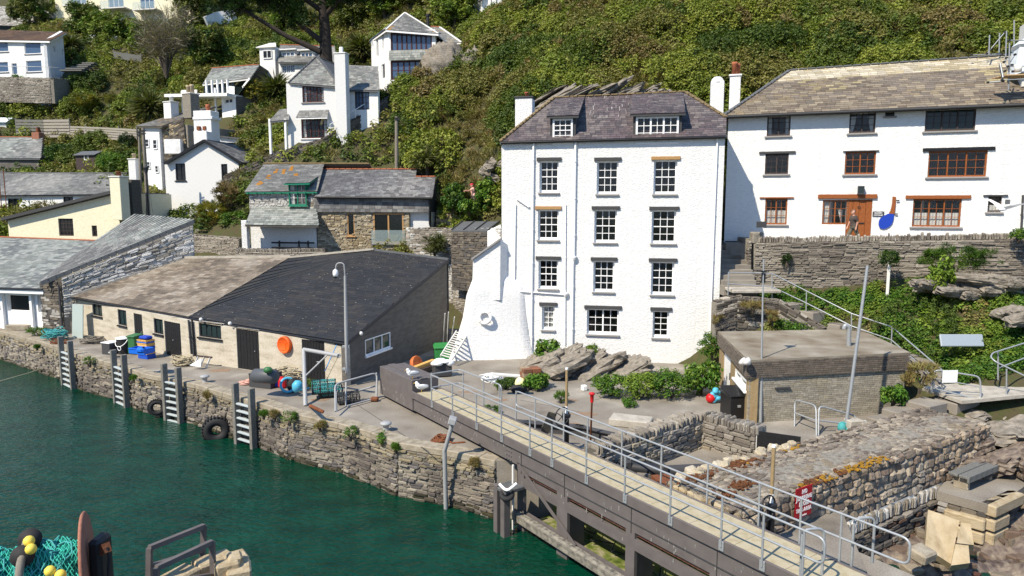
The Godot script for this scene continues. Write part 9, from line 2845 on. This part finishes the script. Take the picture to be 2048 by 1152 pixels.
func person(label,at: Vector3,turn: float,o: Dictionary):
	var t := thing("person",label,"person",at,turn)
	var b := []
	var hip := V3(0,0.92,0)
	var chest := V3(o.lean,1.30,0)
	var neck := V3(o.lean*1.3,1.50,0)
	var head := neck+V3(0.035,0.14,0)
	for s in [-1.0,1.0]:
		var st: float = o.stride*s
		var h := hip+V3(0,-0.02,0.09*s)
		var k := h+V3(st*0.28+0.03,-0.43,0)
		var a := V3(st*0.42 - 0.02,0.08,0.09*s)
		b.append_array([[h,k,0.085,0.06],[k,a,0.058,0.04],[a,a+V3(0.17,-0.04,0),0.045,0.035]])
		var sh := chest+V3(0,0.13,0.19*s)
		var e: Vector3 = sh+o.arms[0 if s < 0 else 1][0]
		var w: Vector3 = e+o.arms[0 if s < 0 else 1][1]
		b.append_array([[sh,e,0.055,0.042],[e,w,0.042,0.028]])
		b.append_array(hand_bones(w,(w - e).normalized(),V3(0,0.3,1).normalized()))
	b.append_array([[hip+V3(0,0,-0.06),hip+V3(0,0,0.06),0.13,0.13],[hip,chest,0.135,0.15],[chest+V3(0,0.03,-0.11),chest+V3(0,0.03,0.11),0.12,0.12],[chest+V3(0,0.1,-0.14),chest+V3(0,0.1,0.14),0.07,0.07],[neck - V3(0.01,0.08,0),neck+V3(0.02,0.08,0),0.06,0.055],[head+V3(-0.012,0.03,0),head+V3(0.02,-0.02,0),0.092,0.078],[head+V3(0.045,-0.07,0),head+V3(0.05,-0.075,0),0.045,0.04],[head+V3(0.1,0,0),head+V3(0.112,-0.02,0),0.014,0.018]])
	for s in [-1,1]: b.append([head+V3(0,0.005,0.088*s),head+V3(-0.01,-0.03,0.088*s),0.018,0.012])
	put("body",body_mesh(b),M.skin,t)
	var sh := []
	for s in [-1.0,1.0]:
		var sp := chest+V3(0,0.13,0.19*s)
		sh.append([sp,sp+o.arms[0 if s < 0 else 1][0]*o.sleeve,0.07,0.062])
	sh.append_array([[hip+V3(0,0.04,-0.07),hip+V3(0,0.04,0.07),0.15,0.15],[hip+V3(0,0.05,0),chest,0.15,0.168],[chest+V3(0,0.03,-0.12),chest+V3(0,0.03,0.12),0.135,0.135],[chest+V3(0,0.1,-0.15),chest+V3(0,0.1,0.15),0.08,0.08]])
	put("shirt",body_mesh(sh),o.shirt,t)
	var tr := [[hip+V3(0,0,-0.07),hip+V3(0,0,0.07),0.152,0.152]]
	for s in [-1.0,1.0]:
		var h := hip+V3(0,-0.02,0.09*s)
		tr.append([h,h+V3(o.stride*s*0.28+0.03,-0.45,0),0.105,0.09])
	put("shorts",body_mesh(tr),o.shorts,t)
	if o.has("cap"):
		put("cap",body_mesh([[head+V3(-0.02,0.06,0),head+V3(0.02,0.06,0),0.09,0.088],[head+V3(0.06,0.05,0),head+V3(0.16,0.035,0),0.04,0.02]],0.014),o.cap,t)
	else:
		put("hair",body_mesh([[head+V3(-0.03,0.06,0),head+V3(0.03,0.075,0),0.085,0.06],[head+V3(-0.05,0,0),head+V3(-0.05,0.04,0),0.065,0.07]],0.014),M.hair_brown,t)
	for s in [-1,1]: put("sunglasses" if o.has("shades") else "eye",b_(head+V3(0.1,0.02,0.032*s),V3(0.015,0.03,0.045) if o.has("shades") else V3(0.008,0.012,0.02),0.004),M.black_paint,t)
	put("mouth",b_(head+V3(0.098,-0.06,0),V3(0.008,0.008,0.045),0.002),M.rust_pink,t)
	return t
func people():
	person("man in dark T-shirt and sunglasses walking past the cottage's wooden door",V3(17.031,6,-35),PI+0.1,{"lean": 0.03,"stride": 0.8,"arms": [[V3(-0.08,-0.28,-0.03),V3(0.06,-0.25,0)],[V3(0.06,-0.28,0.04),V3(0.1,-0.23,0)]],"sleeve": 0.75,"shirt": M.brown_shirt,"shorts": M.camo_cloth,"shades": true})
	person("person in red cap and pale pink top reaching out among the ivy",V3(-2.676,7.72,-49.6),PI+0.3,{"lean": 0.08,"stride": 0.2,"arms": [[V3(0.24,-0.14,-0.04),V3(0.25,0,0.02)],[V3(0.22,-0.18,0.03),V3(0.26,0,-0.04)]],"sleeve": 0.3,"shirt": M.pink_vest,"shorts": M.camo_cloth,"cap": M.cap_red})
	var t := thing("flying_gull","white gull gliding in front of the cottage's smallest window","gull",V3(22.539,7.794,-32.4),0.2)
	put("body",o_(Vector3.ZERO,V3(0.24,0.07,0.08),12),M.feather_white,t)
	put("head",o_(V3(-0.24,0.02,0),V3(0.07,0.05,0.05),10),M.feather_white,t)
	put("beak",t_([V3(-0.30,0.02,0),V3(-0.37,0,0)],[0.016,0.004],6),M.beak,t)
	for w in [[[V3(-0.02,0.02,0),V3(-0.12,0.26,-0.2),V3(-0.34,0.46,-0.42),V3(-0.55,0.50,-0.6)],"feather_white"],[[V3(0.05,0.02,0),V3(0.3,0.16,0.3),V3(0.52,0.24,0.5),V3(0.72,0.26,0.62)],"feather_grey"]]:
		var st := S()
		var p: Array = w[0]
		for i in 3:
			var k0: float = [0.15,0.13,0.09,0.02][i]
			var k1: float = [0.15,0.13,0.09,0.02][i+1]
			var f := V3(0.75,-0.1,0.6)
			for h in [0.0,0.014]: quad(st,p[i] - f*k0+V3(0,h,0),p[i]+f*k0+V3(0,h,0),p[i+1]+f*k1+V3(0,h,0),p[i+1] - f*k1+V3(0,h,0),V3(0,1 if h > 0 else -1,0))
		put("wing",st,M[w[1]],t)
func gardens():
	var t := thing("dark_pine","big dark pine with thick trunk and long limbs reaching down left","tree",V3(-18.031,22.055,-70))
	var st := S()
	tube(st,[V3(0,-1.5,0),V3(0,2,0),V3(-0.1,5,0),V3(0.4,9,0),V3(0.2,13,0)],[0.7,0.55,0.46,0.38,0.2],12)
	var tips := []
	for l in [[V3(-0.4,0.6,0.4),V3(-3.6,2,1),V3(-7.4,4.3,1.5),V3(-9.5,4.9,2)],[V3(-0.3,1.6,0.3),V3(-2.4,3.2,0.6),V3(-5,5.2,0)],[V3(0,4,0),V3(1.4,5.2,0.4),V3(3.8,6,0)],[V3(-0.1,4.4,0),V3(-2.6,6,1),V3(-6.2,6.6,1)],[V3(0.1,5,0),V3(2.4,7.2,0),V3(5.6,7.6,-0.6)],[V3(0,5.5,0),V3(-2,7.8,-1),V3(-5,8.4,-1)],[V3(0.2,6,0),V3(0.6,8,1.6),V3(2.2,9,3)]]:
		var r := []
		for i in l.size(): r.append(lerpf(0.3,0.07,float(i) / (l.size() - 1)))
		tube(st,l,r,8)
		tips.append_array([l[-1],l[-1].lerp(l[-2],0.5),l[-2]])
	put("trunk",st,M.dark_bark,t)
	var list := []
	for i in 620:
		var p: Vector3 = pick(tips)+V3(rnd(-1.6,1.6),rnd(-0.5,0.7),rnd(-1.4,1.4))
		if i % 4 == 0: p = V3(rnd(-9,6),rnd(5.4,11),rnd(-2.5,2.5))
		list.append([spin(p,rnd(0.5,0.9)),hue(PAL.deep+[PAL.olive[2]])])
	leaves("crown","needle",list,t)
	t = thing("bare_tree","leafless grey-twigged tree among green shrubs on the upper left slope","tree",V3(-42.209,23.892,-88))
	st = S()
	for i in 16:
		var a := TAU*i / 16.0
		var e := V3(cos(a)*rnd(1.0,3.0),rnd(3.0,6.4),sin(a)*rnd(0.5,1.6))
		tube(st,[V3(0,-0.5,0),e*0.35+V3(0,0.6,0),e],[0.14,0.08,0.03],6)
		list = list if i else []
		for k in 7: list.append([spin(e*rnd(0.6,1.1)+V3(rnd(-0.6,0.6),rnd(-0.4,0.6),0),rnd(0.9,1.5)),C(0.25,0.21,0.16)*rnd(0.7,1.2)])
	put("trunk",st,M.bark,t)
	leaves("twigs","twig",list,t)
	for k in [[V3(-6.758,28.485,-86),5.5,V3(2.6,2.6,2),"lime","bright lime tree above the house with long window bands"],[V3(-13.327,34.604,-100),6.0,V3(3.5,2.8,2),"olive","olive-brown tree behind the lichened pyramid roof"],[V3(-16.771,32.588,-96),6.0,V3(3,3,2),"lime","yellow-green tree right of the dark pine's trunk"],[V3(-19.789,29.438,-90),5.0,V3(3,2.6,2),"grass","rounded pale green tree between pine trunk and bay house"],[V3(-30.35,30.822,-98),6.0,V3(3,3,2),"lime","lime tree seen beneath the pine's left limbs"],[V3(-38.927,34.292,-104),6.5,V3(3.4,3,2),"olive","olive tree behind the curved white wall"],[V3(-44.045,31.82,-100),6.0,V3(3,3,2),"grass","loose green tree right of the leafless tree"],[V3(-53.633,29.396,-96),4.5,V3(3.6,2.2,2),"lime","broad yellow-green tree above the short paling fence"],[V3(-69.082,33.05,-104),5.0,V3(3.6,2.2,2),"ivy","broad dark green tree above the brown roof at the far left"],[V3(-58.338,30.725,-99),5.0,V3(2.4,2.4,2),"ivy","dark tree between cream house and white garden wall"],[V3(-36.345,23.705,-86),5.5,V3(2.6,2.6,2),"ivy","deep green tree behind the chalet roof's left end"],[V3(-46.129,26.349,-92),5.5,V3(2.8,2.6,2),"lime","bright shrubby tree left of the leafless tree"]]:
		tree("slope_tree",k[4],settle(k[0]),k[1],k[2],PAL[k[3]]+PAL.olive,"ivy",0.5,330,0.2,"trees on the upper slope")
	for k in [[V3(-59.592,21.211,-88),V3(2.1,1.5,1.5),"fresh","ivy",0.4,"round dense green bush below the modern house"],[V3(-59.939,20.41,-87),V3(2,0.5,0.8),"pink","ivy",0.28,"low mauve-flowering bush under the round green one"],[V3(-52.754,21.593,-87),V3(1.35,1.25,1),"ivy","ivy",0.35,"squared dark hedge right of the modern house"],[V3(-48.308,18.561,-81),V3(4.4,1.1,2),"gold","needle",0.6,"wide golden conifer spreading over the garden bank"],[V3(-44.779,18.892,-81),V3(2.2,0.9,1.4),"gold","needle",0.5,"smaller golden conifer right of the wide one"],[V3(-40.022,11.233,-71),V3(2.3,1.1,1.4),"fresh","ivy",0.35,"bright green bush in front of the brown hut"],[V3(-48.409,12.254,-76),V3(2.4,1.3,1.4),"ivy","ivy",0.4,"dark ivy bush left of the brown hut"],[V3(-41.112,13.309,-76),V3(1.2,1.3,1),"deep","ivy",0.35,"dark rounded bush below the pale fence's lower end"],[V3(-41.149,21.466,-84),V3(1.3,1.4,1),"olive","ivy",0.35,"olive rounded bush left of the chalet veranda"],[V3(-37.766,21.257,-82),V3(1.5,0.9,1),"lime","ivy",0.3,"lime green bush beside the chalet's left screen"],[V3(-25.727,17.78,-72),V3(1.4,1.6,1.2),"gold","ivy",0.35,"golden leafy shrub before the dark green gable"],[V3(-27.909,7.408,-60),V3(0.65,0.75,0.6),"gold","fine",0.22,"clipped golden globe bush against the gabled cottage's wall"],[V3(-25.297,8.502,-59.5),V3(0.6,0.5,0.5),"lime","fine",0.2,"small clipped bush on the bank right of the gabled cottage"],[V3(-24.299,6.389,-57),V3(1.9,1.1,1),"gold","needle",0.35,"brown-gold shrub bank left of the porch cottage"],[V3(-21.707,5.958,-55.5),V3(1.3,0.9,0.8),"fresh","ivy",0.3,"fresh green shrub at the porch cottage's left corner"],[V3(-23.423,7.588,-58.5),V3(2,1.2,1),"brown","needle",0.4,"brown heathery shrub above the fresh green one"],[V3(-4.144,7.468,-50.3),V3(1.4,1.2,0.9),"ivy","broad",0.3,"glossy green shrub left of the person in the red cap"],[V3(-1.726,7.51,-49.6),V3(1.2,1.3,0.8),"fresh","broad",0.3,"glossy green shrub right of the person in the red cap"],[V3(-2.993,7.412,-49),V3(1,0.5,0.6),"fresh","broad",0.28,"low glossy leaves in front of the person in the red cap"],
		[V3(4.176,0,-28.783),V3(1,0.55,0.7),"fresh","ivy",0.24,"leftmost leafy bush of the row before the tall house"],[V3(5.399,0,-28.551),V3(1.1,0.62,0.7),"lime","ivy",0.22,"yellow-green bush second in the row before the tall house"],[V3(6.637,0,-28.475),V3(1.1,0.65,0.8),"fresh","ivy",0.24,"leafy bush third in the row before the tall house"],[V3(8.014,0,-28.939),V3(0.9,0.75,0.7),"fresh","broad",0.24,"tallest bush, at the row's right end by the tall house corner"],[V3(9.599,0.45,-32.6),V3(0.8,0.95,0.6),"fresh","ivy",0.22,"upright bush filling the gap between tall house and pump house"],[V3(1.051,0,-29.914),V3(0.85,0.35,0.5),"fresh","broad",0.2,"low glossy plant right of the black bin bag"],[V3(-0.263,0,-29.914),V3(0.7,0.28,0.4),"ivy","ivy",0.18,"low weeds between plastic heap and black bin bag"],[V3(1.758,0.328,-34),V3(0.8,0.55,0.5),"fresh","broad",0.22,"leafy plant at the house wall above the sloping rock"],[V3(3.866,0.612,-33.4),V3(0.4,0.4,0.4),"lime","ivy",0.16,"yellow-green weed sprouting from the sloping rock"],[V3(1.994,0,-27.732),V3(0.3,0.3,0.3),"fresh","fine",0.15,"small round green tussock beside the spindle tube"],[V3(4.689,0,-27.304),V3(0.55,0.15,0.3),"fresh","ivy",0.14,"flat weed patch on the open concrete"],[V3(-0.755,0,-26.353),V3(0.4,0.16,0.25),"fresh","ivy",0.13,"small weed patch behind the gate railing"],
		[V3(13.908,0.704,-24.9),V3(0.6,0.4,0.4),"fresh","broad",0.2,"leafy plant at the pump house's lower right corner"],[V3(15.017,1.185,-25.2),V3(0.85,0.6,0.6),"straw","grass",0.35,"tawny grass mound right of the pump house"],[V3(11.223,2.995,-32.3),V3(0.9,0.3,0.4),"straw","grass",0.3,"tawny grass fringe hanging below the landing slab"],[V3(12.028,2.544,-31.9),V3(0.5,0.3,0.35),"straw","grass",0.28,"tawny grass tuft at the rubble bank's right part"],[V3(9.6,2.173,-32.4),V3(0.22,0.45,0.25),"straw","grass",0.25,"tawny grass hanging at the tall house's right corner"],[V3(19.514,5.047,-30.7),V3(1.6,0.65,0.5),"ivy","fine",0.25,"wide dark green shrub draped over the terrace wall"],[V3(18.617,4.113,-30.2),V3(0.7,0.8,0.4),"lime","broad",0.22,"light green ivy column below the wide draped shrub"],[V3(13.627,4.987,-34.7),V3(0.32,0.35,0.25),"deep","ivy",0.15,"small dark plant rooted high in the terrace wall"],[V3(21.932,6.449,-30.4),V3(0.5,0.3,0.3),"fresh","ivy",0.16,"leafy plant spilling over the terrace wall at the right edge"],[V3(-5.235,4.456,-47.5),V3(0.6,0.8,0.5),"palm","blade",0.5,"spiky plant sprouting between black shed and retaining wall"]]:
		var pal: Array = PAL[k[2]] if PAL.has(k[2]) else [C(0.40,0.26,0.36),C(0.32,0.22,0.32),C(0.10,0.12,0.04)]
		bush("shrub",k[5],"shrub",settle(k[0]) if k[0].z < -56.0 else k[0],k[1],pal,k[3],k[4])
	for k in [[V3(-38.515,16.452,-76),2.0,"large tawny palm drooping above the white rubble house"],[V3(-23.649,18.222,-72),1.6,"cordyline palm before the dark green gable's right part"],[V3(-14.924,21.779,-72),1.9,"spiky yucca left of the bay house"],[V3(-56.898,27.047,-93),1.6,"small palm beside the modern house's end wall"],[V3(-6.514,10.459,-54),1.0,"spiky palm at the stone studio's right end"],[V3(-36.141,16.855,-75),1.3,"smaller palm beside the buff chimney pots"]]:
		t = thing("garden_palm",k[2],"palm",settle(k[0]) if k[0].z < -60.0 else k[0],0.0,"garden palms")
		put("trunk",t_([V3(0,-1,0),V3(0.1,k[1]*0.7,0)],0.14,8),M.bark,t)
		list = []
		for i in 16: list.append([spin(V3(rnd(-0.2,0.2),k[1]*rnd(0.5,0.9),rnd(-0.2,0.2)),k[1]*rnd(0.6,0.95)),hue(PAL.palm)])
		leaves("fronds","blade",list,t)
	var n := 0
	for p in [V3(-4.473,-0.27,-23.532),V3(-3.934,-0.27,-22.919),V3(-9.296,-0.27,-26.594),V3(-8.502,-0.27,-25.947),V3(-9.755,-0.27,-26.727),V3(-7.113,-0.27,-25.21),V3(-5.756,-0.27,-24.177),V3(-17.934,-0.27,-32.451),V3(-13.103,-0.27,-29.362),V3(-21.94,-0.27,-35.645),V3(-27.569,-0.27,-39.943),V3(-1.209,-0.27,-21.38)]:
		bush("wall_tuft",["largest leafy tuft on the quay wall top before the bollard","leafy tuft just right of the largest one","round green tuft beside the nearest ladder","small tuft right of the round one","tiny tuft touching the nearest ladder's right post","tuft beside the hanging rope on the quay wall","tuft midway along the quay wall","pale tuft right of the second ladder","tuft above the large tyre","tuft right of the farthest ladder","tuft at the quay's inner corner","tuft right of the kinked standard"][n],"weed",p,V3(0.3,0.2,0.2)*([1.25,0.7,0.8][n % 3]),PAL.fresh if n % 3 < 2 else PAL.straw,"ivy" if n % 3 == 0 else "fine",0.13,26,"weeds on the quay wall")
		n += 1
var blocks := []
func measure():
	for c in get_children():
		if not c.has_meta("category") or not c.get_meta("category") in ["house","cottage","shed","outbuilding","shop","building"]: continue
		var whole: bool = c.position.z > -46.0
		var box := AABB()
		for m in c.get_children():
			if not m is MeshInstance3D: continue
			var b: AABB = m.transform*m.get_aabb()
			if not whole:
				if b.size.length() > 2.0: blocks.append([c.transform.affine_inverse(),b.grow(0.15)])
				continue
			box = b if box.size == Vector3.ZERO else box.merge(b)
		if whole: blocks.append([c.transform.affine_inverse(),box.grow(0.15)])
func clear_at(p: Vector3) -> bool:
	for b in blocks:
		var q: Vector3 = b[0]*p
		if b[1].has_point(V3(q.x,clampf(q.y,b[1].position.y+0.2,b[1].end.y),q.z)): return q.y > b[1].end.y
	return true
func cover(called,label,cat,mesh,n: int,x0: float,x1: float,z0: float,z1: float,size: float,rule: Callable,lumps := 0):
	var list := []
	for i in n:
		var x := rnd(x0,x1)
		var z := rnd(z0,z1)
		var c = rule.call(x,z)
		if c == null: continue
		var p := on(x,z)
		if not clear_at(p): continue
		var m := maxf(0.0,patch.get_noise_2d(x*1.6,z*1.6))*2.0+absf(patch.get_noise_2d(x*5.0+50,z*5.0))*0.9
		p.y += (m*rnd(0.35,1.0) if z < -43.0 else m*0.25)+rnd(-0.1,0.15)
		list.append([spin(p,size*rnd(0.6,1.35)),c])
	for i in lumps:
		var x := rnd(x0,x1)
		var z := rnd(z0,z1)
		if rule.call(x,z) == null or not clear_at(on(x,z)): continue
		var r := rnd(0.8,2.4)
		var pal: Array = PAL.hill[[0,1,1,2,2,3,3,4,5][rng.randi() % 9]]
		var tall := rnd(0.6,1.0)
		for k in int(r*r*40):
			var d := V3(rnd(-1,1),rnd(-0.1,1),rnd(-1,1)).normalized()*rnd(0.8,1.0)
			var q := on(x+d.x*r,z+d.z*r)*0.45+on(x,z)*0.55+V3(d.x,0,d.z)*r*0.55
			q.y += d.y*r*tall
			if clear_at(q): list.append([spin(q,size*rnd(0.5,1.0)),hue(pal)])
	tag(multi(called,leaf_mesh(mesh),M.leaf,list),label,cat,"","stuff")
func greenery():
	measure()
	var kind := FastNoiseLite.new()
	kind.seed = 77
	kind.frequency = 0.07
	kind.fractal_octaves = 3
	var lane := func(x,z): return Geometry2D.get_closest_point_to_segment(V2(x,z),V2(-26,-54),V2(-8,-52)).distance_to(V2(x,z)) < 1.6
	var brown := func(x,z): return kind.get_noise_2d(x*1.3+200,z*1.3)+(0.7 if x > -6.0 and x < -0.5 and z > -59 and z < -50.5 else 0.0)
	var no := func(x,z): return gy(x,z) < 4.0 or lane.call(x,z) or (z > -44.0 and x > 9.0 and gy(x,z) < 12.0)
	var leafy := func(x,z):
		if no.call(x,z) or brown.call(x,z) > 0.36: return null
		var v := kind.get_noise_2d(x,z)
		return hue(PAL.hill[4 if v < -0.24 else 0 if v < -0.08 else 1 if v < 0.06 else 2 if v < 0.2 else 3])
	var dry := func(x,z):
		if no.call(x,z) or (brown.call(x,z) < 0.24 and rng.randf() < 0.85): return null
		return hue(PAL.hill[5]+PAL.hill[3])
	cover("ivy_cover","ivy and bramble cover over the steep right hillside","ivy","ivy",20000,-9,40,-76,-42,0.4,leafy,700)
	cover("dry_cover","brown bracken and twigs among the ivy of the right hillside","bracken","needle",9000,-9,40,-76,-42,0.5,dry)
	cover("slope_cover","mixed shrubs and ivy over the left gardens' slope","undergrowth","ivy",25000,-80,6,-150,-52,0.52,leafy,420)
	cover("slope_dry_cover","dry brown growth over the left gardens' slope","undergrowth","needle",8000,-80,-8,-150,-52,0.6,dry)
	var bed := func(x,z):
		if z < -35.0+(x - 12.4)*0.47 or gy(x,z) < 0.7: return null
		if absf(z+25.2 - (x - 15.0)*-0.05) < 0.9 and x > 15.5: return null
		for c in get_node("garden_steps").get_children():
			if V2(x - c.position.x,z - c.position.z).length() < 0.45: return null
		var v := kind.get_noise_2d(x*4.0,z*4.0)
		return hue(PAL.fresh if v < 0.05 else PAL.lime if v < 0.3 else PAL.straw+PAL.lime)
	cover("garden_cover","leafy ground cover over the garden bank between steps and terrace wall","ground cover","ivy",9500,9.8,24,-36,-23.5,0.2,bed,16)
